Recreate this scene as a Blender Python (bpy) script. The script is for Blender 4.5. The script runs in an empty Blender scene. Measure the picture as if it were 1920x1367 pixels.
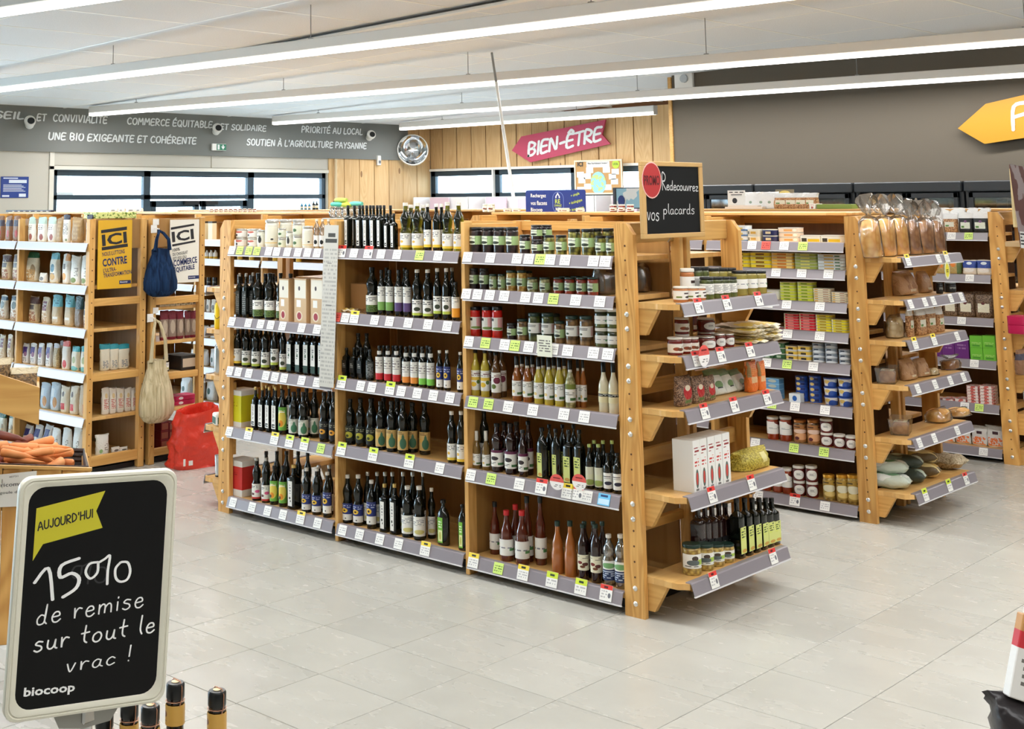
import bpy, math, random
from mathutils import Vector, Matrix
random.seed(7)
D = bpy.data; SC = bpy.context.scene
COL = SC.collection
# ---------------------------------------------------------------- camera
CF, CX, CY = 2455.8056, 706.2122, 62.3504
YAW, PIT, ROL = 0.7814, -0.1276, -0.0078
CAMZ = 1.75
def _mm(a, b): return [[sum(a[i][k]*b[k][j] for k in range(3)) for j in range(3)] for i in range(3)]
c_, s_ = math.cos(YAW), math.sin(YAW)
R0 = [[c_, s_, 0], [0, 0, -1], [-s_, c_, 0]]
cp, sp = math.cos(PIT), math.sin(PIT)
RP = [[1, 0, 0], [0, cp, -sp], [0, sp, cp]]
cr, sr = math.cos(ROL), math.sin(ROL)
RR = [[cr, -sr, 0], [sr, cr, 0], [0, 0, 1]]
RW = _mm(RR, _mm(RP, R0))          # rows: right, down, forward
cam_d = D.cameras.new('camera'); cam = D.objects.new('camera', cam_d); COL.objects.link(cam)
cam_d.sensor_fit = 'HORIZONTAL'; cam_d.sensor_width = 36; cam_d.lens = 36*CF/1920
cam_d.shift_x = (960-CX)/1920; cam_d.shift_y = (CY-683.5)/1920
cam_d.clip_start = .05; cam_d.clip_end = 200
cam.matrix_world = Matrix(((RW[0][0], -RW[1][0], -RW[2][0], 0), (RW[0][1], -RW[1][1], -RW[2][1], 0),
                           (RW[0][2], -RW[1][2], -RW[2][2], CAMZ), (0, 0, 0, 1)))
SC.camera = cam
# ---------------------------------------------------------------- world, exposure
SC.view_settings.view_transform = 'Standard'; SC.view_settings.look = 'None'
SC.view_settings.gamma = 1; SC.view_settings.use_curve_mapping = False
SC.view_settings.exposure = 0.0
SC.cycles.max_bounces = 8; SC.cycles.diffuse_bounces = 3; SC.cycles.transmission_bounces = 6
SC.cycles.transparent_max_bounces = 12; SC.cycles.glossy_bounces = 3
W = D.worlds.new('sky'); SC.world = W; W.use_nodes = True
bgn = W.node_tree.nodes['Background']; bgn.inputs[0].default_value = (.66, .86, 1, 1); bgn.inputs[1].default_value = 13.0
LIGHT_PER_M = 14.5     # watts per metre of fluorescent line
# measured pixel -> known plane of the place
def ray(u, v):
    a, b = (u-CX)/CF, (v-CY)/CF
    return Vector([RW[0][i]*a+RW[1][i]*b+RW[2][i] for i in range(3)])
CC = Vector((0, 0, CAMZ))
def onY(u, v, y): d = ray(u, v); return CC+d*(y/d.y)
def onX(u, v, x): d = ray(u, v); return CC+d*(x/d.x)
def onZ(u, v, z): d = ray(u, v); return CC+d*((z-CAMZ)/d.z)
def pj(p):
    q = Vector(p)-CC; t = [sum(RW[i][k]*q[k] for k in range(3)) for i in range(3)]
    return CX+CF*t[0]/t[2], CY+CF*t[1]/t[2], t[2]
LIGHTS = []
def area_light(p, q, w, h, watts, up=False):
    p = Vector(p); q = Vector(q); L = (q-p).length
    ld = D.lights.new('tube_light', 'AREA'); ld.shape = 'RECTANGLE'; ld.size = L; ld.size_y = w
    ld.energy = watts*L; ld.color = (.99, .99, .99)
    o = D.objects.new('tube_light', ld); COL.objects.link(o)
    o.location = (p+q)/2; o.rotation_euler = (math.pi if up else 0, 0, math.atan2((q-p).y, (q-p).x)); o['kind'] = 'helper'
    return o
ZL = 2.88
def lz(u, v, z=ZL): return onZ(u, v, z)
def ext(p, q, x0, x1):
    f = lambda x: p+(q-p)*((x-p.x)/(q.x-p.x))
    return f(x0), f(x1)
TUBES = {'E': ext(lz(0, 30), lz(210, 0), -9.5, 2.5), 'A': ext(lz(0, 172), lz(1440, 4), -13.6, 2.5),
         'B': ext(lz(172, 218), lz(1920, 84), lz(172, 218).x, 2.5), 'C': ext(lz(470, 237), lz(1920, 145), -14.7, -.5),
         'D': ext(lz(727, 246), lz(1229, 215), -14.6, lz(1229, 215).x), 'F': (Vector((-7, 1.2, ZL)), Vector((2.5, 1.3, ZL)))}
for k_, (p_, q_) in TUBES.items():
    area_light(p_+Vector((0, 0, -.003)), q_+Vector((0, 0, -.003)), .05, .05, LIGHT_PER_M)
# ================================================================ helpers
def srgb(r, g, b):
    f = lambda c: ((c/255+.055)/1.055)**2.4 if c/255 > .04045 else c/255/12.92
    return (f(r), f(g), f(b), 1)
MATS = {}
class N:
    def __init__(s, name, rough=.5, spec=.5):
        s.m = D.materials.new(name); s.m.use_nodes = True; s.t = s.m.node_tree; s.n = s.t.nodes
        s.b = s.n['Principled BSDF']; s.b.inputs['Roughness'].default_value = rough
        s.b.inputs['Specular IOR Level'].default_value = spec; MATS[name] = s.m
    def add(s, typ, **kw):
        n = s.n.new(typ)
        for k, v in kw.items(): setattr(n, k, v)
        return n
    def link(s, a, b): s.t.links.new(a, b)
    def math(s, op, a, b=None, c=None):
        n = s.add('ShaderNodeMath', operation=op)
        for i, x in enumerate((a, b, c)):
            if x is None: continue
            if isinstance(x, (int, float)): n.inputs[i].default_value = x
            else: s.link(x, n.inputs[i])
        return n.outputs[0]
    def mix(s, f, a, b):
        n = s.add('ShaderNodeMix', data_type='RGBA')
        for i, x in ((0, f), (6, a), (7, b)):
            if isinstance(x, (int, float)): n.inputs[i].default_value = x
            elif isinstance(x, tuple): n.inputs[i].default_value = x
            else: s.link(x, n.inputs[i])
        return n.outputs[2]
    def ramp(s, f, stops):
        n = s.add('ShaderNodeValToRGB'); e = n.color_ramp.elements
        while len(e) < len(stops): e.new(.5)
        for x, (p, c) in zip(e, stops): x.position = p; x.color = c
        s.link(f, n.inputs[0]); return n.outputs[0]
    def col(s, c):
        i = s.b.inputs['Base Color']
        if isinstance(c, tuple): i.default_value = c
        else: s.link(c, i)
    def bump(s, h, strength=.3, dist=.01):
        n = s.add('ShaderNodeBump'); n.inputs['Strength'].default_value = strength; n.inputs['Distance'].default_value = dist
        s.link(h, n.inputs['Height']); s.link(n.outputs[0], s.b.inputs['Normal'])
    def noise(s, vec, scale, detail=3, dist=0):
        n = s.add('ShaderNodeTexNoise'); n.inputs['Scale'].default_value = scale; n.inputs['Detail'].default_value = detail
        n.inputs['Distortion'].default_value = dist
        if vec is not None: s.link(vec, n.inputs['Vector'])
        return n.outputs[0]
    def mapping(s, vec, scale, loc=None):
        n = s.add('ShaderNodeMapping'); n.inputs['Scale'].default_value = scale; s.link(vec, n.inputs['Vector'])
        if loc is not None: s.link(loc, n.inputs['Location'])
        return n.outputs[0]
    def objco(s, scale=(1, 1, 1)):
        tc = s.add('ShaderNodeTexCoord'); oi = s.add('ShaderNodeObjectInfo')
        r = s.math('MULTIPLY', oi.outputs['Random'], 37.0)
        return s.mapping(tc.outputs['Object'], scale, r), oi.outputs['Random']
def flat(name, c, rough=.5, metal=0, spec=.5, emit=0, coat=0, trans=0, alpha=1):
    if name in MATS: return MATS[name]
    n = N(name, rough, spec); n.col(c); n.b.inputs['Metallic'].default_value = metal
    if emit: n.b.inputs['Emission Color'].default_value = c; n.b.inputs['Emission Strength'].default_value = emit
    if coat: n.b.inputs['Coat Weight'].default_value = coat; n.b.inputs['Coat Roughness'].default_value = .08
    if trans: n.b.inputs['Transmission Weight'].default_value = trans
    return n.m
def film(name, tint, gloss=.25, rough=.12):
    # thin clear plastic or glass: mostly see-through with sharp reflections
    n = N(name); t = n.add('ShaderNodeBsdfTransparent'); t.inputs[0].default_value = tint
    g = n.add('ShaderNodeBsdfGlossy'); g.inputs['Roughness'].default_value = rough
    fr = n.add('ShaderNodeLayerWeight'); fr.inputs[0].default_value = .25
    f = n.math('ADD', n.math('MULTIPLY', fr.outputs['Fresnel'], .7), gloss*.4)
    m = n.add('ShaderNodeMixShader'); n.link(f, m.inputs[0]); n.link(t.outputs[0], m.inputs[1]); n.link(g.outputs[0], m.inputs[2])
    n.link(m.outputs[0], n.n['Material Output'].inputs['Surface']); return n.m
def wood(name, axis, c1, c2, rough=.42, scale=1.0, knots=False, cathedral=.5):
    n = N(name, rough, .4)
    sc = [22*scale]*3; sc['XYZ'.index(axis)] = 1.1*scale
    v, rnd = n.objco(tuple(sc))
    w = n.add('ShaderNodeTexNoise'); w.inputs['Scale'].default_value = 1.0; w.inputs['Detail'].default_value = 5; w.inputs['Distortion'].default_value = 1.2
    n.link(v, w.inputs['Vector'])
    sc2 = [9*scale]*3; sc2['XYZ'.index(axis)] = .9*scale
    v2, _ = n.objco(tuple(sc2))
    lo = n.noise(v2, .55, 2, .6)
    rings = n.math('ABSOLUTE', n.math('SINE', n.math('MULTIPLY', lo, 62.0)))
    f = n.math('ADD', n.math('MULTIPLY', w.outputs[0], 1-cathedral), n.math('MULTIPLY', n.math('POWER', rings, 2.2), cathedral*.62))
    c = n.ramp(f, [(.18, c2), (.62, c1)]) if cathedral < .3 else n.ramp(f, [(.12, c1), (.8, c2)])
    var = n.add('ShaderNodeHueSaturation'); n.link(c, var.inputs['Color'])
    n.link(n.math('ADD', n.math('MULTIPLY', rnd, .22), .89), var.inputs['Value'])
    out = var.outputs[0]
    if knots:
        vo = n.add('ShaderNodeTexVoronoi'); sk = [3.4]*3; sk['XYZ'.index(axis)] = 1.5
        vk, _ = n.objco(tuple(sk)); n.link(vk, vo.inputs['Vector']); vo.inputs['Scale'].default_value = 1.0
        k = n.math('LESS_THAN', vo.outputs['Distance'], .085)
        out = n.mix(n.math('MULTIPLY', k, .75), out, srgb(120, 74, 38))
    n.col(out); return n.m
# -- printed card, foil and paper: flat graphics over UV
def pmat(name, base, els=(), rough=.45, coat=0, crinkle=0, fab=None):
    if name in MATS: return MATS[name]
    n = N(name, rough); uv = n.add('ShaderNodeUVMap'); sx = n.add('ShaderNodeSeparateXYZ'); n.link(uv.outputs[0], sx.inputs[0])
    u, v = sx.outputs[0], sx.outputs[1]
    cur = base
    def rect(u0, u1, v0, v1):
        a = n.math('MULTIPLY', n.math('GREATER_THAN', u, u0), n.math('LESS_THAN', u, u1))
        b = n.math('MULTIPLY', n.math('GREATER_THAN', v, v0), n.math('LESS_THAN', v, v1))
        return n.math('MULTIPLY', a, b)
    if fab:
        tc = n.add('ShaderNodeTexCoord'); f = n.noise(tc.outputs['Object'], fab[0]*(3.2 if fab[0] >= 18 else 1), 2)
        cur = n.mix(n.math('GREATER_THAN', f, fab[2] if len(fab) > 2 else .5), base, fab[1])
    for e in els:
        k = e[0]; c = e[-1]
        if k == 'band': m = n.math('MULTIPLY', n.math('GREATER_THAN', v, e[1]), n.math('LESS_THAN', v, e[2]))
        elif k == 'rect': m = rect(*e[1:5])
        elif k == 'disc':
            a = n.math('POWER', n.math('DIVIDE', n.math('SUBTRACT', u, e[1]), e[3]), 2.0)
            b = n.math('POWER', n.math('DIVIDE', n.math('SUBTRACT', v, e[2]), e[4]), 2.0)
            m = n.math('LESS_THAN', n.math('ADD', a, b), 1.0)
        elif k == 'text':   # u0,u1,v0,v1,rows,cols
            rows, cols = e[5], e[6]*1.7
            fr = n.math('FRACT', n.math('MULTIPLY', v, float(rows)/(e[4]-e[3])))
            a = n.math('LESS_THAN', fr, .5)
            cb = n.add('ShaderNodeCombineXYZ')
            n.link(n.math('FLOOR', n.math('MULTIPLY', u, float(cols))), cb.inputs[0])
            n.link(n.math('FLOOR', n.math('MULTIPLY', v, float(rows)/(e[4]-e[3]))), cb.inputs[1])
            wn = n.add('ShaderNodeTexWhiteNoise'); n.link(cb.outputs[0], wn.inputs[0])
            m = n.math('MULTIPLY', n.math('MULTIPLY', a, n.math('GREATER_THAN', wn.outputs[0], .3)), rect(*e[1:5]))
        elif k == 'blob':
            tc = n.add('ShaderNodeTexCoord'); f = n.noise(tc.outputs['Object'], e[5]*2.5, 2)
            m = n.math('MULTIPLY', n.math('GREATER_THAN', f, .47), rect(*e[1:5]))
        cur = n.mix(m, cur, c)
    n.col(cur)
    if coat: n.b.inputs['Coat Weight'].default_value = coat; n.b.inputs['Coat Roughness'].default_value = .12
    if crinkle:
        tc = n.add('ShaderNodeTexCoord'); n.bump(n.noise(tc.outputs['Object'], crinkle, 3, .8), .55, .012)
    return n.m
def speck(name, c1, c2, scale, rough=.3, coat=.6, c3=None):
    # produce seen through glass: rounded blobs
    if name in MATS: return MATS[name]
    n = N(name, rough); tc = n.add('ShaderNodeTexCoord'); vo = n.add('ShaderNodeTexVoronoi'); vo.inputs['Scale'].default_value = scale
    n.link(tc.outputs['Object'], vo.inputs['Vector'])
    n.col(n.ramp(vo.outputs['Distance'], [(.15, c1), (.75, c2)]))
    n.b.inputs['Coat Weight'].default_value = coat; n.b.inputs['Coat Roughness'].default_value = .05
    return n.m
# -- mesh collector
class M:
    def __init__(s): s.v = []; s.f = []; s.uv = []; s.mi = []; s.cur = 0
    def quad(s, ids, uvs=None): s.f.append(tuple(ids)); s.uv.append(uvs); s.mi.append(s.cur)
    def box(s, x0, x1, y0, y1, z0, z1):
        b = len(s.v)
        s.v += [(x, y, z) for z in (z0, z1) for y in (y0, y1) for x in (x0, x1)]
        for q in ((0, 2, 3, 1), (4, 5, 7, 6), (0, 1, 5, 4), (2, 6, 7, 3), (0, 4, 6, 2), (1, 3, 7, 5)): s.quad([b+i for i in q])
        return s
    def cbox(s, x0, x1, y0, y1, z0, z1, c=.003):
        # box with all edges chamfered
        b = len(s.v); lo = (x0, y0, z0); hi = (x1, y1, z1); idx = {}
        for sx in (0, 1):
            for sy in (0, 1):
                for sz in (0, 1):
                    sg = (sx, sy, sz)
                    for ax in range(3):
                        p = [hi[i] if sg[i] else lo[i] for i in range(3)]
                        for i in range(3):
                            if i != ax: p[i] += -c if sg[i] else c
                        idx[sg+(ax,)] = len(s.v); s.v.append(tuple(p))
        for ax in range(3):
            o = [i for i in range(3) if i != ax]
            for d in (0, 1):
                ring = []
                for a, e in ((0, 0), (1, 0), (1, 1), (0, 1)):
                    g = [0, 0, 0]; g[ax] = d; g[o[0]] = a; g[o[1]] = e; ring.append(idx[tuple(g)+(ax,)])
                s.quad(ring)
            for a in (0, 1):
                for e in (0, 1):
                    g0 = [0, 0, 0]; g0[o[0]] = a; g0[o[1]] = e; g1 = list(g0); g1[ax] = 1
                    s.quad([idx[tuple(g0)+(o[0],)], idx[tuple(g1)+(o[0],)], idx[tuple(g1)+(o[1],)], idx[tuple(g0)+(o[1],)]])
        for sx in (0, 1):
            for sy in (0, 1):
                for sz in (0, 1): s.quad([idx[(sx, sy, sz, a)] for a in range(3)])
        return s
    def prism(s, pts, a, b, axis='Z'):
        # closed polygon extruded along an axis
        n = len(pts); base = len(s.v)
        for h in (a, b):
            for p, q in pts:
                s.v.append({'Z': (p, q, h), 'Y': (p, h, q), 'X': (h, p, q)}[axis])
        s.quad(list(range(base, base+n))[::-1]); s.quad(range(base+n, base+2*n))
        for i in range(n):
            j = (i+1) % n; s.quad([base+i, base+j, base+n+j, base+n+i])
        return s
    def lathe(s, prof, n=16, sq=0, cx=0, cy=0, cz=0, cap=True, sx=1, sy=1):
        # prof: (r, z); sq in 0..1 squares the section
        base = len(s.v)
        for r, z in prof:
            for i in range(n):
                a = 2*math.pi*(i+.5)/n; c, t = math.cos(a), math.sin(a)
                if sq:
                    p = 2+sq*10; k = (abs(c)**p+abs(t)**p)**(-1/p)
                    k = 1+(k-1)*min(1, r/max(x for x, _ in prof)*1.4-.3 if r < max(x for x, _ in prof)*.75 else 1) if True else k
                    k = max(k, 1)
                    c *= k; t *= k
                s.v.append((cx+r*c*sx, cy+r*t*sy, cz+z))
        for k in range(len(prof)-1):
            for i in range(n):
                j = (i+1) % n; s.quad([base+k*n+i, base+k*n+j, base+(k+1)*n+j, base+(k+1)*n+i])
        if cap:
            s.quad([base+i for i in range(n)][::-1]); m = base+(len(prof)-1)*n; s.quad([m+i for i in range(n)])
        return s
    def tube(s, pts, r, n=8, closed=False):
        pts = [Vector(p) for p in pts]; base = len(s.v); m = len(pts)
        for i, p in enumerate(pts):
            t = (pts[min(i+1, m-1)]-pts[max(i-1, 0)]).normalized()
            a = t.cross(Vector((0, 0, 1)))
            if a.length < .05: a = t.cross(Vector((1, 0, 0)))
            a.normalize(); b = t.cross(a); rr = r[i] if isinstance(r, (list, tuple)) else r
            for k in range(n):
                w = 2*math.pi*k/n; s.v.append(tuple(p+a*rr*math.cos(w)+b*rr*math.sin(w)))
        for i in range(m-1):
            for k in range(n):
                j = (k+1) % n; s.quad([base+i*n+k, base+i*n+j, base+(i+1)*n+j, base+(i+1)*n+k])
        s.quad([base+k for k in range(n)]); s.quad([base+(m-1)*n+k for k in range(n)][::-1])
        return s
    def mesh(s, name, mats, smooth=0, planar=None):
        me = D.meshes.new(name); me.from_pydata(s.v, [], s.f)
        for m in (mats if isinstance(mats, (list, tuple)) else [mats]): me.materials.append(m)
        if any(s.mi): me.polygons.foreach_set('material_index', s.mi)
        if any(s.uv) or planar:
            ul = me.uv_layers.new(name='UVMap')
            if planar:
                x0, x1, z0, z1 = planar; ax = 0
                for lp in me.loops:
                    c = me.vertices[lp.vertex_index].co; ul.data[lp.index].uv = ((c.x-x0)/(x1-x0), (c.z-z0)/(z1-z0))
            else:
                for p, q in zip(me.polygons, s.uv):
                    if q:
                        for li, w in zip(p.loop_indices, q): ul.data[li].uv = w
        me.validate(); 
        if smooth:
            me.polygons.foreach_set('use_smooth', [True]*len(me.polygons)); me.set_sharp_from_angle(angle=math.radians(smooth))
        me.update(); return me
def recalc(me):
    import bmesh
    b = bmesh.new(); b.from_mesh(me); bmesh.ops.recalc_face_normals(b, faces=b.faces); b.to_mesh(me); b.free(); return me
def ob(name, me, parent=None, loc=None, rot=None):
    o = D.objects.new(name, me); COL.objects.link(o)
    if loc is not None: o.location = loc
    if rot is not None: o.rotation_euler = rot if isinstance(rot, tuple) else (0, 0, rot)
    if parent: o.parent = parent
    return o
def tag(o, label, cat, group=None, kind=None):
    o['label'] = label; o['category'] = cat
    if group: o['group'] = group
    if kind: o['kind'] = kind
    return o
def struct(o): o['kind'] = 'structure'; return o
def part(name, m, mats, parent, smooth=0, planar=None, fix=False):
    me = m.mesh(name, mats, smooth, planar)
    if fix: recalc(me)
    return ob(name, me, parent)
ORD = 'first second third fourth fifth sixth seventh eighth ninth tenth eleventh twelfth thirteenth fourteenth fifteenth sixteenth'.split()
# -- lettering: built-in font and hand-drawn strokes
def font_mesh(txt, mat, shear=0, bold=0, space=1, align='LEFT'):
    c = D.curves.new('lettering', 'FONT'); c.body = txt; c.size = 1; c.shear = shear; c.offset = bold; c.space_character = space
    c.align_x = align; c.resolution_u = 2
    o = D.objects.new('tmp', c); COL.objects.link(o); dg = bpy.context.evaluated_depsgraph_get()
    me = D.meshes.new_from_object(o.evaluated_get(dg)); D.objects.remove(o); D.curves.remove(c)
    me.materials.clear(); me.materials.append(mat); return me
def place_text(me, parent, org, ex, ey, width=None, height=None, name='lettering'):
    # fit mesh (x right, y up) into world/parent frame: org lower left, ex/ey unit axes
    xs = [v.co.x for v in me.vertices]; ys = [v.co.y for v in me.vertices]
    x0, x1, y0, y1 = min(xs), max(xs), min(ys), max(ys)
    kx = width/(x1-x0) if width else height/(y1-y0); ky = height/(y1-y0) if height else kx
    org, ex, ey = Vector(org), Vector(ex).normalized(), Vector(ey).normalized(); nrm = ex.cross(ey)
    for v in me.vertices: p = org+ex*((v.co.x-x0)*kx)+ey*((v.co.y-y0)*ky)+nrm*v.co.z; v.co = p
    me.update(); return ob(name, me, parent)
G = {}
def glyphs(s):
    for ln in s.strip().split('\n'):
        k, w, r = ln.split(' ', 2)
        G[k] = (float(w), [[tuple(map(float, p.split(','))) for p in st.split()] for st in r.split('|')])
glyphs('''
A .7 0,0 .3,1 .66,0|.1,.36 .56,.38
B .66 .08,0 .06,1 .4,.98 .56,.8 .4,.56 .08,.52 .45,.5 .6,.25 .42,.03 .06,0
C .66 .6,.85 .42,1 .15,.85 .04,.5 .15,.12 .4,.0 .6,.12
D .7 .08,.02 .06,1 .4,.93 .62,.6 .5,.2 .05,.0
E .6 .56,.98 .08,.95 .05,.03 .56,.04|.08,.5 .48,.52
F .6 .6,.98 .08,.93 .05,.0|.08,.5 .48,.53
G .7 .62,.85 .42,1 .15,.87 .04,.5 .15,.1 .42,.02 .62,.18 .62,.45 .36,.43
H .7 .06,1 .05,0|.62,1 .6,0|.06,.5 .62,.52
I .22 .1,1 .1,0
J .5 .42,1 .42,.25 .3,.02 .12,.02 .03,.2
L .52 .07,1 .05,.03 .5,.04
M .85 .04,0 .12,1 .4,.4 .68,1 .8,0
N .72 .05,0 .08,1 .58,.05 .62,1
O .72 .36,1 .12,.86 .03,.5 .14,.12 .38,.0 .6,.15 .68,.52 .58,.88 .36,1
P .6 .06,0 .06,1 .42,.96 .56,.76 .42,.52 .07,.46
Q .74 .36,1 .12,.86 .03,.5 .14,.12 .38,.0 .6,.15 .68,.52 .58,.88 .36,1|.42,.26 .7,-.06
R .66 .06,0 .06,1 .42,.96 .56,.76 .4,.54 .08,.48 .6,0
S .6 .54,.86 .36,1 .12,.88 .12,.64 .45,.45 .54,.24 .4,.03 .16,.02 .03,.16
T .62 .02,.97 .6,1|.32,.97 .3,0
U .68 .06,1 .05,.28 .2,.02 .45,.03 .6,.28 .62,1
V .66 .04,1 .3,0 .62,1
X .66 .05,1 .6,0|.6,1 .04,0
Y .64 .04,1 .32,.5 .6,1|.32,.5 .28,0
Z .6 .05,.97 .56,1 .05,.03 .58,.05
É .6 .56,.98 .08,.95 .05,.03 .56,.04|.08,.5 .48,.52|.24,1.13 .42,1.32
È .6 .56,.98 .08,.95 .05,.03 .56,.04|.08,.5 .48,.52|.42,1.13 .24,1.32
Ê .6 .56,.98 .08,.95 .05,.03 .56,.04|.08,.5 .48,.52|.1,1.14 .3,1.32 .5,1.14
À .7 0,0 .3,1 .66,0|.1,.36 .56,.38|.42,1.13 .24,1.32
' .2 .1,1.02 .08,.75
- .5 .08,.45 .42,.5
1 .5 .05,.62 .38,1 .48,0
5 .62 .6,1 .2,.9 .16,.55 .42,.6 .58,.4 .5,.12 .2,-.06
% 1.25 .35,.85 .12,.85 .0,.6 .12,.36 .32,.5 .36,.8|.36,.82 .55,.9 .7,.97 .62,.5 .58,.05|.98,.66 .84,.5 .83,.2 .95,.03 1.15,.05 1.25,.3 1.2,.6 1.05,.67 .98,.66
a .52 .42,.42 .25,.5 .08,.36 .06,.12 .2,.0 .36,.12 .42,.44|.42,.44 .4,.12 .52,.02
c .46 .42,.4 .28,.5 .1,.38 .06,.15 .2,.0 .42,.1
d .56 .4,.4 .22,.48 .06,.3 .08,.06 .24,0 .4,.16 .46,.98|.46,.98 .4,.2 .5,.0
e .5 .08,.26 .4,.3 .36,.48 .18,.48 .06,.26 .12,.03 .3,-.02 .46,.1
i .2 .1,.48 .1,.04|.11,.68 .12,.73
l .24 .12,1 .1,.3 .2,.02
m .72 .06,.48 .06,0 .07,.3 .22,.48 .34,.4 .34,.02 .36,.3 .52,.48 .64,.38 .66,.02
o .52 .25,.5 .08,.38 .05,.14 .2,0 .38,.06 .46,.28 .38,.46 .25,.5
p .55 .1,.48 .06,-.45|.08,.3 .24,.5 .44,.4 .46,.18 .28,.02 .1,.12
r .44 .07,.5 .1,0 .12,.28 .26,.48 .42,.44
s .46 .4,.46 .2,.5 .08,.36 .34,.24 .38,.08 .2,-.02 .04,.06
t .46 .22,.92 .2,.2 .34,.02|.04,.52 .42,.56
u .54 .08,.48 .08,.14 .22,.02 .38,.14 .44,.48|.44,.48 .44,.1 .54,.02
v .48 .05,.5 .22,.0 .42,.5
z .46 .06,.46 .4,.46 .08,.02 .44,.02
b .52 .1,1 .08,.02|.09,.35 .26,.5 .44,.36 .42,.1 .24,0 .09,.08
h .52 .1,1 .08,0|.09,.32 .28,.5 .42,.36 .42,0
! .2 .1,1 .09,.3|.08,.06 .09,.02
+ .4 .2,.6 .2,.2|.04,.4 .36,.4
''')
def cr(pts, k=5):
    if len(pts) < 3: return pts
    P = [pts[0]]+list(pts)+[pts[-1]]; out = []
    for i in range(1, len(P)-2):
        for j in range(k):
            t = j/k; a, b, c, d = P[i-1], P[i], P[i+1], P[i+2]
            out.append(tuple(.5*(2*b[q]+(c[q]-a[q])*t+(2*a[q]-5*b[q]+4*c[q]-d[q])*t*t+(3*b[q]-a[q]-3*c[q]+d[q])*t**3) for q in (0, 1)))
    out.append(pts[-1]); return out
def strokes(txt, mat, w=.12, shear=0, soft=True, gap=.12, jit=0, brush=0, thick=0):
    m = M(); x = 0; rnd = random.Random(len(txt)*13+3)
    for ch in txt:
        if ch == ' ': x += .42; continue
        gw, sts = G[ch]; dy = rnd.uniform(-jit, jit)
        for st in sts:
            p = cr(st, 4) if soft else st
            p = [(x+a+b*shear, b+dy) for a, b in p]; n = len(p)
            for i in range(n-1):
                a, b = Vector(p[i]), Vector(p[i+1]); d = b-a
                if d.length < 1e-5: continue
                d.normalize(); q = Vector((-d.y, d.x)); ww = w*(1+brush*rnd.uniform(-.4, .4)); z = .0004*(len(m.f) % 7)
                h = ww/2; base = len(m.v); e = d*h*.35
                z = .00012*(len(m.f) % 9)
                for c in (a-e-q*h, b+e-q*h, b+e+q*h, a-e+q*h): m.v.append((c.x, c.y, z))
                m.quad(range(base, base+4))
            if soft:
                for c in (p[0], p[-1]):
                    base = len(m.v)
                    for k in range(8): m.v.append((c[0]+w/2*math.cos(k*math.pi/4), c[1]+w/2*math.sin(k*math.pi/4), .0012))
                    m.quad(range(base, base+8))
        x += gw+gap
    return m.mesh('lettering', mat)
# ================================================================ materials
WH = srgb(238, 236, 230)
m_postX = wood('pine_post', 'Z', srgb(228, 178, 104), srgb(182, 124, 56), .4, 1.0, False, .55)
m_post = wood('pine_upright', 'Z', srgb(230, 184, 112), srgb(196, 142, 72), .42, 1.2, False, .35)
m_railY = wood('pine_rail_across', 'Y', srgb(232, 186, 112), srgb(194, 140, 70), .42, 1.0, False, .3)
m_railX = wood('pine_rail_along', 'X', srgb(232, 186, 112), srgb(194, 140, 70), .42, 1.0, False, .3)
m_panel = wood('plywood_back_panel', 'Z', srgb(172, 130, 74), srgb(150, 108, 56), .5, .6, False, .1)
m_plank = wood('pine_wall_plank', 'Z', srgb(226, 192, 140), srgb(200, 156, 102), .6, .8, True, .4)
def shelf_mat(name, axis):
    n = N(name, .35, .5); v, rnd = n.objco((1, 1, 1) if axis == 'X' else (1, 1, 1))
    tc = n.add('ShaderNodeTexCoord'); mp = n.add('ShaderNodeMapping'); n.link(tc.outputs['Object'], mp.inputs['Vector'])
    if axis == 'Y': mp.inputs['Rotation'].default_value = (0, 0, math.pi/2)
    b = n.add('ShaderNodeTexBrick'); n.link(mp.outputs[0], b.inputs['Vector']); b.inputs['Scale'].default_value = 1
    b.inputs['Brick Width'].default_value = .34; b.inputs['Row Height'].default_value = .045; b.inputs['Mortar Size'].default_value = .0004
    b.inputs['Color1'].default_value = srgb(238, 198, 128); b.inputs['Color2'].default_value = srgb(212, 162, 92); b.inputs['Mortar'].default_value = srgb(206, 160, 100)
    g = n.noise(n.mapping(mp.outputs[0], (3, 60, 60)), 1, 4, .5)
    n.col(n.mix(n.math('MULTIPLY', g, .35), b.outputs[0], srgb(196, 138, 74))); return n.m
m_shelfX = shelf_mat('laminated_shelf_along', 'X'); m_shelfY = shelf_mat('laminated_shelf_across', 'Y')
m_rail = flat('price_rail_plastic', srgb(140, 133, 138), .28)
m_rail_daylit = flat('price_rail_daylit_plastic', srgb(208, 214, 226), .3)  # same rail with the daylight on the left-hand gondolas put into its colour
m_railedge = flat('price_rail_clear_edge', srgb(226, 224, 226), .2)
m_bolt = flat('zinc_bolt', srgb(225, 225, 222), .28, .9)
m_hole = flat('drilled_hole', srgb(92, 58, 30), .8)
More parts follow.
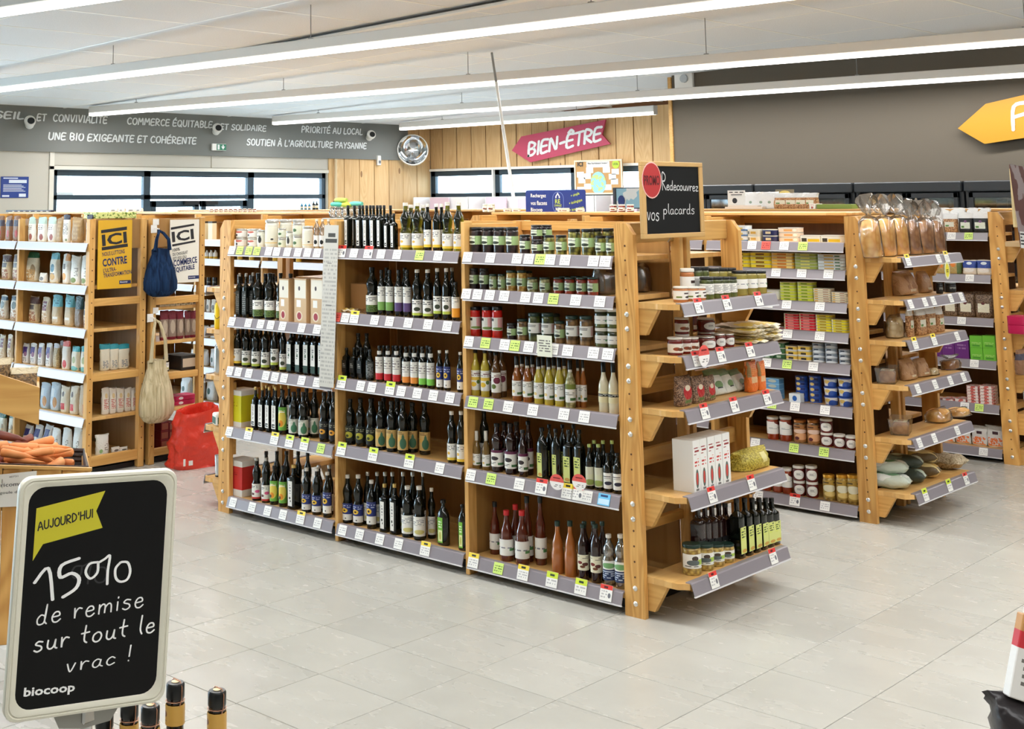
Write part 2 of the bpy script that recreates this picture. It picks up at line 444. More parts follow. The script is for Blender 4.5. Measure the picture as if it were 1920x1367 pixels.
TAGC = {'w': pmat('tag_white', WH, [('text', .1, .9, .2, .85, 3, 9, srgb(186, 184, 184))]),
        'g': pmat('tag_lime', srgb(206, 232, 118), [('text', .1, .9, .2, .85, 3, 9, srgb(110, 140, 60))]),
        'y': pmat('tag_yellow_header', WH, [('band', .68, 1.1, srgb(240, 214, 60)), ('rect', .3, .7, .76, .9, srgb(40, 40, 30)), ('text', .1, .9, .12, .6, 3, 9, srgb(186, 184, 184))]),
        'l': pmat('tag_lime_header', WH, [('band', .6, 1.1, srgb(206, 224, 60)), ('rect', .3, .7, .72, .86, srgb(40, 60, 30)), ('text', .1, .9, .12, .52, 2, 9, srgb(186, 184, 184))]),
        'r': pmat('tag_red_header', WH, [('band', .72, 1.1, srgb(222, 58, 48)), ('rect', .3, .62, .78, .92, srgb(90, 16, 16)), ('text', .08, .6, .1, .64, 3, 9, srgb(186, 184, 184)), ('disc', .78, .36, .12, .16, srgb(110, 110, 116))]),
        'R': pmat('tag_red', srgb(226, 92, 78), [('text', .1, .9, .2, .85, 3, 9, srgb(150, 40, 34))]),
        'b': pmat('tag_blue', srgb(110, 190, 232), [('rect', .2, .8, .72, .9, srgb(30, 60, 110)), ('rect', .05, .95, .1, .55, srgb(190, 222, 240))])}
m_white = flat('white_paint', srgb(240, 238, 232), .5)
m_black = flat('black_plastic', srgb(18, 18, 20), .35)
m_chrome = flat('brushed_steel', srgb(200, 200, 200), .25, 1.0)
m_glassb = flat('dark_bottle_glass', srgb(14, 17, 11), .06, 0, .6)
m_clear = film('clear_plastic_film', (.93, .95, .95, 1), .35, .1)
# ================================================================ floor
def floor_mat():
    n = N('grey_stone_tile', .3, .5); ge = n.add('ShaderNodeNewGeometry'); oi = n.add('ShaderNodeObjectInfo')
    p = n.mapping(ge.outputs['Position'], (1, 1.25, 1), n.math('MULTIPLY', oi.outputs['Random'], 50.0))
    a = n.noise(p, 2.4, 4, .15); b = n.noise(n.mapping(p, (.8, 1.5, 1)), 5, 4, .2)
    f = n.math('ADD', n.math('MULTIPLY', a, .8), n.math('MULTIPLY', b, .2))
    c = n.ramp(f, [(.25, srgb(178, 176, 167)), (.5, srgb(186, 184, 175)), (.75, srgb(192, 190, 181))])
    h = n.add('ShaderNodeHueSaturation'); n.link(c, h.inputs['Color']); n.link(n.math('ADD', n.math('MULTIPLY', oi.outputs['Random'], .07), .965), h.inputs['Value'])
    n.col(h.outputs[0]); n.link(n.math('ADD', n.math('MULTIPLY', b, .06), .24), n.b.inputs['Roughness']); return n.m
m_floor = floor_mat(); m_grout = flat('tile_grout', srgb(150, 144, 132), .8)
TS, TX, TY = .39795, -4.19685, 3.4986
floor = M().box(-15.6, 6.5, -4.5, 17, -.25, -.004); floor = struct(ob('floor', floor.mesh('floor', m_grout)))
tm = M().cbox(.0016, TS-.0016, .0016, TS-.0016, -.012, 0, .0012).mesh('tile', m_floor)
tiles = []
for i in range(-29, 27):
    for j in range(-20, 35):
        x, y = TX+i*TS, TY+j*TS; u, v, d = pj((x+TS/2, y+TS/2, 0))
        if x < -15.5 or x > 6 or y < -4.4 or y > 16.5: continue
        vis = d > .5 and -90 < u < 2010 and v < 1450
        hid = (-6.1 < x+TS/2 < -3.2 and any(a < y+TS/2 < a+.9 for a in (4.9, 7.15, 9.3)))
        tiles.append((0 if vis and not hid else 1, d if d > 0 else 99, x, y))
tiles.sort()
sm = M()
for n_, (h_, d_, x, y) in enumerate(tiles):
    if n_ < 295 and h_ == 0: ob('tile', tm, floor, (x, y, 0))
    else: sm.box(x+.0016, x+TS-.0016, y+.0016, y+TS-.0016, -.012, 0)
o = part('distant_tiles', sm, m_floor, floor); o['kind'] = 'stuff'
# ================================================================ ceiling (low-slope)
KC = .036; Z0 = 3.55
def ceil_mat():
    n = N('ceiling_panel_fibre', .9, .2); tc = n.add('ShaderNodeTexCoord'); f = n.noise(tc.outputs['Object'], 90, 2)
    n.col(n.ramp(f, [(.3, srgb(222, 225, 228)), (.7, srgb(232, 235, 238))])); n.bump(f, .12, .003); return n.m
m_ceil = ceil_mat(); m_grid = flat('ceiling_grid_white', srgb(246, 245, 240), .4)
ceil = struct(ob('ceiling', M().box(-16, 7, -4.5, 17, .03, .1).mesh('ceiling', m_white), None, (0, 0, Z0), (0, -math.atan(KC), 0)))
pm = M().box(.0115, .8885, .0095, 1.3755, .0, .025).mesh('panel', m_ceil)
for i in range(-13, 6):
    for j in range(-5, 7):
        x, y = -4.27+i*.9, 6.61+j*1.385
        if -15.4 < x and x < 5 and y > -2 and y < 16.6: ob('panel', pm, ceil, (x, y, 0))
for i in range(-13, 11): part('grid_bar', M().box(-4.27+i*.9-.012, -4.27+i*.9+.012, -4.4, 16.9, -.002, .02), m_grid, ceil)
for j in range(-7, 8): part('cross_bar', M().box(-15.8, 6.5, 6.61+j*1.385-.01, 6.61+j*1.385+.01, -.0015, .02), m_grid, ceil)
# ================================================================ walls
XL, YW, YG, XJ = -15.2, 16.6, 13.8, -8.64
m_beige = flat('beige_wall_panel', srgb(196, 192, 180), .6); m_greyw = None
def paint(name, c, sc=3):
    n = N(name, .7, .3); tc = n.add('ShaderNodeTexCoord'); f = n.noise(tc.outputs['Object'], 160, 2)
    n.col(c); n.bump(f, .2, .003); return n.m
m_taupe = paint('taupe_wall_paint', srgb(100, 92, 80)); m_soffit = paint('grey_soffit_paint', srgb(128, 130, 127))
m_frame = flat('anthracite_window_frame', srgb(44, 62, 74), .4)
m_pane = film('window_glass', (.96, .985, 1, 1), .12, .02)
def outdoor():
    n = N('outdoor_backdrop_haze', 1, 0); n.col(srgb(235, 240, 242)); return n.m
# left wall with entrance glazing
wl = M()
wl.box(XL-.2, XL, -4.5, -3, 0, 3.4).box(XL-.2, XL, 7.6, 9.27, 0, 3.4).box(XL-.2, XL, -3, 7.6, 2.5, 3.4).box(XL-.2, XL, -3, 7.6, 0, .1).box(XL-.2, XL, 14.18, YW+.2, 0, 3.4).box(XL-.2, XL, 9.27, 14.18, 2.2, 3.4)
wl = struct(ob('wall_left', wl.mesh('wall_left', m_beige)))
for a, b in ((8.2, 9.2), (9.27, 11.86), (11.88, 14.15)): part('wall_panel', M().cbox(XL, XL+.012, a, b, 2.25 if a > 9.2 else .02, 2.44, .004), m_beige, wl)
part('window_casing', M().cbox(XL, XL+.03, 9.2, 9.27, 0, 2.44, .004).cbox(XL, XL+.03, 9.2, 14.2, 2.196, 2.245, .004), flat('cream_casing', srgb(222, 218, 206), .5), wl)
sof = struct(ob('trim_1', M().box(XL, XL+.05, 2, 16.0, 2.44, 3.04).box(XL, XL+.055, 2, 16.0, 2.425, 2.442).mesh('trim_1', m_soffit))); sof['label'] = 'grey painted fascia band over the entrance glazing'
m_letter = flat('white_lettering', srgb(236, 240, 240), .5)
def slogan(txt, u0, u1, vb, h=.105, z=None):
    x = XL+.056; a, b = onX(u0, vb, x), onX(u1, vb, x)
    me = strokes(txt, m_letter, .2, .1, True, .17, .03)
    place_text(me, sof, (x, a.y, z), (0, 1, 0), (0, 0, 1), b.y-a.y, h*(1.33 if any(c in txt for c in 'ÉÀ') else 1.03))
slogan('CONSEIL', -68, 45, 228, z=2.825); slogan('ET', 68, 88, 230, z=2.815); slogan('CONVIVIALITÉ', 99, 202, 231, z=2.815)
slogan('COMMERCE ÉQUITABLE', 238, 399, 236, z=2.815); slogan('ET SOLIDAIRE', 412, 500, 244, z=2.80)
slogan('PRIORITÉ AU LOCAL', 565, 680, 252, z=2.81)
slogan('UNE BIO EXIGEANTE ET COHÉRENTE', 90, 369, 268, z=2.572); slogan("SOUTIEN À L'AGRICULTURE PAYSANNE", 462, 688, 277, z=2.582)
# window_1: frame bars, panes, door leaves
w1 = M(); y0, y1 = 9.27, 14.18
def bar(m, a, b, c, d, t=.07): m.cbox(XL-.1, XL-.1+t, a, b, c, d, .004)
for a, b in ((y0, y0+.085), (10.73, 10.845), (12.6, 12.72), (y1-.075, y1)): bar(w1, a, b, 0, 2.196)
bar(w1, y0, y1, 2.115, 2.196); bar(w1, y0, y1, 1.80, 1.865); bar(w1, y0, y1, 0, .08)
w1 = struct(ob('window_1', w1.mesh('window_1', m_frame)))
for a, b in ((9.355, 10.73), (10.845, 12.6), (12.72, 14.105)):
    for c, d in ((1.865, 2.115), (.08, 1.80)):
        if a > 10.8 and a < 12.6 and c < 1: continue
        part('pane', M().box(XL-.07, XL-.063, a, b, c, d), m_pane, w1)
d1 = M()
for a, b in ((10.86, 11.70), (11.74, 12.585)):
    for q in ((a, a+.085, .02, 1.78), (b-.085, b, .02, 1.78), (a, b, .02, .14), (a, b, 1.69, 1.78)): d1.cbox(XL-.09, XL-.03, *q, .005)
d1 = struct(ob('door_1', d1.mesh('door_1', m_frame)))
for a, b in ((10.945, 11.615), (11.825, 12.5)): part('pane', M().box(XL-.065, XL-.058, a, b, .14, 1.69), m_pane, d1)
part('door_closer', M().cbox(XL-.03, XL+.03, 11.4, 11.66, 1.72, 1.78, .008).cbox(XL-.03, XL+.03, 11.78, 12.0, 1.72, 1.78, .008), m_black, d1)
st = M()
for a in (9.38, 9.36): pass
o = part('sticker', M().box(XL-.062, XL-.06, 9.33, 9.62, 1.83, 1.90), flat('pale_paper', srgb(214, 228, 232), .6), w1)
w3 = M()
for k in range(9): bar(w3, -3+k*1.315, -3+k*1.315+.08, .1, 2.5)
for z in (.1, 1.2, 2.42): bar(w3, -3, 7.6, z, z+.08)
w3 = struct(ob('window_3', w3.mesh('window_3', m_frame)))
for k in range(8):
    for c, d in ((.18, 1.2), (1.28, 2.42)): part('pane', M().box(XL-.07, XL-.063, -2.92+k*1.315, -2.92+k*1.315+1.235, c, d), m_pane, w3)
def portal(loc, rot, w, h):
    l = D.lights.new('window_portal', 'AREA'); l.shape = 'RECTANGLE'; l.size = w; l.size_y = h; l.cycles.is_portal = True
    o = D.objects.new('window_portal', l); COL.objects.link(o); o.location = loc; o.rotation_euler = rot; o['kind'] = 'helper'
portal((XL-.12, 2.3, 1.3), (0, math.radians(-90), 0), 2.4, 10.6); portal((XL-.12, 11.72, 1.1), (0, math.radians(-90), 0), 2.1, 4.9); portal((-12.7, YW+.12, 2.02), (math.radians(-90), 0, 0), 5, .45)
# planks on the left wall's far end and on the back wall
def planks(par, fn, cuts, zs, thick=.02):
    rnd = random.Random(3)
    for a, b in zip(cuts, cuts[1:]):
        m = M(); t = thick+rnd.uniform(0, .012)
        for z0, z1 in zs(a, b): fn(m, a, b, z0, z1, t)
        if m.v: part('plank', m, m_plank, par)
cuts = [14.2+.34*i for i in range(7)]+[16.58]
planks(wl, lambda m, a, b, z0, z1, t: m.cbox(XL, XL+t, a+.006, b-.006, z0, z1, .004), cuts, lambda a, b: [(0.02, 2.43)])
planks(wl, lambda m, a, b, z0, z1, t: m.cbox(XL, XL+t, a+.006, b-.006, z0, z1, .004), [16.02, 16.3, 16.58], lambda a, b: [(2.43, 3.0)])
wb = M(); wx0, wx1 = -15.19, -10.2
wb.box(XL-.2, XJ+.1, YW, YW+.2, 0, 1.79).box(XL-.2, XJ+.1, YW, YW+.2, 2.25, 3.5).box(wx1, XJ+.1, YW, YW+.2, 1.79, 2.25)
wb = struct(ob('wall_back', wb.mesh('wall_back', flat('brown_batten_gap', srgb(120, 78, 44), .8))))
xs = [-15.18]+[-14.897+.3195*i for i in range(21)]
def zz(a, b): return [(.02, 1.785), (2.28, 3.55+KC*a-.04)] if a < wx1 else [(.02, 3.55+KC*a-.04)]
planks(wb, lambda m, a, b, z0, z1, t: m.cbox(a+.008, b-.008, YW-t, YW, z0, z1, .004), [x for x in xs if x < XJ+.3], zz)
part('window_casing', M().cbox(wx0, wx1, YW-.05, YW, 2.245, 2.285, .004).cbox(wx0, wx1, YW-.05, YW, 1.75, 1.79, .004), m_white, wb)
w2 = M()
for a, b in ((wx0, wx0+.1), (-13.79, -13.68), (-12.26, -12.14), (-10.75, -10.6), (wx1-.08, wx1)): w2.cbox(a, b, YW+.0, YW+.07, 1.79, 2.25, .004)
w2.cbox(wx0, wx1, YW+.0, YW+.07, 2.16, 2.245, .004).cbox(wx0, wx1, YW+.0, YW+.07, 1.79, 1.875, .004)
w2 = struct(ob('window_2', w2.mesh('window_2', m_frame)))
for a, b in ((-15.09, -13.79), (-13.68, -12.26), (-12.14, -10.75), (-10.6, -10.28)): part('pane', M().box(a, b, YW+.03, YW+.037, 1.875, 2.16), m_pane, w2)
part('mullion_cover', M().cbox(-13.8, -13.77, YW-.06, YW, 1.79, 2.25, .004), m_white, w2)
wr = struct(ob('wall_right', M().box(XJ, 6.5, YG, YG+.2, 0, 3.9).box(XJ, XJ+.15, YG+.2, YW, 0, 3.6).mesh('wall_right', m_taupe)))
part('edge_trim', M().cbox(XJ-.05, XJ-.002, YG-.02, YG+.1, 0, 3.22, .004), m_railY, wr)
struct(ob('wall_front', M().box(-15.6, 6.6, -4.6, -4.4, 0, 3.95).mesh('wall_front', m_beige)))
struct(ob('wall_side', M().box(6.4, 6.6, -4.6, 14, 0, 3.95).mesh('wall_side', m_beige)))
# pavement outside so that daylight has ground under it
struct(ob('ground_outside', M().box(-40, -15.6, -5, 40, -.3, -.05).box(-15.6, 5, 17, 40, -.3, -.05).mesh('ground_outside', flat('pale_concrete', srgb(206, 212, 214), .8))))
# ================================================================ lighting fixtures
m_fix = flat('white_aluminium_fixture', srgb(236, 232, 226), .35)
m_diff = flat('light_diffuser', (1, .97, .92, 1), .4, emit=3.2)
m_wire = flat('steel_wire', srgb(150, 150, 148), .4, .8)
WIRES = {'A': [((289, 59), None), ((47, 112), None), ((580, -40), None)], 'B': [((443, 150), None), ((815, 88), None), ((1360, 14), None)],
         'C': [((622, 120), None), ((1662, 48), None), ((1336, 95), None), ((200, 190), None)], 'D': [((1225, 168), None)], 'E': [], 'F': []}
TL = {'E': 'nearest suspended white light line crossing the top left corner', 'A': 'long suspended white light line running in front of the ceiling rail',
      'B': 'long white light line whose left end hangs over CONVIVIALITE lettering', 'C': 'long white light line whose left end hangs before SOLIDAIRE lettering',
      'D': 'shortest white light line, hung before the wooden plank wall', 'F': 'white light line hung behind the photographer'}
for k_, (p, q) in TUBES.items():
    L = (q-p).length; a = math.atan2((q-p).y, (q-p).x)
    body = M().cbox(0, L, -.046, .046, .04, .125, .006).box(-.004, 0, -.048, .048, .0, .125).box(L, L+.004, -.048, .048, 0, .125)
    o = tag(ob('light_line', body.mesh('light_line', m_fix), None, tuple(p), a), TL[k_], 'ceiling light', 'suspended light lines')
    part('diffuser', M().cbox(.002, L-.002, -.044, .044, 0, .04, .008), m_diff, o)
    for s in range(int(L//2.6)+1):
        x = min(.9+s*2.6, L-.15); w = p+(q-p)*(x/L)
        top = Z0+KC*w.x
        h = top-p.z
        part('hanger_wire', M().tube([(x, 0, .125), (x, 0, h)], .004, 5).cbox(x-.02, x+.02, -.012, .012, .122, .137, .002), m_wire, o)
# ceiling things
def ceilpt(u, v):
    d = ray(u, v); t = (Z0-CAMZ)/(d.z-KC*d.x); return CC+d*t
a = ceilpt(345, 112); b = ceilpt(940, 0)
o = tag(ob('cable_rail', M().cbox(0, 13, -.02, .06, -.05, -.003, .004).mesh('cable_rail', m_white), None, tuple(a), (0, -math.atan(KC), 0)), 'thin rail fixed flat on the ceiling above the light lines', 'rail')
part('cable', M().tube([(0.0, -.035, -.02), (13, -.035, -.02)], .009, 6), m_black, o)
p = ceilpt(718, 156)
o = tag(ob('emergency_light', M().cbox(-.24, .24, -.1, .1, -.05, 0, .01).mesh('emergency_light', m_white), None, tuple(p), (0, -math.atan(KC), 0)), 'small white emergency light fixed on the ceiling', 'light')
part('lens', M().cbox(-.2, .2, -.07, .07, -.075, -.05, .01), flat('frosted_lens', srgb(225, 226, 220), .2), o)
p = onY(1281, 154, YG-.05)
o = tag(ob('alarm_box', M().cbox(-.125, .125, -.0, .05, -.11, .11, .008).mesh('alarm_box', m_white), None, tuple(p)), 'white twin-lens emergency box high on the taupe wall', 'light')
part('lens', M().prism([(.02+.05*math.cos(i*.5236), .04+.05*math.sin(i*.5236)) for i in range(12)], -.03, 0, 'Y'), flat('lens_grey', srgb(190, 194, 196), .2), o)
for i, (u, v, lab) in enumerate(((56, 229, 'round spotlight on the grey fascia between CONSEIL and ET'), (407, 242, 'round spotlight on the grey fascia right of EQUITABLE'), (695, 254, 'round spotlight on the grey fascia right of LOCAL'))):
    p = onX(u, v, XL+.16)
    o = tag(ob('spotlight', M().lathe([(.055, -.1), (.055, -.02), (.07, 0), (.075, .04), (.07, .055)], 20).mesh('spotlight', m_white, 40), None, tuple(p), (math.radians(70), 0, math.radians(62))), lab, 'spotlight', 'spotlights on the fascia')
    part('lens', M().lathe([(.046, .05), (.046, .058)], 16, cx=.012, cy=-.004), m_black, o)
p = onX(409, 276, XL+.07)
o = tag(ob('exit_sign', M().cbox(0, .03, -.13, .13, -.05, .05, .004).mesh('exit_sign', m_white), None, tuple(p)), 'small green emergency exit sign on the grey fascia', 'sign')
m_green = flat('sign_green', srgb(20, 120, 88), .4)
part('green_field', M().box(.03, .033, -.05, .125, -.045, .045), m_green, o)
part('pictogram', M().prism([(-.035, -.035), (.0, -.035), (.0, .035), (-.035, .035)], .033, .035, 'X').prism([(.03, .01), (.055, .01), (.055, .035), (.075, .035), (.075, .01), (.1, .01), (.065, -.035)], .033, .035, 'X'), m_letter, o, fix=True)
# convex mirror in the far corner
p = onY(774, 281, 15.9)
mr = M().lathe([(.272*math.sin(t), -.272*1.2*(math.cos(t)-.45)) for t in [1.1*k/8 for k in range(8, -1, -1)]], 32, cap=False)
o = tag(ob('convex_mirror', mr.mesh('convex_mirror', flat('mirror_silver', srgb(240, 244, 248), .03, 1.0), 60), None, tuple(p), (math.radians(82), 0, math.radians(45))), 'round convex security mirror in the corner by the plank wall', 'mirror')
part('rim', M().lathe([(.242, -.06), (.258, -.06), (.262, -.0), (.255, .02), (.242, .02)], 32, cap=False), m_white, o)
p2 = p+Vector((-.12, .3, .0)); part('bracket', M().tube([(0, 0, -.03), (0, .0, -.38)], .015, 8), m_chrome, o)
# pole hung from the ceiling
a = ceilpt(922, 99); b = onY(967, 398, 7.75)
o = tag(ob('hanging_pole', M().tube([tuple(a), tuple(a+(b-a)*.24)], .012, 8).mesh('hanging_pole', m_wire)), 'thin leaning pole hung from the ceiling behind blue sign', 'pole')
part('pole_lower', M().tube([tuple(a+(b-a)*.24), tuple(b)], .014, 8), m_white, o)
# BIEN-ETRE arrow
def flat_sign(name, pts, y, t, mat, label, cat='sign', plane='Y'):
    P = [onY(u, v, y) for u, v in pts]
    me = M().prism([(q.x, q.z) for q in P], y-t, y, 'Y').mesh(name, mat); recalc(me)
    return tag(ob(name, me), label, cat)
z3 = lambda *a: [(600+x/3.2, 180+y/3.2) for x, y in a]
o = flat_sign('arrow_sign', z3((1158, 328), (1215, 243), (1720, 142), (1698, 232), (1748, 288), (1268, 398)), YW-.1, .03, flat('raspberry_sign', srgb(192, 66, 96), .5), 'raspberry pink arrow banner lettered BIEN-ETRE on plank wall')
a, b = onY(*z3((1243, 372))[0], YW-.135), onY(*z3((1700, 272))[0], YW-.135); t = onY(*z3((1240, 285))[0], YW-.135)
place_text(strokes('BIEN-ÊTRE', m_letter, .2, .12, True, .1, .02, .25), o, tuple(a), b-a, (0, 0, 1), (b-a).length, (t.z-a.z)*1.32)
part('fixing_batten', M().box(-13, -11.8, YW-.1, YW-.02, 2.56, 2.62), m_post, o)
o = flat_sign('arrow_sign', ((1798, 241), (1850, 195), (2060, 146), (2060, 238), (1848, 270)), YG-.06, .03, flat('mustard_sign', srgb(184, 134, 26), .5), 'mustard yellow arrow banner on taupe wall at right edge')
a = onY(1897, 247, YG-.095); t = onY(1897, 195, YG-.095)
place_text(strokes('F', m_letter, .15, .1, True, .1, 0, .25), o, tuple(a), (1, 0, .2), (-.05, 0, 1), None, t.z-a.z)
# blue notice on the left wall
a, b = onX(2, 331, XL+.02), onX(53, 371, XL+.02)
o = tag(ob('notice_board', M().cbox(0, .012, 0, b.y-a.y, 0, a.z-b.z, .003).mesh('notice_board', flat('notice_blue', srgb(30, 62, 140), .4)), None, (XL+.012, a.y, b.z)), 'small blue notice with white fields on the beige left wall', 'notice')
W_, H_ = b.y-a.y, a.z-b.z
nm = M()
for q in ((.28, .92, .7, .85), (.08, .6, .9, .95), (.65, .9, .05, .2), (.05, .3, .05, .13)): nm.box(.012, .014, W_*q[0], W_*q[1], H_*q[2], H_*q[3])
for k in range(6): nm.box(.012, .0135, W_*.08, W_*(.88-.07*(k % 3)), H_*(.3+.06*k), H_*(.325+.06*k))
part('print', nm, flat('notice_print', srgb(220, 228, 240), .5), o)
o = tag(ob('sensor', M().cbox(0, .05, -.04, .04, -.08, .08, .01).mesh('sensor', m_white), None, tuple(onX(708, 301, XL+.04))), 'small white sensor on planks below the grey fascia', 'sensor')
part('sensor_window', M().box(.05, .053, -.025, .025, -.05, .0), flat('sensor_grey', srgb(120, 125, 130), .3), o)
o = tag(ob('pipe', M().tube([(0, 0, .0), (0, 0, 2.4)], .022, 8).mesh('pipe', flat('cream_pipe', srgb(224, 200, 160), .5)), None, (XL+.06, 14.32, 0.02)), 'thin pale conduit running up the planks beside the window', 'pipe')
# ================================================================ gondolas
LIPH = .046
def rail_mesh(L, pale=False):
    m = M(); n0 = [(.0, 0), (-.006, -.004), (-.020, -LIPH), (-.0235, -LIPH), (-.010, 0), (-.004, .004), (.02, .004), (.02, .0)]
    m.prism(n0, 0, L, 'X'); me = m.mesh('price_rail', m_rail_daylit if pale else m_rail, 30); recalc(me); return me
def edge_mesh(L): return M().box(0, L, -.0255, -.0185, -LIPH-.006, -LIPH).mesh('clear_edge', m_railedge)
def tag_mesh(kind, w, h):
    m = M(); m.v = [(-w/2, -.0107, .004), (w/2, -.0107, .004), (w/2, -.0262, -h+.006), (-w/2, -.0262, -h+.006), (-w/2, -.009, .004), (w/2, -.009, .004), (w/2, -.0245, -h+.006), (-w/2, -.0245, -h+.006)]
    if kind in 'yrl':
        for i in (0, 1, 4, 5): x, y, z = m.v[i]; m.v[i] = (x, y+.002, .02)
    m.quad((0, 3, 2, 1), ((0, 1), (0, 0), (1, 0), (1, 1)))
    for q in ((4, 5, 6, 7), (0, 1, 5, 4), (3, 7, 6, 2), (0, 4, 7, 3), (1, 2, 6, 5)): m.quad(q, ((0, 0),)*4)
    return m.mesh('price_tag', TAGC[kind])
TAGM = {k: tag_mesh(k, .062 if k in 'yrlb' else .056, .048) for k in TAGC}
def rail(shelf, x0, x1, z, tags=(), pale=False, world_rot=None):
    # shelf local frame: x along front, y=0 front edge, facing -y
    ob('price_rail', rail_mesh(x1-x0, pale), shelf, (x0, 0, z)); ob('clear_edge', edge_mesh(x1-x0), shelf, (x0, 0, z))
    for k, x in tags: ob('price_tag', TAGM[k], shelf, (x, 0, z), (0, 0, 0))
def holes(m, x, y, zs, ax='Y'):
    for z in zs: m.prism([(x+.0045*math.cos(a*1.0472), z+.0045*math.sin(a*1.0472)) for a in range(6)], y-.0012, y, ax)
def post(par, x0, x1, y0, y1, H, ch, front=-1, tops=()):
    # end post plank: chamfered top corner on side ch (+1 right / -1 left)
    p = [(x0, 0), (x1, 0), (x1, H-.05 if ch > 0 else H), (x1-.035, H) if ch > 0 else (x1, H), (x0+.035, H) if ch < 0 else (x0, H), (x0, H-.05 if ch < 0 else H)]
    q = [];
    for a in p:
        if a not in q: q.append(a)
    o = part('post', M().prism(q, y0, y1, 'Y'), m_postX, par, fix=True)
    yf = y0 if front < 0 else y1
    hm = M(); xc = (x0+x1)/2+.006*ch; zs = [z for z in [.1+.063*k for k in range(24)] if z < H-.05 and all(abs(z-t+.085) > .06 for t in tops)]
    holes(hm, xc, yf if front < 0 else yf+.0012, zs); h = part('peg_holes', hm, m_hole, o); h['kind'] = 'stuff'
    for t in tops:
        for dz in (.05, .112):
            b = M().lathe([(.011, 0), (.011, .003), (.0075, .0065), (.002, .008)], 12)
            bo = ob('bolt', b.mesh('bolt', m_bolt, 40), par, (xc, yf, t-dz), (math.pi/2*(1 if front < 0 else -1), 0, 0))
    return o
def end_shelf(par, xr, ya, yb, t, sgn, tags=(), yrange=None, brk=True):
    # display shelf on the gondola end (sgn +1 right end, -1 left end)
    yc = (ya+yb)/2; xo = xr+sgn*.188
    P = [(xr-sgn*.02, ya+.028), (xr+sgn*.085, ya+.028), (xr+sgn*.1, ya+.022), (xr+sgn*.15, ya+.022), (xo, ya+.055), (xo, yb-.055), (xr+sgn*.15, yb-.022), (xr+sgn*.1, yb-.022), (xr+sgn*.085, yb-.028), (xr-sgn*.02, yb-.028)]
    sh = ob('end_shelf', recalc(M().prism(P, t-.024, t, 'Z').mesh('end_shelf', m_shelfY)), par)
    for y0, y1 in ((ya+.03, ya+.056), (yb-.056, yb-.03)):
        Q = [(xr-sgn*.09, t-.025), (xr+sgn*.092, t-.025), (xr+sgn*.092, t-.032), (xr+sgn*.03, t-.137), (xr-sgn*.09, t-.137)]
        ob('bracket', recalc(M().prism(Q, y0, y1, 'Y').mesh('bracket', m_railX)), sh)
    e = bpy.data.objects.new('rail_holder', None); D.objects.remove(e)
    y0, y1 = yrange or (ya+.055, yb-.055)
    for nm, me in (('price_rail', rail_mesh(y1-y0)), ('clear_edge', edge_mesh(y1-y0))):
        ob(nm, me, sh, (xo, y0 if sgn > 0 else y1, t), math.pi/2*sgn)
    for k, y in tags: ob('price_tag', TAGM[k], sh, (xo, y, t), math.pi/2*sgn)
    return sh
m_panel_shaded = wood('shaded_back_panel', 'Z', srgb(104, 72, 42), srgb(84, 56, 30), .5, .6, False, .1)  # back panel copy, shade inside the rear bays darkened into the colour
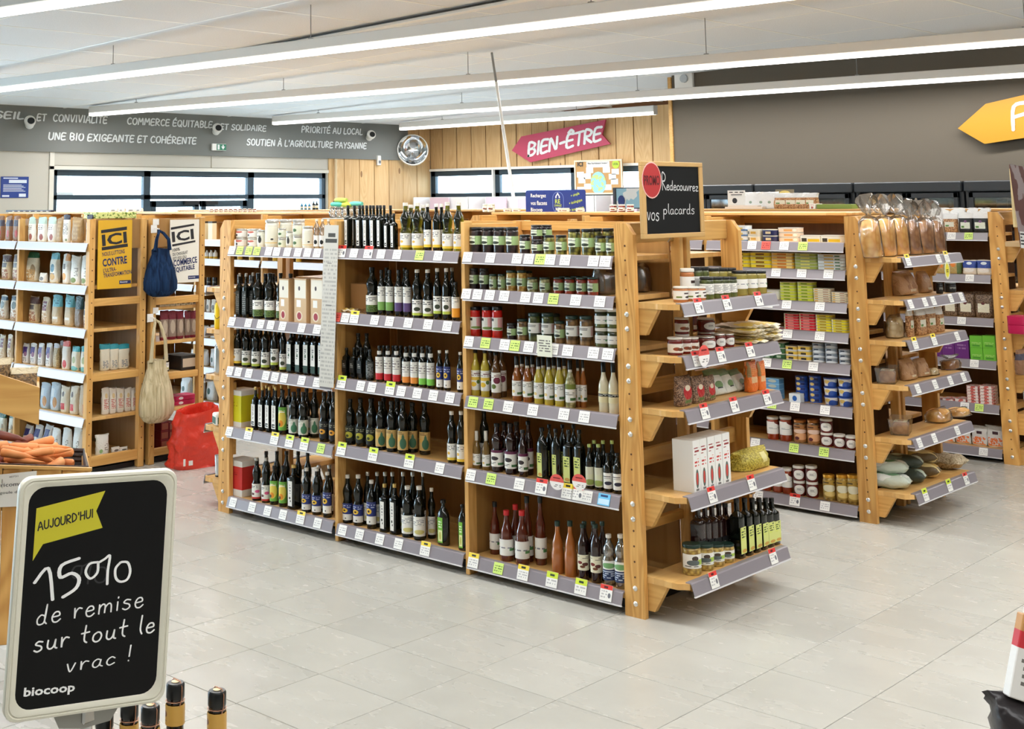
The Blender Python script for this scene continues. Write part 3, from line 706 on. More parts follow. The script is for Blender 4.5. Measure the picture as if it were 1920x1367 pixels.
def gondola(label, ups, ya, depth, levels, H=1.647, ends=(None, None), panels=None, end_tags=(), tags={}, pale=False, right_post=True, left_post=True, rear=(.06, .45, .8, 1.1), group=None, end_y=None):
    """ups: bay boundaries x; levels[bay]: rail bottoms seen on the near face"""
    g = tag(ob('shelving_gondola', None, None, (0, 0, 0)), label, 'shelving', group)
    yb = ya+depth; yc = (ya+yb)/2; x0, x1 = ups[0], ups[-1]
    et = ends[1] or (); el = ends[0] or ()
    if right_post:
        for a, b, f in ((ya, ya+.028, -1), (yb-.028, yb, 1)): post(g, x1, x1+.098, a, b, H, 1, f, et)
        for dy in (-.045, .015): part('centre_post', M().cbox(x1+.02, x1+.07, yc+dy, yc+dy+.03, .02, H-.03, .003), m_post, g)
        for z0, z1 in ((H-.09, H), (.9, .96), (.6, .67), (.33, .37)):
            part('cross_rail', M().cbox(x1+.012, x1+.04, ya+.03, yb-.03, z0, z1, .003), m_railY, g)
    if left_post:
        for a, b, f in ((ya, ya+.028, -1), (yb-.028, yb, 1)): post(g, x0-.098, x0, a, b, H, -1, f, el)
        for dy in (-.045, .015): part('centre_post', M().cbox(x0-.07, x0-.02, yc+dy, yc+dy+.03, .02, H-.03, .003), m_post, g)
        for z0, z1 in ((H-.09, H), (.6, .67)): part('cross_rail', M().cbox(x0-.04, x0-.012, ya+.03, yb-.03, z0, z1, .003), m_railY, g)
    for i, x in enumerate(ups[1:-1] if right_post else ups[1:]):
        for a, b in ((ya, ya+.06), (yc-.06, yc-.008), (yc+.008, yc+.06), (yb-.06, yb)):
            u = part('upright', M().cbox(x-.012, x+.012, a, b, 0, H, .002), m_post, g)
        for a, b in ((ya+.06, yc-.06), (yc+.06, yb-.06)): part('side_panel', M().box(x-.006, x+.006, a, b, .03, H-.075), m_panel, g)
        part('side_rail', M().cbox(x-.01, x+.01, ya+.06, yb-.06, H-.07, H-.01, .002), m_railY, g)
    for b, (xa, xb) in enumerate(zip(ups, ups[1:])):
        pl = (panels or {}).get(b, (.02, H-.004))
        part('back_panel', M().box(xa+.012, xb-.012, yc-.006, yc+.006, *pl), m_panel_shaded if ya > 7.05 and right_post and x1 > -4 else m_panel, g)
        part('top_batten', M().cbox(xa+.012, xb-.012, yc-.02, yc-.006, H-.05, H-.002, .002), m_railX, g)
        for k, z in enumerate(levels[b]):
            t = z+LIPH; w0 = xa+(.0 if b == 0 else .0125); w1 = xb-(.0 if b == len(ups)-2 else .0125)
            sh = ob('shelf', M().cbox(w0+.001, w1-.001, .004, yc-ya-.03, -.022, 0, .002).mesh('shelf', m_shelfX), g, (0, ya, t))
            rail(sh, w0+.003, w1-.003, 0, [(c, onY(u, pj((xb, ya, t-.02))[1], ya).x) for u, c in tags.get((b, k), ())], pale)
        for z in rear: part('rear_shelf', M().cbox(xa+.013, xb-.013, yc+.03, yb-.004, z, z+.022, .002), m_shelfX, g)
        part('base_board', M().box(xa+.012, xb-.012, ya+.09, yb-.09, .0, .03), m_black, g)
    for n, t in enumerate(et): end_shelf(g, x1+.098, ya, yb, t, 1, end_tags[n] if n < len(end_tags) else (), (end_y or {}).get(n))
    for n, t in enumerate(el): end_shelf(g, x0-.098, ya, yb, t, -1)
    return g
def P_(s):   # 'u:c u:c' -> [(u, c)]
    return [(float(a[:-1]), a[-1]) for a in s.split()]
YA, YB_, YC_ = 4.869, 7.103, 9.243
TA = {(0, 0): '439w 454g 471g 486g 508w 523w 543w 563w 581w 599w', (0, 1): '439w 470w 493w 512w 534w 570w 599w', (0, 2): '435w 451w 471w 503w 520w 537w 570w 599w',
      (0, 3): '434w 470y 519y 547l 575l 606g', (0, 4): '441w 477w 506w 535w 568y 600w',
      (1, 0): '645r 668w 695r 719w 749w 791g 826w', (1, 1): '636R 652w 669y 707w 735w 770w 807w 843w', (1, 2): '645l 681w 702w 736l 757w 787w 817w 848w',
      (1, 3): '645l 704l 772l 829w', (1, 4): '647w 679w 717w 752w 802y',
      (2, 0): '881w 924w 974w 996w 1017g 1036w 1064w 1117w 1139w', (2, 1): '879w 900w 923w 950w 990w 1014w 1042g 1084w 1129w', (2, 2): '884w 915g 951w 970g 996w 1021w 1042w 1069w 1117w 1144w',
      (2, 3): '892g 921g 958w 1004w 1062w 1100w', (2, 4): '888w 926g 979w 1020r 1069y 1087r 1105w 1137b', (2, 5): '893y 940g 986y 1040l 1094l 1141r'}
TA = {k: P_(v) for k, v in TA.items()}
def ytags(s, t, xo=-3.085): return [(c, onX(u, pj((xo, 5.3, t-.02))[1], xo).y) for u, c in P_(s)]
ZE = [1.305, 1.085, .862, .512, .168]
ET = [ytags(s, t) for s, t in zip(('1303r 1356r 1416r', '1299r 1345r 1400r', '1314r 1370r 1432r', '1328r 1403r', '1331r 1444r'), ZE)]
LA = [[1.449, 1.045, .767, .43, .046], [1.454, 1.118, .78, .441, .042], [1.453, 1.278, 1.054, .774, .436, .042]]
gA = gondola('tall pine shelving gondola of dark oil bottles and olive jars, nearest the aisle', [-6.04, -5.152, -4.253, -3.37], YA, .925, LA, ends=([1.25, 1.01, .745, .455, .165], ZE),
             panels={0: (1.46, 1.643)}, end_tags=ET, tags=TA, rear=(.06, .45, .8, 1.1, 1.28, 1.47))
TB = {(2, 0): '1413w 1439R 1473w 1508g', (2, 1): '1458w 1506w 1556w', (2, 2): '1444w 1478w 1540w', (2, 3): '1480w 1540w', (2, 4): '1441w 1479g 1528w', (2, 5): '1451g 1494w 1550w', (2, 6): '1420w 1492g 1548g', (2, 7): '1426w 1494r 1550w'}
TB = {k: P_(v) for k, v in TB.items()}
ZB = [1.42, 1.19, .972, .737, .455, .172]
def ytb(s, t): return [(c, onX(u, pj((-3.085, 7.6, t-.02))[1], -3.085).y) for u, c in P_(s)]
ETB = [ytb(s, t) for s, t in zip(('1696y 1754w 1769y', '1701w 1728w 1744w 1777w 1797w', '1709y 1745y 1789w', '1714w 1747w 1776w 1801w', '1717w 1745w 1789w', '1728l 1774l 1806r'), ZB)]
LB = [1.45, 1.297, 1.117, .953, .781, .549, .32, .028]
gB = gondola('pine shelving gondola of small tins and bread bags, behind the oil gondola', [-6.04, -5.152, -4.253, -3.37], YB_, .925, [[1.45, 1.1, .75, .4, .03]]*2+[LB], ends=(None, ZB), end_tags=ETB, tags=TB)
TCg = {(2, 0): '1818g 1786w', (2, 1): '1820w', (2, 2): '1805w', (2, 3): '1829w', (2, 4): '1838g 1811w', (2, 5): '1846w'}
TCg = {k: P_(v) for k, v in TCg.items()}
gC = gondola('farthest pine shelving gondola, at the right edge by the fridges', [-6.04, -5.152, -4.253, -3.37], YC_, .925, [[1.45, 1.1, .75, .4, .03]]*2+[[1.458, 1.176, .889, .61, .322, .038]], ends=(None, [1.45, 1.13, .86, .6, .33, .1]), tags=TCg)
# left-hand gondola with open ladder ends
XE = -7.52
def ladder_gondola(label, xs, ya, yb, levels, H, rails, shelves_end, face=-1, pale=True, tags={}):
    g = tag(ob('shelving_gondola', None), label, 'shelving')
    x1 = xs[-1]
    for a, b in ((ya, ya+.045), (yb-.045, yb)):
        o = part('post', M().cbox(x1-.045, x1, a, b, 0, H, .003), m_post, g)
        hm = M(); holes(hm, (a+b)/2, x1+.0012, [.12+.07*k for k in range(21)], 'X'); h = part('peg_holes', hm, m_hole, o); h['kind'] = 'stuff'
    for z0, z1 in rails: part('cross_rail', M().cbox(x1-.035, x1-.008, ya+.045, yb-.045, z0, z1, .003), m_railY, g)
    part('top_panel', M().cbox(x1-.03, x1-.014, ya+.045, yb-.045, H-.2, H-.004, .002), m_panel, g)
    for i, x in enumerate(xs[:-1]):
        for a, b in ((ya, ya+.045), (yb-.045, yb)): part('upright', M().cbox(x-.0125, x+.0125, a, b, 0, H, .002), m_post, g)
        part('side_panel', M().box(x-.008, x+.008, ya+.045, yb-.045, .05, H-.05), m_panel, g)
    yp = (yb-.012, yb-.002) if face < 0 else (ya+.002, ya+.012)
    for xa, xb in zip(xs, xs[1:]):
        part('back_panel', M().box(xa+.013, xb-(.046 if xb == x1 else .013), *yp, .03, H-.01), m_panel, g)
        part('base_board', M().box(xa+.02, xb-.05, ya+.08, yb-.05, 0, .03), m_black, g)
        for k, z in enumerate(levels):
            t = z+LIPH; e = .046 if xb == x1 else .0135
            if face < 0:
                sh = ob('shelf', M().cbox(xa+.014, xb-e, .004, yb-ya-.014, -.022, 0, .002).mesh('shelf', m_shelfX), g, (0, ya, t))
                rail(sh, xa+.006, xb-.016, 0, tags.get(k, ()) if xb == x1 else (), pale)
            else: part('shelf', M().cbox(xa+.014, xb-e, ya+.014, yb-.004, t-.022, t, .002), m_shelfX, g)
    return g
LL = [1.439, 1.161, .880, .594, .31, .05]
gL = ladder_gondola('pine ladder-ended shelving of flour and seed bags, yellow poster on its end', [-9.33, -8.43, XE], 4.875, 5.33, LL, 1.647, [(1.075, 1.125), (.59, .637), (.05, .116)], None)
gM = ladder_gondola('pine ladder-ended shelving with white poster, red bag standing before it', [-9.33, -8.43, XE], 5.37, 5.83, [1.33, .99, .757, .545, .30, .035], 1.647, [(1.055, 1.106), (.545, .59), (.05, .1)], None, face=1)
gN = gondola('distant pine shelving gondola seen between the poster end and the oil gondola', [-12.9, -12.0, -11.1, -10.2, -9.3, -8.4, -7.52], 7.1, .92, [[1.384, 1.22, .99, .765, .546, .305, .02]]*6, pale=True)
gO = gondola('distant pine shelving gondola behind the flour shelving, in the back row', [-12.9, -12.0, -11.1, -10.2, -9.3, -8.4, -7.6], 9.3, .92, [[1.42, 1.1, .8, .5, .2]]*6, pale=True)
# fridges along the taupe wall
m_fr = flat('fridge_charcoal', srgb(44, 48, 52), .35); m_frg = film('fridge_door_glass', (.62, .66, .68, 1), .5, .04)
m_frin = flat('fridge_inner', srgb(60, 66, 72), .6)
FX = [-8.3, -7.13, -6.02, -4.93, -3.83, -2.7]
for i, (a, b) in enumerate(zip(FX, FX[1:])):
    lab = 'charcoal upright fridge against the taupe wall, ' + ORD[i] + ' from the left'
    f = tag(ob('upright_fridge', M().box(a+.01, b-.01, 13.72, 13.78, 0, 1.9).box(a+.01, a+.05, 12.98, 13.72, 0, 1.9).box(b-.05, b-.01, 12.98, 13.72, 0, 1.9).cbox(a+.01, b-.01, 12.92, 13.78, 1.8, 1.9, .01).box(a+.01, b-.01, 12.98, 13.72, 0, .25).mesh('upright_fridge', m_fr)), lab, 'fridge', 'upright fridges')
    for c, d in ((a+.05, (a+b)/2-.004), ((a+b)/2+.004, b-.05)):
        dm = M()
        for q in ((c, c+.045, .26, 1.79), (d-.045, d, .26, 1.79), (c, d, .26, .31), (c, d, 1.74, 1.79)): dm.cbox(q[0], q[1], 12.93, 12.97, q[2], q[3], .004)
        do = part('door', dm, m_fr, f); part('glass', M().box(c+.04, d-.04, 12.945, 12.953, .3, 1.75), m_frg, do)
    for z in (.55, .9, 1.2, 1.5):
        s_ = part('shelf', M().box(a+.05, b-.05, 13.02, 13.7, z, z+.015).box(a+.05, b-.05, 13.0, 13.02, z-.01, z+.03), m_frin, f)
    gm = M(); rnd = random.Random(i)
    for z in (.565, .915, 1.215, 1.515):
        x = a+.08
        while x < b-.15:
            w = rnd.uniform(.05, .1); gm.cbox(x, x+w, 13.06, 13.3, z, z+rnd.uniform(.1, .22), .006); x += w+.01
    o = part('chilled_goods', gm, pmat('chilled_goods', srgb(120, 126, 136), (), fab=(3, srgb(54, 60, 72))), f); o['kind'] = 'stuff'
# white display units under the wooden wall's windows
m_unit = flat('white_display_unit', srgb(240, 238, 236), .4); m_pink = flat('pink_header', srgb(226, 200, 212), .5)
for i in range(5):
    a = -15.05+i*1.22
    f = tag(ob('display_unit', M().box(a, a+1.2, 16.38, 16.42, 0, 1.81).box(a, a+.02, 16.0, 16.38, 0, 1.81).box(a+1.18, a+1.2, 16.0, 16.38, 0, 1.81).mesh('display_unit', m_unit)), 'white cosmetics display unit under the wooden wall windows, '+ORD[i]+' from left', 'display unit', 'white display units')
    for z in (.3, .65, 1.0, 1.3): part('shelf', M().box(a+.02, a+1.18, 16.02, 16.38, z, z+.02), m_unit, f)
    part('header_panel', M().cbox(a+.1, a+.52, 16.3, 16.33, 1.5, 1.80, .004), m_pink, f)
    if i == 1: part('header_panel', M().cbox(a+.75, a+1.15, 16.3, 16.33, 1.5, 1.78, .004), m_pink, f)
    for q in range(4):
        part('shelf_item', M().lathe([(.035, 0), (.035, .12), (.012, .13), (.012, .17)], 10, cx=a+.2+q*.25, cy=16.1, cz=1.32), [flat('cos_blue', srgb(90, 150, 200), .4), flat('cos_white', srgb(230, 230, 228), .4), flat('cos_rose', srgb(210, 120, 140), .4)][q % 3], f, 40)
# corkboard
P0, P1 = onY(1077, 365, 16.42), onY(1165, 298, 16.42)
cw, chh = P1.x-P0.x, P1.z-P0.z
o = tag(ob('cork_board', M().cbox(0, cw, 0, .02, 0, chh, .003).mesh('cork_board', flat('cork', srgb(196, 152, 98), .9)), None, (P0.x, 16.44, P0.z)), 'cork notice board with world map and white cards before the windows', 'notice board')
fm = M()
for q in ((0, cw, 0, .025), (0, cw, chh-.025, chh), (0, .025, .025, chh-.025), (cw-.025, cw, .025, chh-.025)): fm.cbox(q[0], q[1], -.012, 0, q[2], q[3], .003)
part('frame', fm, flat('pale_wood_frame', srgb(236, 222, 196), .5), o)
m_map = pmat('globe_map', srgb(150, 205, 226), (), fab=(14, srgb(190, 214, 130), .52))
part('world_map', M().prism([(cw*.5+.14*math.cos(a*.3927), chh*.33+.17*math.sin(a*.3927)) for a in range(16)], -.006, -.001, 'Y'), m_map, o, fix=True)
part('local_badge', M().prism([(cw*.87+.065*math.cos(a*.3927), chh*.86+.065*math.sin(a*.3927)) for a in range(16)], -.006, -.001, 'Y'), flat('badge_lime', srgb(190, 214, 60), .5), o, fix=True)
t_dark = flat('print_dark', srgb(30, 30, 34), .5)
t_navy = flat('print_navy', srgb(24, 40, 92), .5)
def ftext(txt, mat, par, org, ex, ey, w=None, h=None, shear=0, bold=.015): return place_text(font_mesh(txt, mat, shear, bold), par, org, ex, ey, w, h)
ftext('LOCAL', flat('print_green', srgb(30, 90, 40), .5), o, (cw*.87-.045, -.008, chh*.86-.015), (1, 0, 0), (0, 0, 1), .09, .035)
part('title_card', M().box(cw*.26, cw*.74, -.004, -.001, chh*.78, chh*.95), m_white, o)
ftext('ICI', t_dark, o, (cw*.07, -.006, chh*.82), (1, 0, 0), (0, 0, 1), .1, .07, 0, .03)
ftext('Nos fournisseurs locaux !', t_dark, o, (cw*.29, -.006, chh*.875), (1, 0, 0), (0, 0, 1), cw*.42, .03)
for k, (a, b) in enumerate(((.05, .5), (.25, .62), (.6, .62), (.78, .56), (.2, .45), (.72, .42), (.08, .33), (.76, .28), (.2, .15), (.62, .12), (.05, .06))):
    part('card', M().cbox(cw*a, cw*a+.13, -.005, -.001, chh*b, chh*b+.085, .001), m_white, o)
# ================================================================ goods: shapes
PROF = {
 'round': [(.93, 0), (1, .012), (1, .60), (.95, .655), (.7, .73), (.47, .79), (.41, .83), (.40, .93), (.43, .935), (.43, .945)],
 'waist': [(.92, 0), (1, .012), (1, .38), (.93, .42), (.80, .47), (.78, .50), (.88, .55), (.97, .61), (.96, .67), (.80, .735), (.55, .785), (.42, .825), (.39, .93), (.42, .935), (.42, .945)],
 'square': [(.96, 0), (1, .01), (1, .66), (.95, .70), (.68, .74), (.45, .77), (.40, .80), (.39, .93), (.42, .935), (.42, .945)],
 'slim': [(.95, 0), (1, .012), (1, .50), (.9, .58), (.62, .66), (.42, .74), (.37, .78), (.37, .80)],
 'oval': [(.9, 0), (1, .03), (1, .62), (.9, .70), (.6, .78), (.32, .83), (.26, .86), (.25, .93), (.3, .935), (.3, .945)],
 'flask': [(.93, 0), (1, .012), (1, .42), (.9, .50), (.66, .60), (.52, .68), (.5, .72), (.4, .80), (.37, .86), (.36, .93), (.38, .945)],
 'pet': [(.85, 0), (1, .03), (1, .26), (.94, .30), (1, .34), (1, .52), (.86, .56), (.82, .60), (.97, .65), (.92, .72), (.6, .82), (.36, .87), (.36, .935)],
 'cola': [(.93, 0), (1, .02), (1, .36), (.94, .42), (.82, .48), (.84, .54), (.8, .60), (.6, .68), (.42, .76), (.36, .82), (.34, .93), (.36, .945)],
 'jar': [(.90, 0), (1, .03), (1, .80), (.95, .86), (.86, .89), (.86, .90)],
 'jarlow': [(.90, 0), (1, .05), (1, .72), (.94, .80), (.88, .83), (.88, .84)],
}
CAPS = {'round': (.47, .93, 1.0), 'waist': (.46, .93, 1.0), 'square': (.46, .925, 1.0), 'slim': (.44, .80, 1.0), 'oval': (.34, .93, 1.0), 'flask': (.42, .93, 1.0),
        'pet': (.45, .93, 1.0), 'cola': (.42, .90, 1.0), 'jar': (.96, .89, 1.0), 'jarlow': (.96, .83, 1.0)}
SLEEVE = {'slim': (.37, .72, .80)}
MC = {}
def label_patch(r, h, v0, v1, arc, sq, name, mat, mid=None):
    m = M(); n = 10; rr = r*1.012+.0006
    if sq:
        w = r*sq; yy = -r*1.0-.0008 if sq < 1.5 else -r
        m.v = [(-w, yy, v0*h), (w, yy, v0*h), (w, yy, v1*h), (-w, yy, v1*h), (-w, yy+.0006, v0*h), (w, yy+.0006, v0*h), (w, yy+.0006, v1*h), (-w, yy+.0006, v1*h)]
        m.quad((0, 1, 2, 3), ((0, 0), (1, 0), (1, 1), (0, 1))); m.quad((7, 6, 5, 4), ((0, 0),)*4)
        for q in ((0, 4, 5, 1), (2, 6, 7, 3), (0, 3, 7, 4), (1, 5, 6, 2)): m.quad(q, ((0, 0),)*4)
    else:
        a0 = -math.pi/2-math.radians(arc/2)
        for k in range(n+1):
            a = a0+math.radians(arc)*k/n
            for R_, z in ((rr, v0), (rr, v1), (rr-.0006, v0), (rr-.0006, v1)): m.v.append((R_*math.cos(a), R_*math.sin(a), z*h))
        for k in range(n):
            b = k*4; c = b+4; u0, u1 = k/n, (k+1)/n
            m.quad((b, c, c+1, b+1), ((u0, 0), (u1, 0), (u1, 1), (u0, 1))); m.quad((b+3, c+3, c+2, b+2), ((0, 0),)*4)
            m.quad((b+1, c+1, c+3, b+3), ((0, 0),)*4); m.quad((b+2, c+2, c, b), ((0, 0),)*4)
    return m.mesh(name, mat, 50)
def vessel(shape, h, r, body, cap, lab, v0=.08, v1=.42, arc=170, sq=0, lab2=None, neck=None):
    h = round(h, 3); r = round(r, 4); key = (shape, h, r, body.name, cap.name, lab.name if lab else '', v0, v1, arc)
    if key in MC: return MC[key]
    P = PROF[shape]; kk = shape.startswith('jar')
    b = M().lathe([(a*r, z*h) for a, z in P], 14, sq=1 if shape == 'square' else 0, sy=.62 if shape == 'oval' else 1)
    bm_ = b.mesh('jar_glass' if kk else 'bottle_body', body, 35)
    cr_, c0, c1 = CAPS[shape]; R_ = cr_*r
    cm = M()
    if kk: cm.lathe([(R_*.99, c0*h), (R_*1.03, c0*h+.001), (R_*1.03, h-.003), (R_*.98, h), (R_*.8, h-.0012)], 18)
    else: cm.lathe([(R_, c0*h), (R_, h-.0015), (R_*.9, h)], 12)
    parts = [('lid' if kk else 'cap', cm.mesh('lid' if kk else 'cap', cap, 35))]
    if shape in SLEEVE and neck:
        a, z0, z1 = SLEEVE[shape]; parts.append(('neck_band', M().lathe([(a*r*1.15, z0*h), (a*r*1.05, z1*h)], 12).mesh('neck_band', neck, 40)))
    if lab:
        parts.append(('label', label_patch(r*(.62 if shape == 'oval' else 1), h, v0, v1, arc, sq or (.92 if shape == 'square' else (.7 if shape == 'oval' else 0)), 'label', lab)))
        if shape == 'oval':
            pass
    if lab2: parts.append(('neck_label', label_patch(r*lab2[1], h, lab2[2], lab2[3], 160, 0, 'neck_label', lab2[0])))
    MC[key] = (bm_, parts); return MC[key]
from mathutils import noise as mnoise
def bag_mesh(w, d, h, mat, seed=0, top=.12, crimp=.85, name='bag', lean=0, rough=.04, neckz=None):
    rnd = random.Random(seed); m = M(); n = 20
    if neckz: Z = [(0, .8, .8), (.03, .97, .97), (neckz*.5, 1, 1), (neckz*.85, .97, .95), (neckz*.95, .6, .6), (neckz, .2, .22), (neckz+.03, .26, .22), ((neckz+1)/2, .62, .6), (1, 1.0, .85)]
    else: Z = [(0, .84, .8), (.03, .97, .95), (.14, 1, 1), (.3, 1.01, 1), (.45, 1, .97), (.6, .99, .9), (.72, 1, .8), (.82, 1.02, .62), (.9, 1.05, .42), (.95, 1.09, .22), (1, crimp+.29, .1)]
    ph = [rnd.uniform(0, 6.28) for _ in range(6)]
    for k, (z, a, b) in enumerate(Z):
        for i in range(n):
            t = 2*math.pi*i/n; c, s = math.cos(t), math.sin(t); p = 3.6 if b > .3 else 2.4
            q = (abs(c)**p+abs(s)**p)**(-1/p)
            wob = 1+rough*(math.sin(3*t+ph[k % 6]+z*4)+.7*math.sin(5*t+ph[(k+2) % 6]-z*7))
            if neckz and z > neckz: wob = 1+.35*math.sin(4*t+ph[0])*rnd.uniform(.5, 1.2)
            zz_ = z*h*(1+(.03 if not neckz else .12)*math.sin(2*t+ph[1])*(z > .8))
            if not neckz: nf = mnoise.noise(Vector((c*1.7+seed*3, s*1.7, z*4.2))); wob += .11*nf*min(1, z*5)
            m.v.append((w/2*a*c*q*wob+lean*z*z*h*.3, d/2*b*s*q*wob+lean*0, zz_))
    for k in range(len(Z)-1):
        for i in range(n):
            j = (i+1) % n; m.quad([k*n+i, k*n+j, (k+1)*n+j, (k+1)*n+i])
    m.quad(list(range(n))[::-1]); L = (len(Z)-1)*n; m.quad([L+i for i in range(n)])
    return m.mesh(name, mat, 60, planar=(-w/2, w/2, 0, h))
def carton(w, d, h, mat, name='carton', c=.002):
    return M().cbox(-w/2, w/2, -d/2, d/2, 0, h, c).mesh(name, mat, 0, planar=(-w/2, w/2, 0, h))
# ---------------------------------------------------------------- goods: placing
REG = []
def put(name, me, parts, p, rz, look, where, cat, group, order=0, tilt=(0, 0)):
    o = ob(name, me, None, tuple(p), (tilt[0], tilt[1], rz)); o['category'] = cat; o['group'] = group
    for nm, pm_ in parts: ob(nm, pm_, o)
    REG.append((look, where, order, o)); return o
NUM = 'none one two three four five six seven eight nine ten eleven twelve thirteen fourteen fifteen sixteen'.split()
def finish_labels():
    from collections import defaultdict
    g = defaultdict(list)
    for look, where, order, o in REG: g[(look, where)].append((order, o))
    for (look, where), L in g.items():
        L.sort(key=lambda t: t[0])
        for i, (_, o) in enumerate(L):
            o['label'] = f'{look}, {where}' if len(L) == 1 else (f'{look}, {ORD[i]} of {NUM[len(L)]}, {where}')
class Face:
    # 'Y' faces front -Y at plane y=c ; 'X' faces +X at plane x=c (gondola end)
    def __init__(s, ax, c): s.ax = ax; s.c = c
    def xy(s, u, off, z):
        c = s.c+off if s.ax == 'Y' else s.c-off
        v = 700
        for _ in range(4):
            p = onY(u, v, c) if s.ax == 'Y' else onX(u, v, c)
            v = pj((p.x, p.y, z))[1]
        return p.x, p.y, v
    def top(s, u, v, off):
        c = s.c+off if s.ax == 'Y' else s.c-off
        return (onY(u, v, c) if s.ax == 'Y' else onX(u, v, c)).z
    @property
    def rz(s): return 0 if s.ax == 'Y' else math.pi/2
FA, FB, FC, FL = Face('Y', YA), Face('Y', YB_), Face('Y', YC_), Face('Y', 4.875)
EA, EB = Face('X', -3.09), Face('X', -3.09)
def row(face, z, items, where, group):
    """items: (kind, [u], top pixel or height in m, width px or m, depth row, opt spec)"""
    todo = []
    for it in items:
        kind, us, vt, wd, dep = it[:5]; K = KIND[kind]; opt = it[5] if len(it) > 5 else {}
        for u in us:
            x, y, v = face.xy(u, .06, z); q = pj((x, y, z))[2]/CF
            w = wd*q if wd > 1 else wd
            if K['fn'] is f_bag: w *= 1.3
            elif K['fn'] is f_stack and K.get('shape') in ('tin', 'box'): w *= 1.16
            r = w/2; off = .03+r*K.get('fd', 1)+dep*(w*K.get('fd', 1)*1.04+.004)+opt.get('off', 0)
            x, y, v = face.xy(u, off, z)
            h = (face.top(u, vt, off)-z) if vt > 5 else vt
            todo.append([x if face.ax == 'Y' else y, r, dep, off, h, kind, u, opt, (x, y)])
    for dep in {t[2] for t in todo}:
        L = sorted([t for t in todo if t[2] == dep], key=lambda t: t[0])
        for a, b in zip(L, L[1:]):
            if a[7].get('stk') or b[7].get('stk'): continue
            gap = b[0]-a[0]
            if a[1]+b[1] > gap*.985 and gap > .01:
                k = gap*.985/(a[1]+b[1]); a[1] *= max(k, .6); b[1] *= max(k, .6)
    for pos, r, dep, off, h, kind, u, opt, (x, y) in todo:
        K = KIND[kind]; base = z+opt.get('dz', 0)
        rz = face.rz+random.uniform(-.1, .1)*K.get('jit', 1)
        wh = where+(' behind' if dep > 0 else '')
        K['fn'](x, y, base, rz, r, h, K, wh, group, pos, opt)
def f_vessel(x, y, z, rz, r, h, K, wh, group, order, opt):
    n = opt.get('n', 1); hh = h/n
    if K['shape'] not in ('square', 'oval'): rz += .42 if abs(rz) < .8 else -.42
    for i in range(n):
        me, parts = vessel(K['shape'], hh, r, K['body'], K['cap'], K.get('lab'), *K.get('lv', (.08, .42)), K.get('arc', 170), K.get('sqw', 0), K.get('lab2'), K.get('neck'))
        wh2 = wh+(' '+('bottom', 'top')[i] if n == 2 else '')
        put('jar' if K['shape'].startswith('jar') else 'bottle', me, parts, (x, y, z+i*(hh+.0005)), rz, K['look'], wh2, 'jar' if K['shape'].startswith('jar') else 'bottle', group, order)
def f_bag(x, y, z, rz, r, h, K, wh, group, order, opt):
    s = random.randrange(4); w = r*2; d = w*K.get('d', .46); key = ('bag', K['mat'].name, round(w, 2), round(h, 2), s)
    if key not in MC: MC[key] = bag_mesh(w, d, h, K['mat'], s+3, neckz=K.get('neckz'), rough=K.get('wob', .04))
    parts = []
    if K.get('inner'):
        k2 = key+('in',)
        if k2 not in MC: MC[k2] = K['inner'](w, d, h)
        parts = [(K['iname'], MC[k2])]
    if K.get('band'):
        k3 = key+('bd',)
        if k3 not in MC:
            bw = M(); bw.v = [(-w*.49, -d*.10, h*.93), (w*.49, -d*.10, h*.93), (w*.5, -.004, h*1.01), (-w*.5, -.004, h*1.01), (-w*.49, d*.10, h*.93), (w*.49, d*.10, h*.93), (w*.5, .004, h*1.01), (-w*.5, .004, h*1.01)]
            for q in ((0, 1, 2, 3), (5, 4, 7, 6), (0, 3, 7, 4), (1, 5, 6, 2), (3, 2, 6, 7)): bw.quad(q)
            MC[k3] = bw.mesh('crimped_seal', K['band'])
        parts.append(('crimped_seal', MC[k3]))
    put(K.get('name', 'bag'), MC[key], parts, (x, y, z+.001), rz, K['look'], wh, K.get('cat', 'bag'), group, order, tilt=opt.get('tilt', K.get('tilt', (0, 0))))
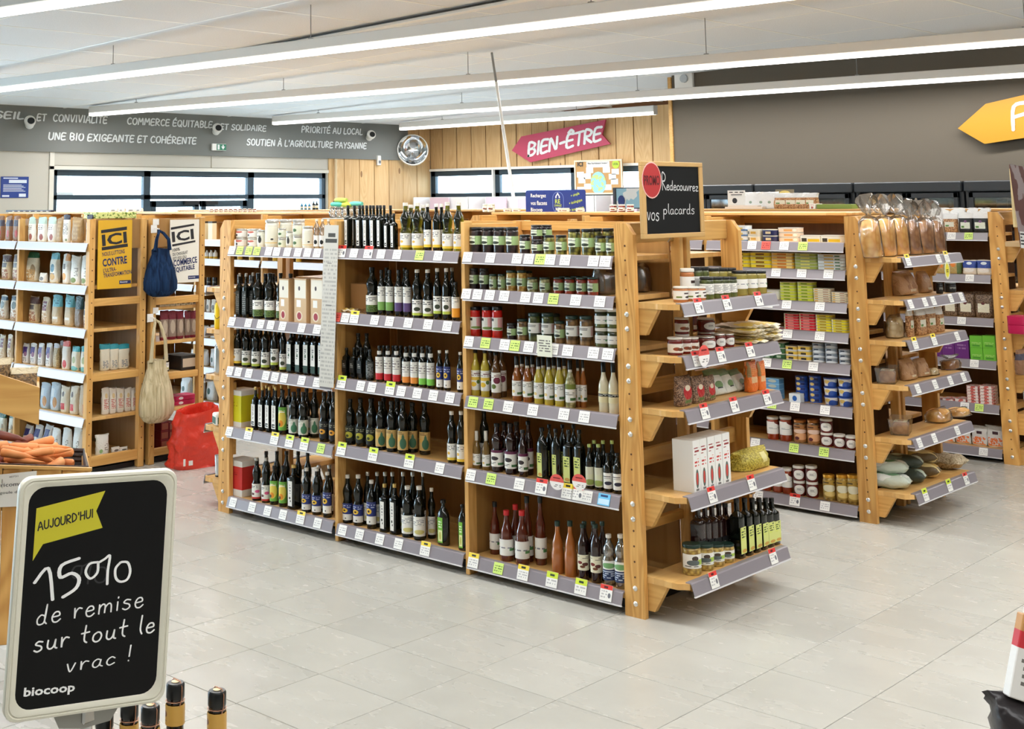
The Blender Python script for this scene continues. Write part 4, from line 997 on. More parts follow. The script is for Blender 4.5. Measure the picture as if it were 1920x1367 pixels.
def f_stack(x, y, z, rz, r, h, K, wh, group, order, opt):
    n = opt.get('n', 1); hh = h/n; w = 2*r; d = K.get('dm', w*.8); shp = K.get('shape', 'tin')
    key = ('st', K['mat'].name, round(w, 3), round(hh, 3), shp)
    if key not in MC:
        if shp == 'tin':   # rounded rectangular tin with rim
            c = min(w, d)*.22; m = M()
            def ring(k): return [(k*(w/2-c)+sx*0+cx_, cy_) for cx_, cy_ in ()]
            pts = []
            for sx, sy, a0 in ((1, -1, -90), (1, 1, 0), (-1, 1, 90), (-1, -1, 180)):
                for a in (0, 30, 60, 90):
                    t = math.radians(a0+a); pts.append((sx*(w/2-c)+c*math.cos(t), sy*(d/2-c)+c*math.sin(t)))
            nn = len(pts)
            for zz_, s_ in ((0, .95), (hh*.08, 1), (hh*.9, 1), (hh*.92, 1.02), (hh, 1.02), (hh, .92), (hh*.93, .9)):
                for a, b in pts: m.v.append((a*s_, b*s_, zz_))
            for k in range(6):
                for i in range(nn): m.quad([k*nn+i, k*nn+(i+1) % nn, (k+1)*nn+(i+1) % nn, (k+1)*nn+i])
            m.quad(list(range(nn))[::-1]); m.quad([6*nn+i for i in range(nn)])
            MC[key] = m.mesh('tin', K['mat'], 40, planar=(-w/2, w/2, 0, hh))
        elif shp == 'can':
            MC[key] = M().lathe([(r*.95, 0), (r, hh*.06), (r*.98, hh*.1), (r*.98, hh*.9), (r, hh*.95), (r*.96, hh), (r*.9, hh*.96)], 18).mesh('can', K['mat'], 40, planar=(-w/2, w/2, 0, hh))
        elif shp == 'tub':
            MC[key] = M().lathe([(r*.8, 0), (r*.83, hh*.04), (r*.94, hh*.82), (r, hh*.84), (r, hh*.98), (r*.93, hh), (r*.9, hh*.96)], 18).mesh('tub', K['mat'], 40, planar=(-w/2, w/2, 0, hh))
        else: MC[key] = carton(w, d, hh, K['mat'], 'carton', .0015)
    for i in range(n):
        o_ = put(K.get('name', 'tin'), MC[key], [], (x, y, z+i*(hh+.0004)), rz+random.uniform(-.02, .02), K['look']+(', '+ORD[i]+' up' if n > 1 else ''), wh, K.get('cat', 'tin'), group, order)
blk = m_glassb
def P2(n, base, *els, **k): return pmat(n, base, els, **k)
cap_b = flat('cap_black', srgb(16, 16, 16), .3); cap_w = flat('cap_white', srgb(226, 220, 208), .35); cap_g = flat('cap_gold', srgb(206, 170, 96), .3, .6)
cap_s = flat('cap_silver', srgb(190, 186, 178), .3, .7); cap_r = flat('cap_red', srgb(206, 40, 44), .4); cap_dg = flat('cap_dark_green', srgb(24, 50, 40), .35)
cap_lg = flat('cap_lime_foil', srgb(170, 186, 100), .35)
tx = srgb(90, 90, 88); LW = srgb(240, 238, 230)
def lab(n, *els, base=LW): return pmat('label_'+n, base, els, rough=.5)
L_green = lab('white_green', ('text', .15, .85, .62, .9, 3, 9, tx), ('band', -.1, .42, srgb(106, 128, 66)), ('blob', 0, 1, .05, .42, 60, srgb(64, 90, 40)))
L_greenedge = lab('white_lime_edge', ('text', .1, .9, .68, .92, 2, 8, tx), ('disc', .55, .4, .22, .13, srgb(54, 60, 40)), ('band', -.1, .16, srgb(188, 204, 80)))
L_sq = lab('square_oil', ('text', .3, .7, .45, .85, 6, 5, tx), ('rect', -.1, 1.1, -.1, .25, srgb(30, 60, 40)), ('disc', .5, .6, .14, .05, srgb(40, 90, 40)))
L_yel = lab('white_yellow_edge', ('text', .12, .8, .62, .92, 3, 8, srgb(120, 120, 124)), ('disc', .3, .42, .12, .09, srgb(228, 180, 60)), ('band', -.1, .16, srgb(240, 206, 66)))
L_dop = lab('narrow_white', ('text', .3, .7, .3, .95, 14, 5, srgb(130, 110, 90)), ('rect', .1, .8, .05, .2, srgb(30, 30, 28)), ('rect', .3, .9, .1, .14, LW))
L_red = lab('white_red_edge', ('text', .2, .8, .5, .85, 3, 7, srgb(160, 150, 150)), ('band', -.1, .28, srgb(206, 40, 50)))
L_ora = lab('white_orange_edge', ('text', .2, .8, .5, .85, 3, 7, srgb(160, 150, 150)), ('band', -.1, .28, srgb(240, 150, 60)))
L_grn2 = lab('white_bright_green_edge', ('text', .2, .8, .5, .85, 3, 7, srgb(160, 150, 150)), ('band', -.1, .28, srgb(130, 206, 80)))
L_pur = lab('white_purple_edge', ('text', .2, .8, .6, .95, 4, 7, srgb(150, 150, 150)), ('band', -.1, .35, srgb(92, 70, 120)))
L_grn3 = lab('white_leaf_green_edge', ('text', .2, .8, .6, .95, 4, 7, srgb(150, 150, 150)), ('band', -.1, .35, srgb(122, 168, 84)))
L_orb = lab('white_amber_block', ('text', .2, .8, .7, .95, 3, 7, srgb(150, 150, 150)), ('band', -.1, .45, srgb(238, 160, 40)))
L_blue = lab('navy_sunflower', ('band', .36, 1.1, srgb(38, 52, 120)), ('text', .12, .9, .74, .95, 2, 7, srgb(180, 190, 220)), ('disc', .42, .58, .22, .13, srgb(240, 196, 60)), ('disc', .42, .58, .09, .055, srgb(60, 40, 24)), ('disc', .5, .12, .05, .04, tx))
L_pink = lab('white_pink', ('text', .1, .7, .72, .92, 2, 7, tx), ('disc', .68, .5, .18, .1, srgb(226, 90, 140)), ('band', -.1, .12, srgb(196, 60, 50)), ('disc', .3, .32, .15, .08, srgb(90, 40, 30)))
L_gy = lab('green_orange', ('disc', .5, .5, .4, .36, srgb(236, 214, 90)), ('disc', .45, .3, .2, .14, srgb(236, 150, 40)), ('disc', .34, .25, .1, .08, srgb(40, 30, 20)), ('text', .2, .8, .72, .86, 2, 6, srgb(250, 250, 240)), base=srgb(116, 180, 70))
L_tan = lab('tan_drop', ('disc', .64, .34, .22, .28, srgb(60, 110, 84)), ('disc', .64, .56, .09, .26, srgb(60, 110, 84)), ('text', .1, .7, .8, .95, 2, 6, srgb(120, 90, 50)), ('disc', .3, .55, .16, .12, srgb(220, 170, 80)), base=srgb(206, 172, 104))
L_drop = lab('pale_drop', ('disc', .64, .34, .22, .28, srgb(70, 130, 96)), ('disc', .64, .56, .09, .26, srgb(70, 130, 96)), ('text', .1, .6, .7, .95, 3, 6, srgb(120, 120, 110)), base=srgb(220, 222, 208))
L_dark = lab('dark_olive', ('disc', .5, .42, .3, .2, srgb(176, 170, 50)), ('disc', .42, .36, .12, .09, srgb(50, 60, 20)), ('text', .1, .9, .7, .9, 2, 7, srgb(150, 150, 120)), base=srgb(26, 30, 22))
L_dsun = lab('dark_sunflower', ('disc', .42, .4, .26, .15, srgb(226, 160, 50)), ('disc', .42, .4, .1, .06, srgb(40, 24, 12)), ('text', .1, .9, .7, .9, 2, 7, srgb(150, 150, 130)), base=srgb(24, 26, 30))
L_white = lab('plain_white', ('text', .12, .88, .55, .9, 4, 8, srgb(150, 150, 156)), ('disc', .6, .22, .3, .12, srgb(214, 204, 130)))
L_narrow = lab('tall_narrow_white', ('text', .3, .7, .5, .85, 3, 5, srgb(150, 150, 150)), ('disc', .45, .32, .2, .05, srgb(50, 50, 40)), ('disc', .6, .2, .12, .04, srgb(50, 50, 40)))
L_lime = lab('lime_figure', ('rect', .1, .9, .06, .5, srgb(238, 238, 180)), ('disc', .5, .28, .22, .16, srgb(196, 200, 90)), ('text', .15, .85, .6, .9, 3, 6, srgb(240, 250, 220)), base=srgb(126, 190, 60))
L_grey = lab('grey_film', ('text', .1, .9, .1, .9, 9, 8, srgb(150, 154, 150)), base=srgb(58, 62, 60))
L_lem = lab('yellow_juice', ('band', .5, .66, srgb(238, 200, 80)), ('disc', .4, .3, .2, .12, srgb(240, 200, 60)), ('disc', .72, .42, .12, .1, srgb(100, 120, 50)), ('text', .1, .9, .74, .92, 2, 8, srgb(120, 60, 60)))
L_grape = lab('grape_juice', ('disc', .62, .6, .22, .16, srgb(120, 40, 66)), ('disc', .4, .3, .16, .12, srgb(100, 120, 50)), ('text', .1, .9, .74, .92, 2, 8, srgb(120, 60, 60)))
L_dress = lab('dressing', ('text', .15, .8, .62, .9, 3, 7, srgb(150, 150, 140)), ('rect', .55, .95, .1, .25, srgb(70, 110, 60)), ('disc', .3, .3, .12, .1, srgb(226, 196, 120)))
L_dress2 = lab('dressing_green', ('band', .72, 1.1, srgb(120, 130, 50)), ('rect', .55, .95, .1, .25, srgb(70, 110, 60)), ('text', .15, .8, .4, .6, 2, 7, srgb(150, 150, 140)))
L_mayo = lab('cream_black', ('band', .55, .8, srgb(24, 24, 24)), ('text', .15, .85, .6, .76, 2, 7, srgb(230, 230, 220)), base=srgb(226, 214, 170))
L_mar = lab('white_maroon', ('band', .84, 1.1, srgb(96, 30, 66)), ('disc', .42, .5, .2, .12, srgb(50, 40, 44)), ('rect', .6, .95, .1, .24, srgb(70, 120, 70)), ('text', .1, .6, .15, .3, 2, 7, tx))
L_yg = lab('yellow_green_tall', ('rect', .1, .55, .5, .9, srgb(214, 222, 110)), ('text', .15, .85, .55, .95, 4, 6, srgb(60, 80, 30)), ('disc', .6, .1, .4, .07, srgb(206, 160, 70)), base=srgb(216, 222, 130))
L_ygs = lab('small_green_cream', ('band', .4, .62, srgb(226, 226, 190)), ('disc', .5, .2, .35, .15, srgb(160, 176, 90)), base=srgb(224, 222, 196))
L_dk2 = lab('white_grape_small', ('text', .1, .7, .65, .8, 1, 5, srgb(40, 40, 44)), ('disc', .55, .35, .25, .12, srgb(40, 40, 60)))
L_cream = lab('cream_apples', ('disc', .35, .5, .14, .1, srgb(120, 40, 30)), ('disc', .65, .4, .16, .11, srgb(90, 34, 24)), ('disc', .5, .24, .14, .08, srgb(110, 60, 30)), ('text', .15, .85, .75, .92, 2, 7, srgb(120, 110, 90)), base=srgb(232, 226, 198))
L_cid = lab('white_wave', ('text', .15, .75, .4, .55, 1, 7, srgb(130, 130, 140)), ('rect', .66, .92, .3, .46, srgb(90, 150, 90)))
L_clear = lab('navy_white_pet', ('band', -.1, .55, srgb(40, 56, 96)), ('text', .1, .9, .08, .5, 4, 7, srgb(200, 210, 226)), ('disc', .5, .75, .3, .14, srgb(120, 170, 110)))
L_oj = lab('olive_jar', ('rect', .55, 1.1, .0, 1.0, srgb(166, 196, 136)), ('text', .1, .6, .62, .84, 2, 7, tx), ('disc', .36, .26, .2, .16, srgb(44, 52, 36)), base=srgb(228, 234, 214))
L_oj2 = lab('pickle_jar', ('text', .1, .6, .6, .85, 2, 6, tx), ('rect', .74, 1.1, .1, .9, srgb(230, 196, 190)), ('disc', .3, .24, .08, .1, srgb(60, 80, 40)))
L_blk = lab('black_square', ('text', .2, .8, .4, .8, 3, 6, srgb(170, 170, 160)), base=srgb(18, 18, 18))
L_tom = lab('tomato', ('rect', .08, .4, .72, .92, srgb(30, 30, 30)), ('rect', .62, .95, .1, .95, srgb(236, 176, 176)), ('disc', .6, .16, .3, .1, srgb(120, 150, 70)))
L_pest = lab('white_brown_spread', ('rect', .5, .95, .62, .78, srgb(60, 40, 36)), ('disc', .72, .28, .18, .14, srgb(50, 36, 32)), ('rect', .2, .42, .2, .38, srgb(110, 130, 50)))
L_pick = lab('white_text_jar', ('text', .1, .9, .1, .9, 8, 7, srgb(150, 150, 150)))
L_fig = lab('nuts_on_white', ('disc', .42, .42, .14, .2, srgb(150, 70, 34)), ('disc', .58, .36, .14, .18, srgb(110, 60, 30)), ('text', .6, .95, .6, .8, 2, 6, tx), base=srgb(238, 232, 218))
L_disc = pmat('label_round_white', srgb(92, 22, 16), (('disc', .5, .48, .36, .44, LW), ('text', .35, .65, .42, .62, 2, 6, tx)), .3)
L_sauce = lab('white_sauce', ('text', .3, .85, .42, .56, 2, 6, srgb(170, 170, 170)), ('disc', .95, 1.0, .4, .28, srgb(110, 40, 26)))
L_brn = lab('brown_icons', ('disc', .5, .62, .34, .12, srgb(230, 200, 180)), ('disc', .55, .3, .3, .2, srgb(230, 170, 120)), ('disc', .35, .2, .1, .1, srgb(90, 30, 40)), ('text', .2, .8, .84, .96, 1, 6, srgb(60, 30, 20)), base=srgb(168, 112, 60))
L_gold = lab('golden_icons', ('disc', .5, .55, .32, .2, srgb(226, 220, 190)), ('disc', .55, .22, .3, .14, srgb(230, 200, 120)), ('text', .2, .8, .84, .96, 1, 6, srgb(60, 44, 20)), base=srgb(176, 140, 56))
L_port = lab('portrait_green', ('rect', .5, 1.1, .25, .62, srgb(170, 200, 80)), ('disc', .42, .7, .1, .18, srgb(70, 54, 44)), ('disc', .36, .4, .2, .2, srgb(90, 100, 100)), ('band', -.1, .22, srgb(226, 226, 216)), ('text', .1, .9, .06, .18, 1, 8, tx))
c_olk = speck('black_olives', srgb(52, 30, 30), srgb(14, 8, 8), 55); c_olg = speck('green_olives', srgb(150, 144, 60), srgb(44, 46, 14), 55)
c_chk = speck('chickpeas', srgb(232, 196, 110), srgb(170, 120, 44), 70); c_bean = speck('white_beans', srgb(206, 200, 150), srgb(120, 116, 66), 70)
c_red = speck('sweet_pepper', srgb(190, 70, 40), srgb(96, 24, 14), 40); c_pick = speck('gherkins', srgb(96, 104, 42), srgb(30, 36, 14), 34)
c_brn = speck('mushrooms', srgb(170, 130, 80), srgb(70, 48, 24), 40); c_tom = flat('tomato_sauce', srgb(206, 30, 24), .15, coat=.6)
c_jam = flat('tomato_jam', srgb(110, 24, 14), .12, coat=.7); c_spr = flat('nut_spread', srgb(176, 110, 60), .2, coat=.6); c_yel = flat('yellow_mustard_jar', srgb(150, 136, 66), .15, coat=.7)
c_past = speck('curry_vegetables', srgb(206, 176, 90), srgb(130, 98, 40), 60); c_sau = flat('sauce', srgb(150, 56, 24), .12, coat=.7)
c_white = flat('coconut_white', srgb(226, 224, 208), .2, coat=.6); c_gold = flat('sunflower_oil', srgb(120, 104, 22), .06, coat=.8); c_amb = flat('amber_dressing', srgb(150, 84, 30), .08, coat=.7)
c_lem = flat('lemon_juice', srgb(196, 176, 60), .1, coat=.7); c_gra = flat('brown_juice', srgb(96, 60, 26), .1, coat=.7); c_cidr = flat('cider_vinegar', srgb(92, 32, 14), .05, coat=.8)
c_cidp = flat('pale_cider', srgb(172, 98, 40), .05, coat=.8); c_wine = flat('dark_vinegar', srgb(36, 12, 10), .06, coat=.7); c_may = flat('mayonnaise', srgb(226, 216, 184), .15, coat=.6)
m_gold_oil = N('golden_oil_glass', .06, .6)
_tc = m_gold_oil.add('ShaderNodeTexCoord'); _s = m_gold_oil.add('ShaderNodeSeparateXYZ'); m_gold_oil.link(_tc.outputs['Generated'], _s.inputs[0])
m_gold_oil.col(m_gold_oil.ramp(m_gold_oil.noise(m_gold_oil.mapping(_tc.outputs['Object'], (1, 1, .5)), 16, 1), [(.35, srgb(20, 22, 8)), (.62, srgb(128, 122, 22))])); m_gold_oil = m_gold_oil.m
def V(look, shape, body, cap, lab_, lv=(.08, .42), **k): return dict(fn=f_vessel, look=look, shape=shape, body=body, cap=cap, lab=lab_, lv=lv, **k)
def S(look, mat, shape='tin', **k): return dict(fn=f_stack, look=look, mat=mat, shape=shape, jit=.3, **k)
def B(look, mat, **k): return dict(fn=f_bag, look=look, mat=mat, **k)
def bagm(n, base, *els, fab=None, cr=60): return pmat(n, base, els, .38, crinkle=cr, fab=fab)
KIND = {
 'w_green': V('waisted dark oil bottle, white and green label', 'waist', blk, cap_b, L_green, (.06, .41)),
 'w_lime': V('waisted dark bottle, lime-edged white label', 'waist', blk, cap_b, L_greenedge, (.06, .40)),
 'w_wcap': V('waisted dark bottle, white cap and label', 'waist', blk, cap_w, L_greenedge, (.06, .38)),
 'w_yel': V('waisted dark bottle, yellow-edged white label', 'waist', blk, cap_w, L_yel, (.06, .38)),
 'w_gold': V('waisted golden oil bottle, yellow-edged label', 'waist', m_gold_oil, cap_w, L_yel, (.06, .36)),
 'w_drop': V('waisted dark bottle, pale label with drop', 'waist', blk, cap_b, L_drop, (.08, .40)),
 'w_tan': V('waisted dark bottle, tan label with drop', 'waist', blk, cap_b, L_tan, (.08, .44)),
 'w_dark': V('waisted dark bottle, dark olive label', 'waist', blk, cap_b, L_dark, (.08, .42)),
 'w_dsun': V('waisted dark bottle, dark sunflower label', 'waist', blk, cap_b, L_dsun, (.08, .42)),
 'w_blue': V('waisted dark bottle, navy sunflower label', 'waist', blk, cap_w, L_blue, (.07, .42)),
 'w_pink': V('waisted dark bottle, white and pink label', 'waist', blk, cap_s, L_pink, (.05, .40)),
 'w_white': V('waisted dark bottle, plain white label', 'waist', blk, cap_w, L_white, (.08, .44)),
 'r_yel': V('round dark bottle, yellow-edged label', 'round', blk, cap_w, L_yel, (.08, .45)),
 'r_green': V('round dark bottle, green-banded label', 'round', blk, cap_b, L_greenedge, (.14, .5)),
 'r_leaf': V('dark bottle, tall leaf-green edged label', 'round', blk, cap_b, L_grn3, (.12, .64), arc=210),
 'r_pur': V('dark bottle, tall purple-edged label', 'round', blk, cap_b, L_pur, (.12, .64), arc=210),
 'r_wcap': V('round dark bottle, white cap, grey-printed label', 'round', blk, cap_w, L_greenedge, (.12, .46)),
 'r_amb': V('small dark bottle, amber block label', 'round', blk, cap_b, L_orb, (.1, .62), arc=210),
 'r_red': V('dark bottle, red-edged white label', 'round', blk, cap_b, L_red, (.08, .7), arc=210, lab2=(lab('neck_white'), .55, .76, .86)),
 'r_ora': V('dark bottle, orange-edged white label', 'round', blk, cap_b, L_ora, (.08, .62), arc=210, lab2=(lab('neck_white'), .6, .74, .84)),
 'r_grn': V('dark bottle, bright-green-edged label', 'round', blk, cap_b, L_grn2, (.08, .62), arc=210, lab2=(lab('neck_white'), .6, .74, .84)),
 'r_blue': V('straight dark bottle, navy sunflower label', 'round', blk, cap_w, L_blue, (.1, .56)),
 'r_sblue': V('small dark bottle, navy and white label', 'round', blk, cap_w, L_blue, (.08, .6)),
 'r_gy': V('round dark bottle, green and orange oval label', 'round', blk, cap_b, L_gy, (.1, .62)),
 's_grey': V('black square bottle, grey print', 'square', blk, cap_s, L_grey, (.08, .6)),
 's_oil': V('square dark bottle, tall white label, green foot', 'square', blk, cap_b, L_sq, (.06, .64)),
 's_dop': V('tall square bottle, narrow white label', 'square', blk, cap_b, L_dop, (.08, .66), sqw=.5),
 's_gold': V('square dark bottle, gold cap, cream label', 'square', blk, cap_g, L_dop, (.1, .6)),
 's_nar': V('square dark bottle, gold cap, narrow white label', 'square', blk, cap_g, L_narrow, (.08, .64), sqw=.55),
 's_blk': V('black square bottle, black label', 'square', blk, cap_b, L_blk, (.2, .6)),
 's_tag': V('black bottle, silvery label', 'round', blk, cap_b, L_grey, (.1, .62)),
 'o_lime': V('flat dark bottle, lime green label', 'oval', blk, cap_b, L_lime, (.06, .62)),
 'plain': V('dark-capped bottle, mostly hidden', 'waist', blk, cap_b, L_white, (.08, .42)),
 'plainw': V('pale-capped bottle, mostly hidden', 'round', blk, cap_s, L_white, (.08, .42)),
 'plaing': V('gold-capped bottle, mostly hidden', 'square', blk, cap_g, L_dop, (.1, .6)),
 'coc': V('coconut oil jar, white with spoon mark', 'jar', c_white, cap_s, lab('coconut', ('disc', .5, .45, .14, .3, srgb(60, 60, 60)), ('text', .2, .8, .75, .9, 1, 6, tx), base=srgb(232, 232, 216)), (.15, .78)),
 'cocb': V('large white coconut jar', 'jar', c_white, cap_s, lab('coconut_big', ('disc', .7, .3, .08, .05, srgb(40, 40, 40)), ('band', .08, .12, srgb(226, 190, 90)), base=srgb(230, 228, 210)), (.1, .75)),
 'cocr': V('small white jar, red fruit pattern', 'jarlow', c_white, cap_s, lab('red_fruit', ('disc', .4, .85, .3, .2, srgb(206, 110, 96)), ('disc', .3, .3, .1, .2, srgb(60, 50, 50))), (.1, .74)),
 'cocg': V('small white jar, green leaf mark', 'jarlow', c_white, cap_s, lab('green_leaf', ('disc', .4, .5, .18, .2, srgb(80, 110, 70)), base=srgb(226, 230, 206)), (.1, .74)),
 'clearb': V('clear plastic bottle, white label', 'pet', film('clear_bottle', (.86, .89, .9, 1), .6, .08), cap_w, lab('black_mark', ('disc', .5, .4, .2, .2, srgb(30, 30, 30))), (.08, .45)),
 'kbox': dict(fn=f_stack, look='kraft wine box with tap', mat=pmat('kraft_box', srgb(206, 172, 128), (('rect', .05, .95, .56, .97, srgb(232, 226, 210)), ('disc', .42, .78, .08, .05, srgb(60, 30, 34)), ('rect', .2, .55, .36, .52, LW), ('disc', .42, .16, .26, .11, srgb(226, 210, 180)), ('disc', .42, .16, .17, .08, srgb(156, 22, 40)))), shape='box', name='boxed_drink', cat='box', dm=.11, jit=.2),
 'ybox': dict(fn=f_stack, look='yellow and white oil box', mat=pmat('yellow_box', srgb(226, 220, 40), (('band', .86, 1.1, LW), ('band', -.1, .14, LW), ('disc', .4, .3, .09, .04, srgb(20, 20, 16)), ('text', .25, .75, .55, .68, 3, 8, srgb(190, 150, 30)))), shape='box', name='boxed_oil', cat='box', dm=.13, jit=.2),
 'rbox': dict(fn=f_stack, look='red and white oil box', mat=pmat('red_box', srgb(212, 52, 48), (('band', .84, 1.1, LW), ('band', -.1, .2, LW), ('disc', .34, .34, .1, .05, srgb(20, 16, 16)), ('disc', .34, .34, .06, .03, LW), ('text', .2, .7, .6, .7, 2, 8, srgb(160, 30, 30)))), shape='box', name='boxed_oil', cat='box', dm=.13, jit=.2),
 'bbox': dict(fn=f_stack, look='black crate behind the red box', mat=flat('black_crate', srgb(24, 24, 26), .5), shape='box', name='crate', cat='crate', dm=.12),
 'cbox': dict(fn=f_stack, look='open brown cardboard carton', mat=flat('cardboard', srgb(176, 130, 80), .8), shape='box', name='cardboard_carton', cat='carton', dm=.2),
 'j_blk': V('large jar of black olives', 'jar', c_olk, cap_b, L_oj, (.32, .66), arc=200), 'j_blks': V('small jar of black olives', 'jar', c_olk, cap_b, L_oj, (.26, .68), arc=200),
 'j_grn': V('large jar of green olives', 'jar', c_olg, cap_b, L_oj, (.32, .66), arc=200), 'j_grns': V('small jar of green olives', 'jar', c_olg, cap_b, L_oj, (.24, .66), arc=200),
 'j_chk': V('jar of yellow chickpeas', 'jar', c_chk, cap_dg, L_oj, (.26, .64), arc=200), 'j_bean': V('jar of white beans', 'jar', c_bean, cap_dg, L_oj, (.2, .66), arc=200),
 'j_tap': V('tiny jar of olive paste', 'jar', c_bean, cap_dg, L_oj, (.16, .68), arc=200), 'j_pep': V('jar of red peppers', 'jar', c_red, cap_dg, L_oj, (.2, .68), arc=200),
 'j_tom': V('red passata bottle, white and pink label', 'jar', c_tom, cap_b, L_tom, (.24, .66), arc=200),
 'j_mush': V('jar of mushrooms', 'jar', c_brn, cap_dg, L_oj, (.26, .64), arc=200),
 'j_pick': V('tall pickle jar, white label', 'jar', c_pick, cap_dg, L_oj2, (.3, .66), arc=210), 'j_picb': V('tall jar of brown gherkins', 'jar', c_brn, cap_dg, L_oj2, (.3, .66), arc=210),
 'j_white': V('squat gherkin jar, pale lid', 'jarlow', c_pick, cap_w, L_cid, (.2, .62), arc=220),
 'lem': V('lemon juice bottle, yellow label', 'round', c_lem, cap_b, L_lem, (.13, .56), arc=200), 'grp': V('brown juice bottle, grape label', 'round', c_gra, cap_b, L_grape, (.13, .56), arc=200),
 'drs': V('amber salad dressing bottle', 'slim', c_amb, cap_b, L_dress, (.12, .46), neck=cap_w, arc=200), 'drw': V('pale salad dressing bottle', 'slim', c_lem, cap_b, L_dress, (.12, .46), neck=cap_w, arc=200),
 'drg': V('greenish salad dressing bottle', 'slim', c_bean, cap_b, L_dress2, (.12, .5), neck=cap_w, arc=200),
 'may': V('cream sauce bottle, black-banded label', 'slim', c_may, cap_b, L_mayo, (.2, .42), arc=200),
 'vsw': V('small white-capped vinegar bottle', 'slim', flat('white_vinegar', srgb(120, 92, 44), .08, coat=.7), cap_w, L_dress, (.1, .4), neck=cap_w),
 'vbal': V('dark balsamic bottle, white and maroon label', 'waist', c_wine, cap_b, L_mar, (.12, .46), arc=200), 'vbals': V('slim balsamic bottle, maroon-topped label', 'round', c_wine, cap_b, L_mar, (.12, .5), arc=200),
 'vyg': V('tall black bottle, yellow-green label', 'oval', blk, cap_b, L_yg, (.06, .52)), 'vygs': V('slim black bottle, yellow-green label', 'square', blk, cap_b, L_yg, (.06, .52)),
 'vsm': V('small black bottle, lime foil neck', 'round', blk, cap_lg, L_ygs, (.08, .5), arc=200), 'vsg': V('small black bottle, white grape label', 'round', blk, cap_b, L_dk2, (.1, .5), arc=200),
 'cidr': V('red-capped cider vinegar bottle, white label', 'cola', c_cidr, cap_r, L_cid, (.12, .44), arc=220), 'cidk': V('dark-capped cider vinegar bottle', 'cola', c_cidr, cap_b, L_cid, (.1, .4), arc=200),
 'cidp': V('pale amber vinegar bottle, no label', 'cola', c_cidp, cap_dg, None), 'vcrm': V('dark vinegar bottle, cream fruit label', 'round', c_wine, cap_dg, L_cream, (.18, .46), arc=200),
 'pet': V('clear plastic vinegar bottle, navy label', 'pet', film('pet_clear', (.9, .92, .93, 1), .7, .06), cap_w, L_clear, (.12, .5), arc=220),
 'e_spr': V('nut spread jar, white label', 'jar', c_spr, cap_w, L_pest, (.18, .74), arc=210), 'e_drk': V('dark pickle jar, grey text label', 'jar', c_pick, cap_b, L_pick, (.24, .7), arc=210),
 'e_yel': V('tall yellow puree jar, white label', 'jar', c_yel, cap_b, L_cid, (.28, .66), arc=180), 'e_fig': V('dark red jar, nuts on white label', 'jar', c_jam, cap_w, L_fig, (.16, .66), arc=200),
 'e_jam': V('wide red jam jar, round white label', 'jar', c_jam, cap_s, L_disc, (.16, .78), arc=140), 'e_cur': V('curried vegetable jar, portrait label', 'jar', c_past, cap_dg, L_port, (.24, .7), arc=210),
 'e_oil': V('black oil bottle, yellow-green label', 'square', blk, cap_b, L_yg, (.08, .52)), 'e_blk': V('dark red wine vinegar bottle', 'square', c_wine, cap_b, L_blk, (.1, .4)),
 'b_sauce': V('tall sauce jar, white label', 'jar', c_sau, cap_w, L_sauce, (.26, .8), arc=210), 'b_brn': V('brown spread jar, pictured label', 'jar', c_brn, flat('lid_copper', srgb(176, 112, 50), .3, .5), L_brn, (.08, .8), arc=220),
 'b_gold': V('golden jar, pictured label', 'jar', c_past, flat('lid_gold', srgb(214, 156, 50), .3, .5), L_gold, (.12, .8), arc=220), 'b_disc': V('small red jar, round white label', 'jarlow', c_jam, cap_w, L_disc, (.1, .8), arc=150),
}
def tinm(n, base, *els): return pmat('tin_'+n, base, (('band', .86, 1.1, srgb(214, 212, 200)),)+els, .3, coat=.3)
mid = lambda c: ('rect', .3, .7, .25, .65, c)
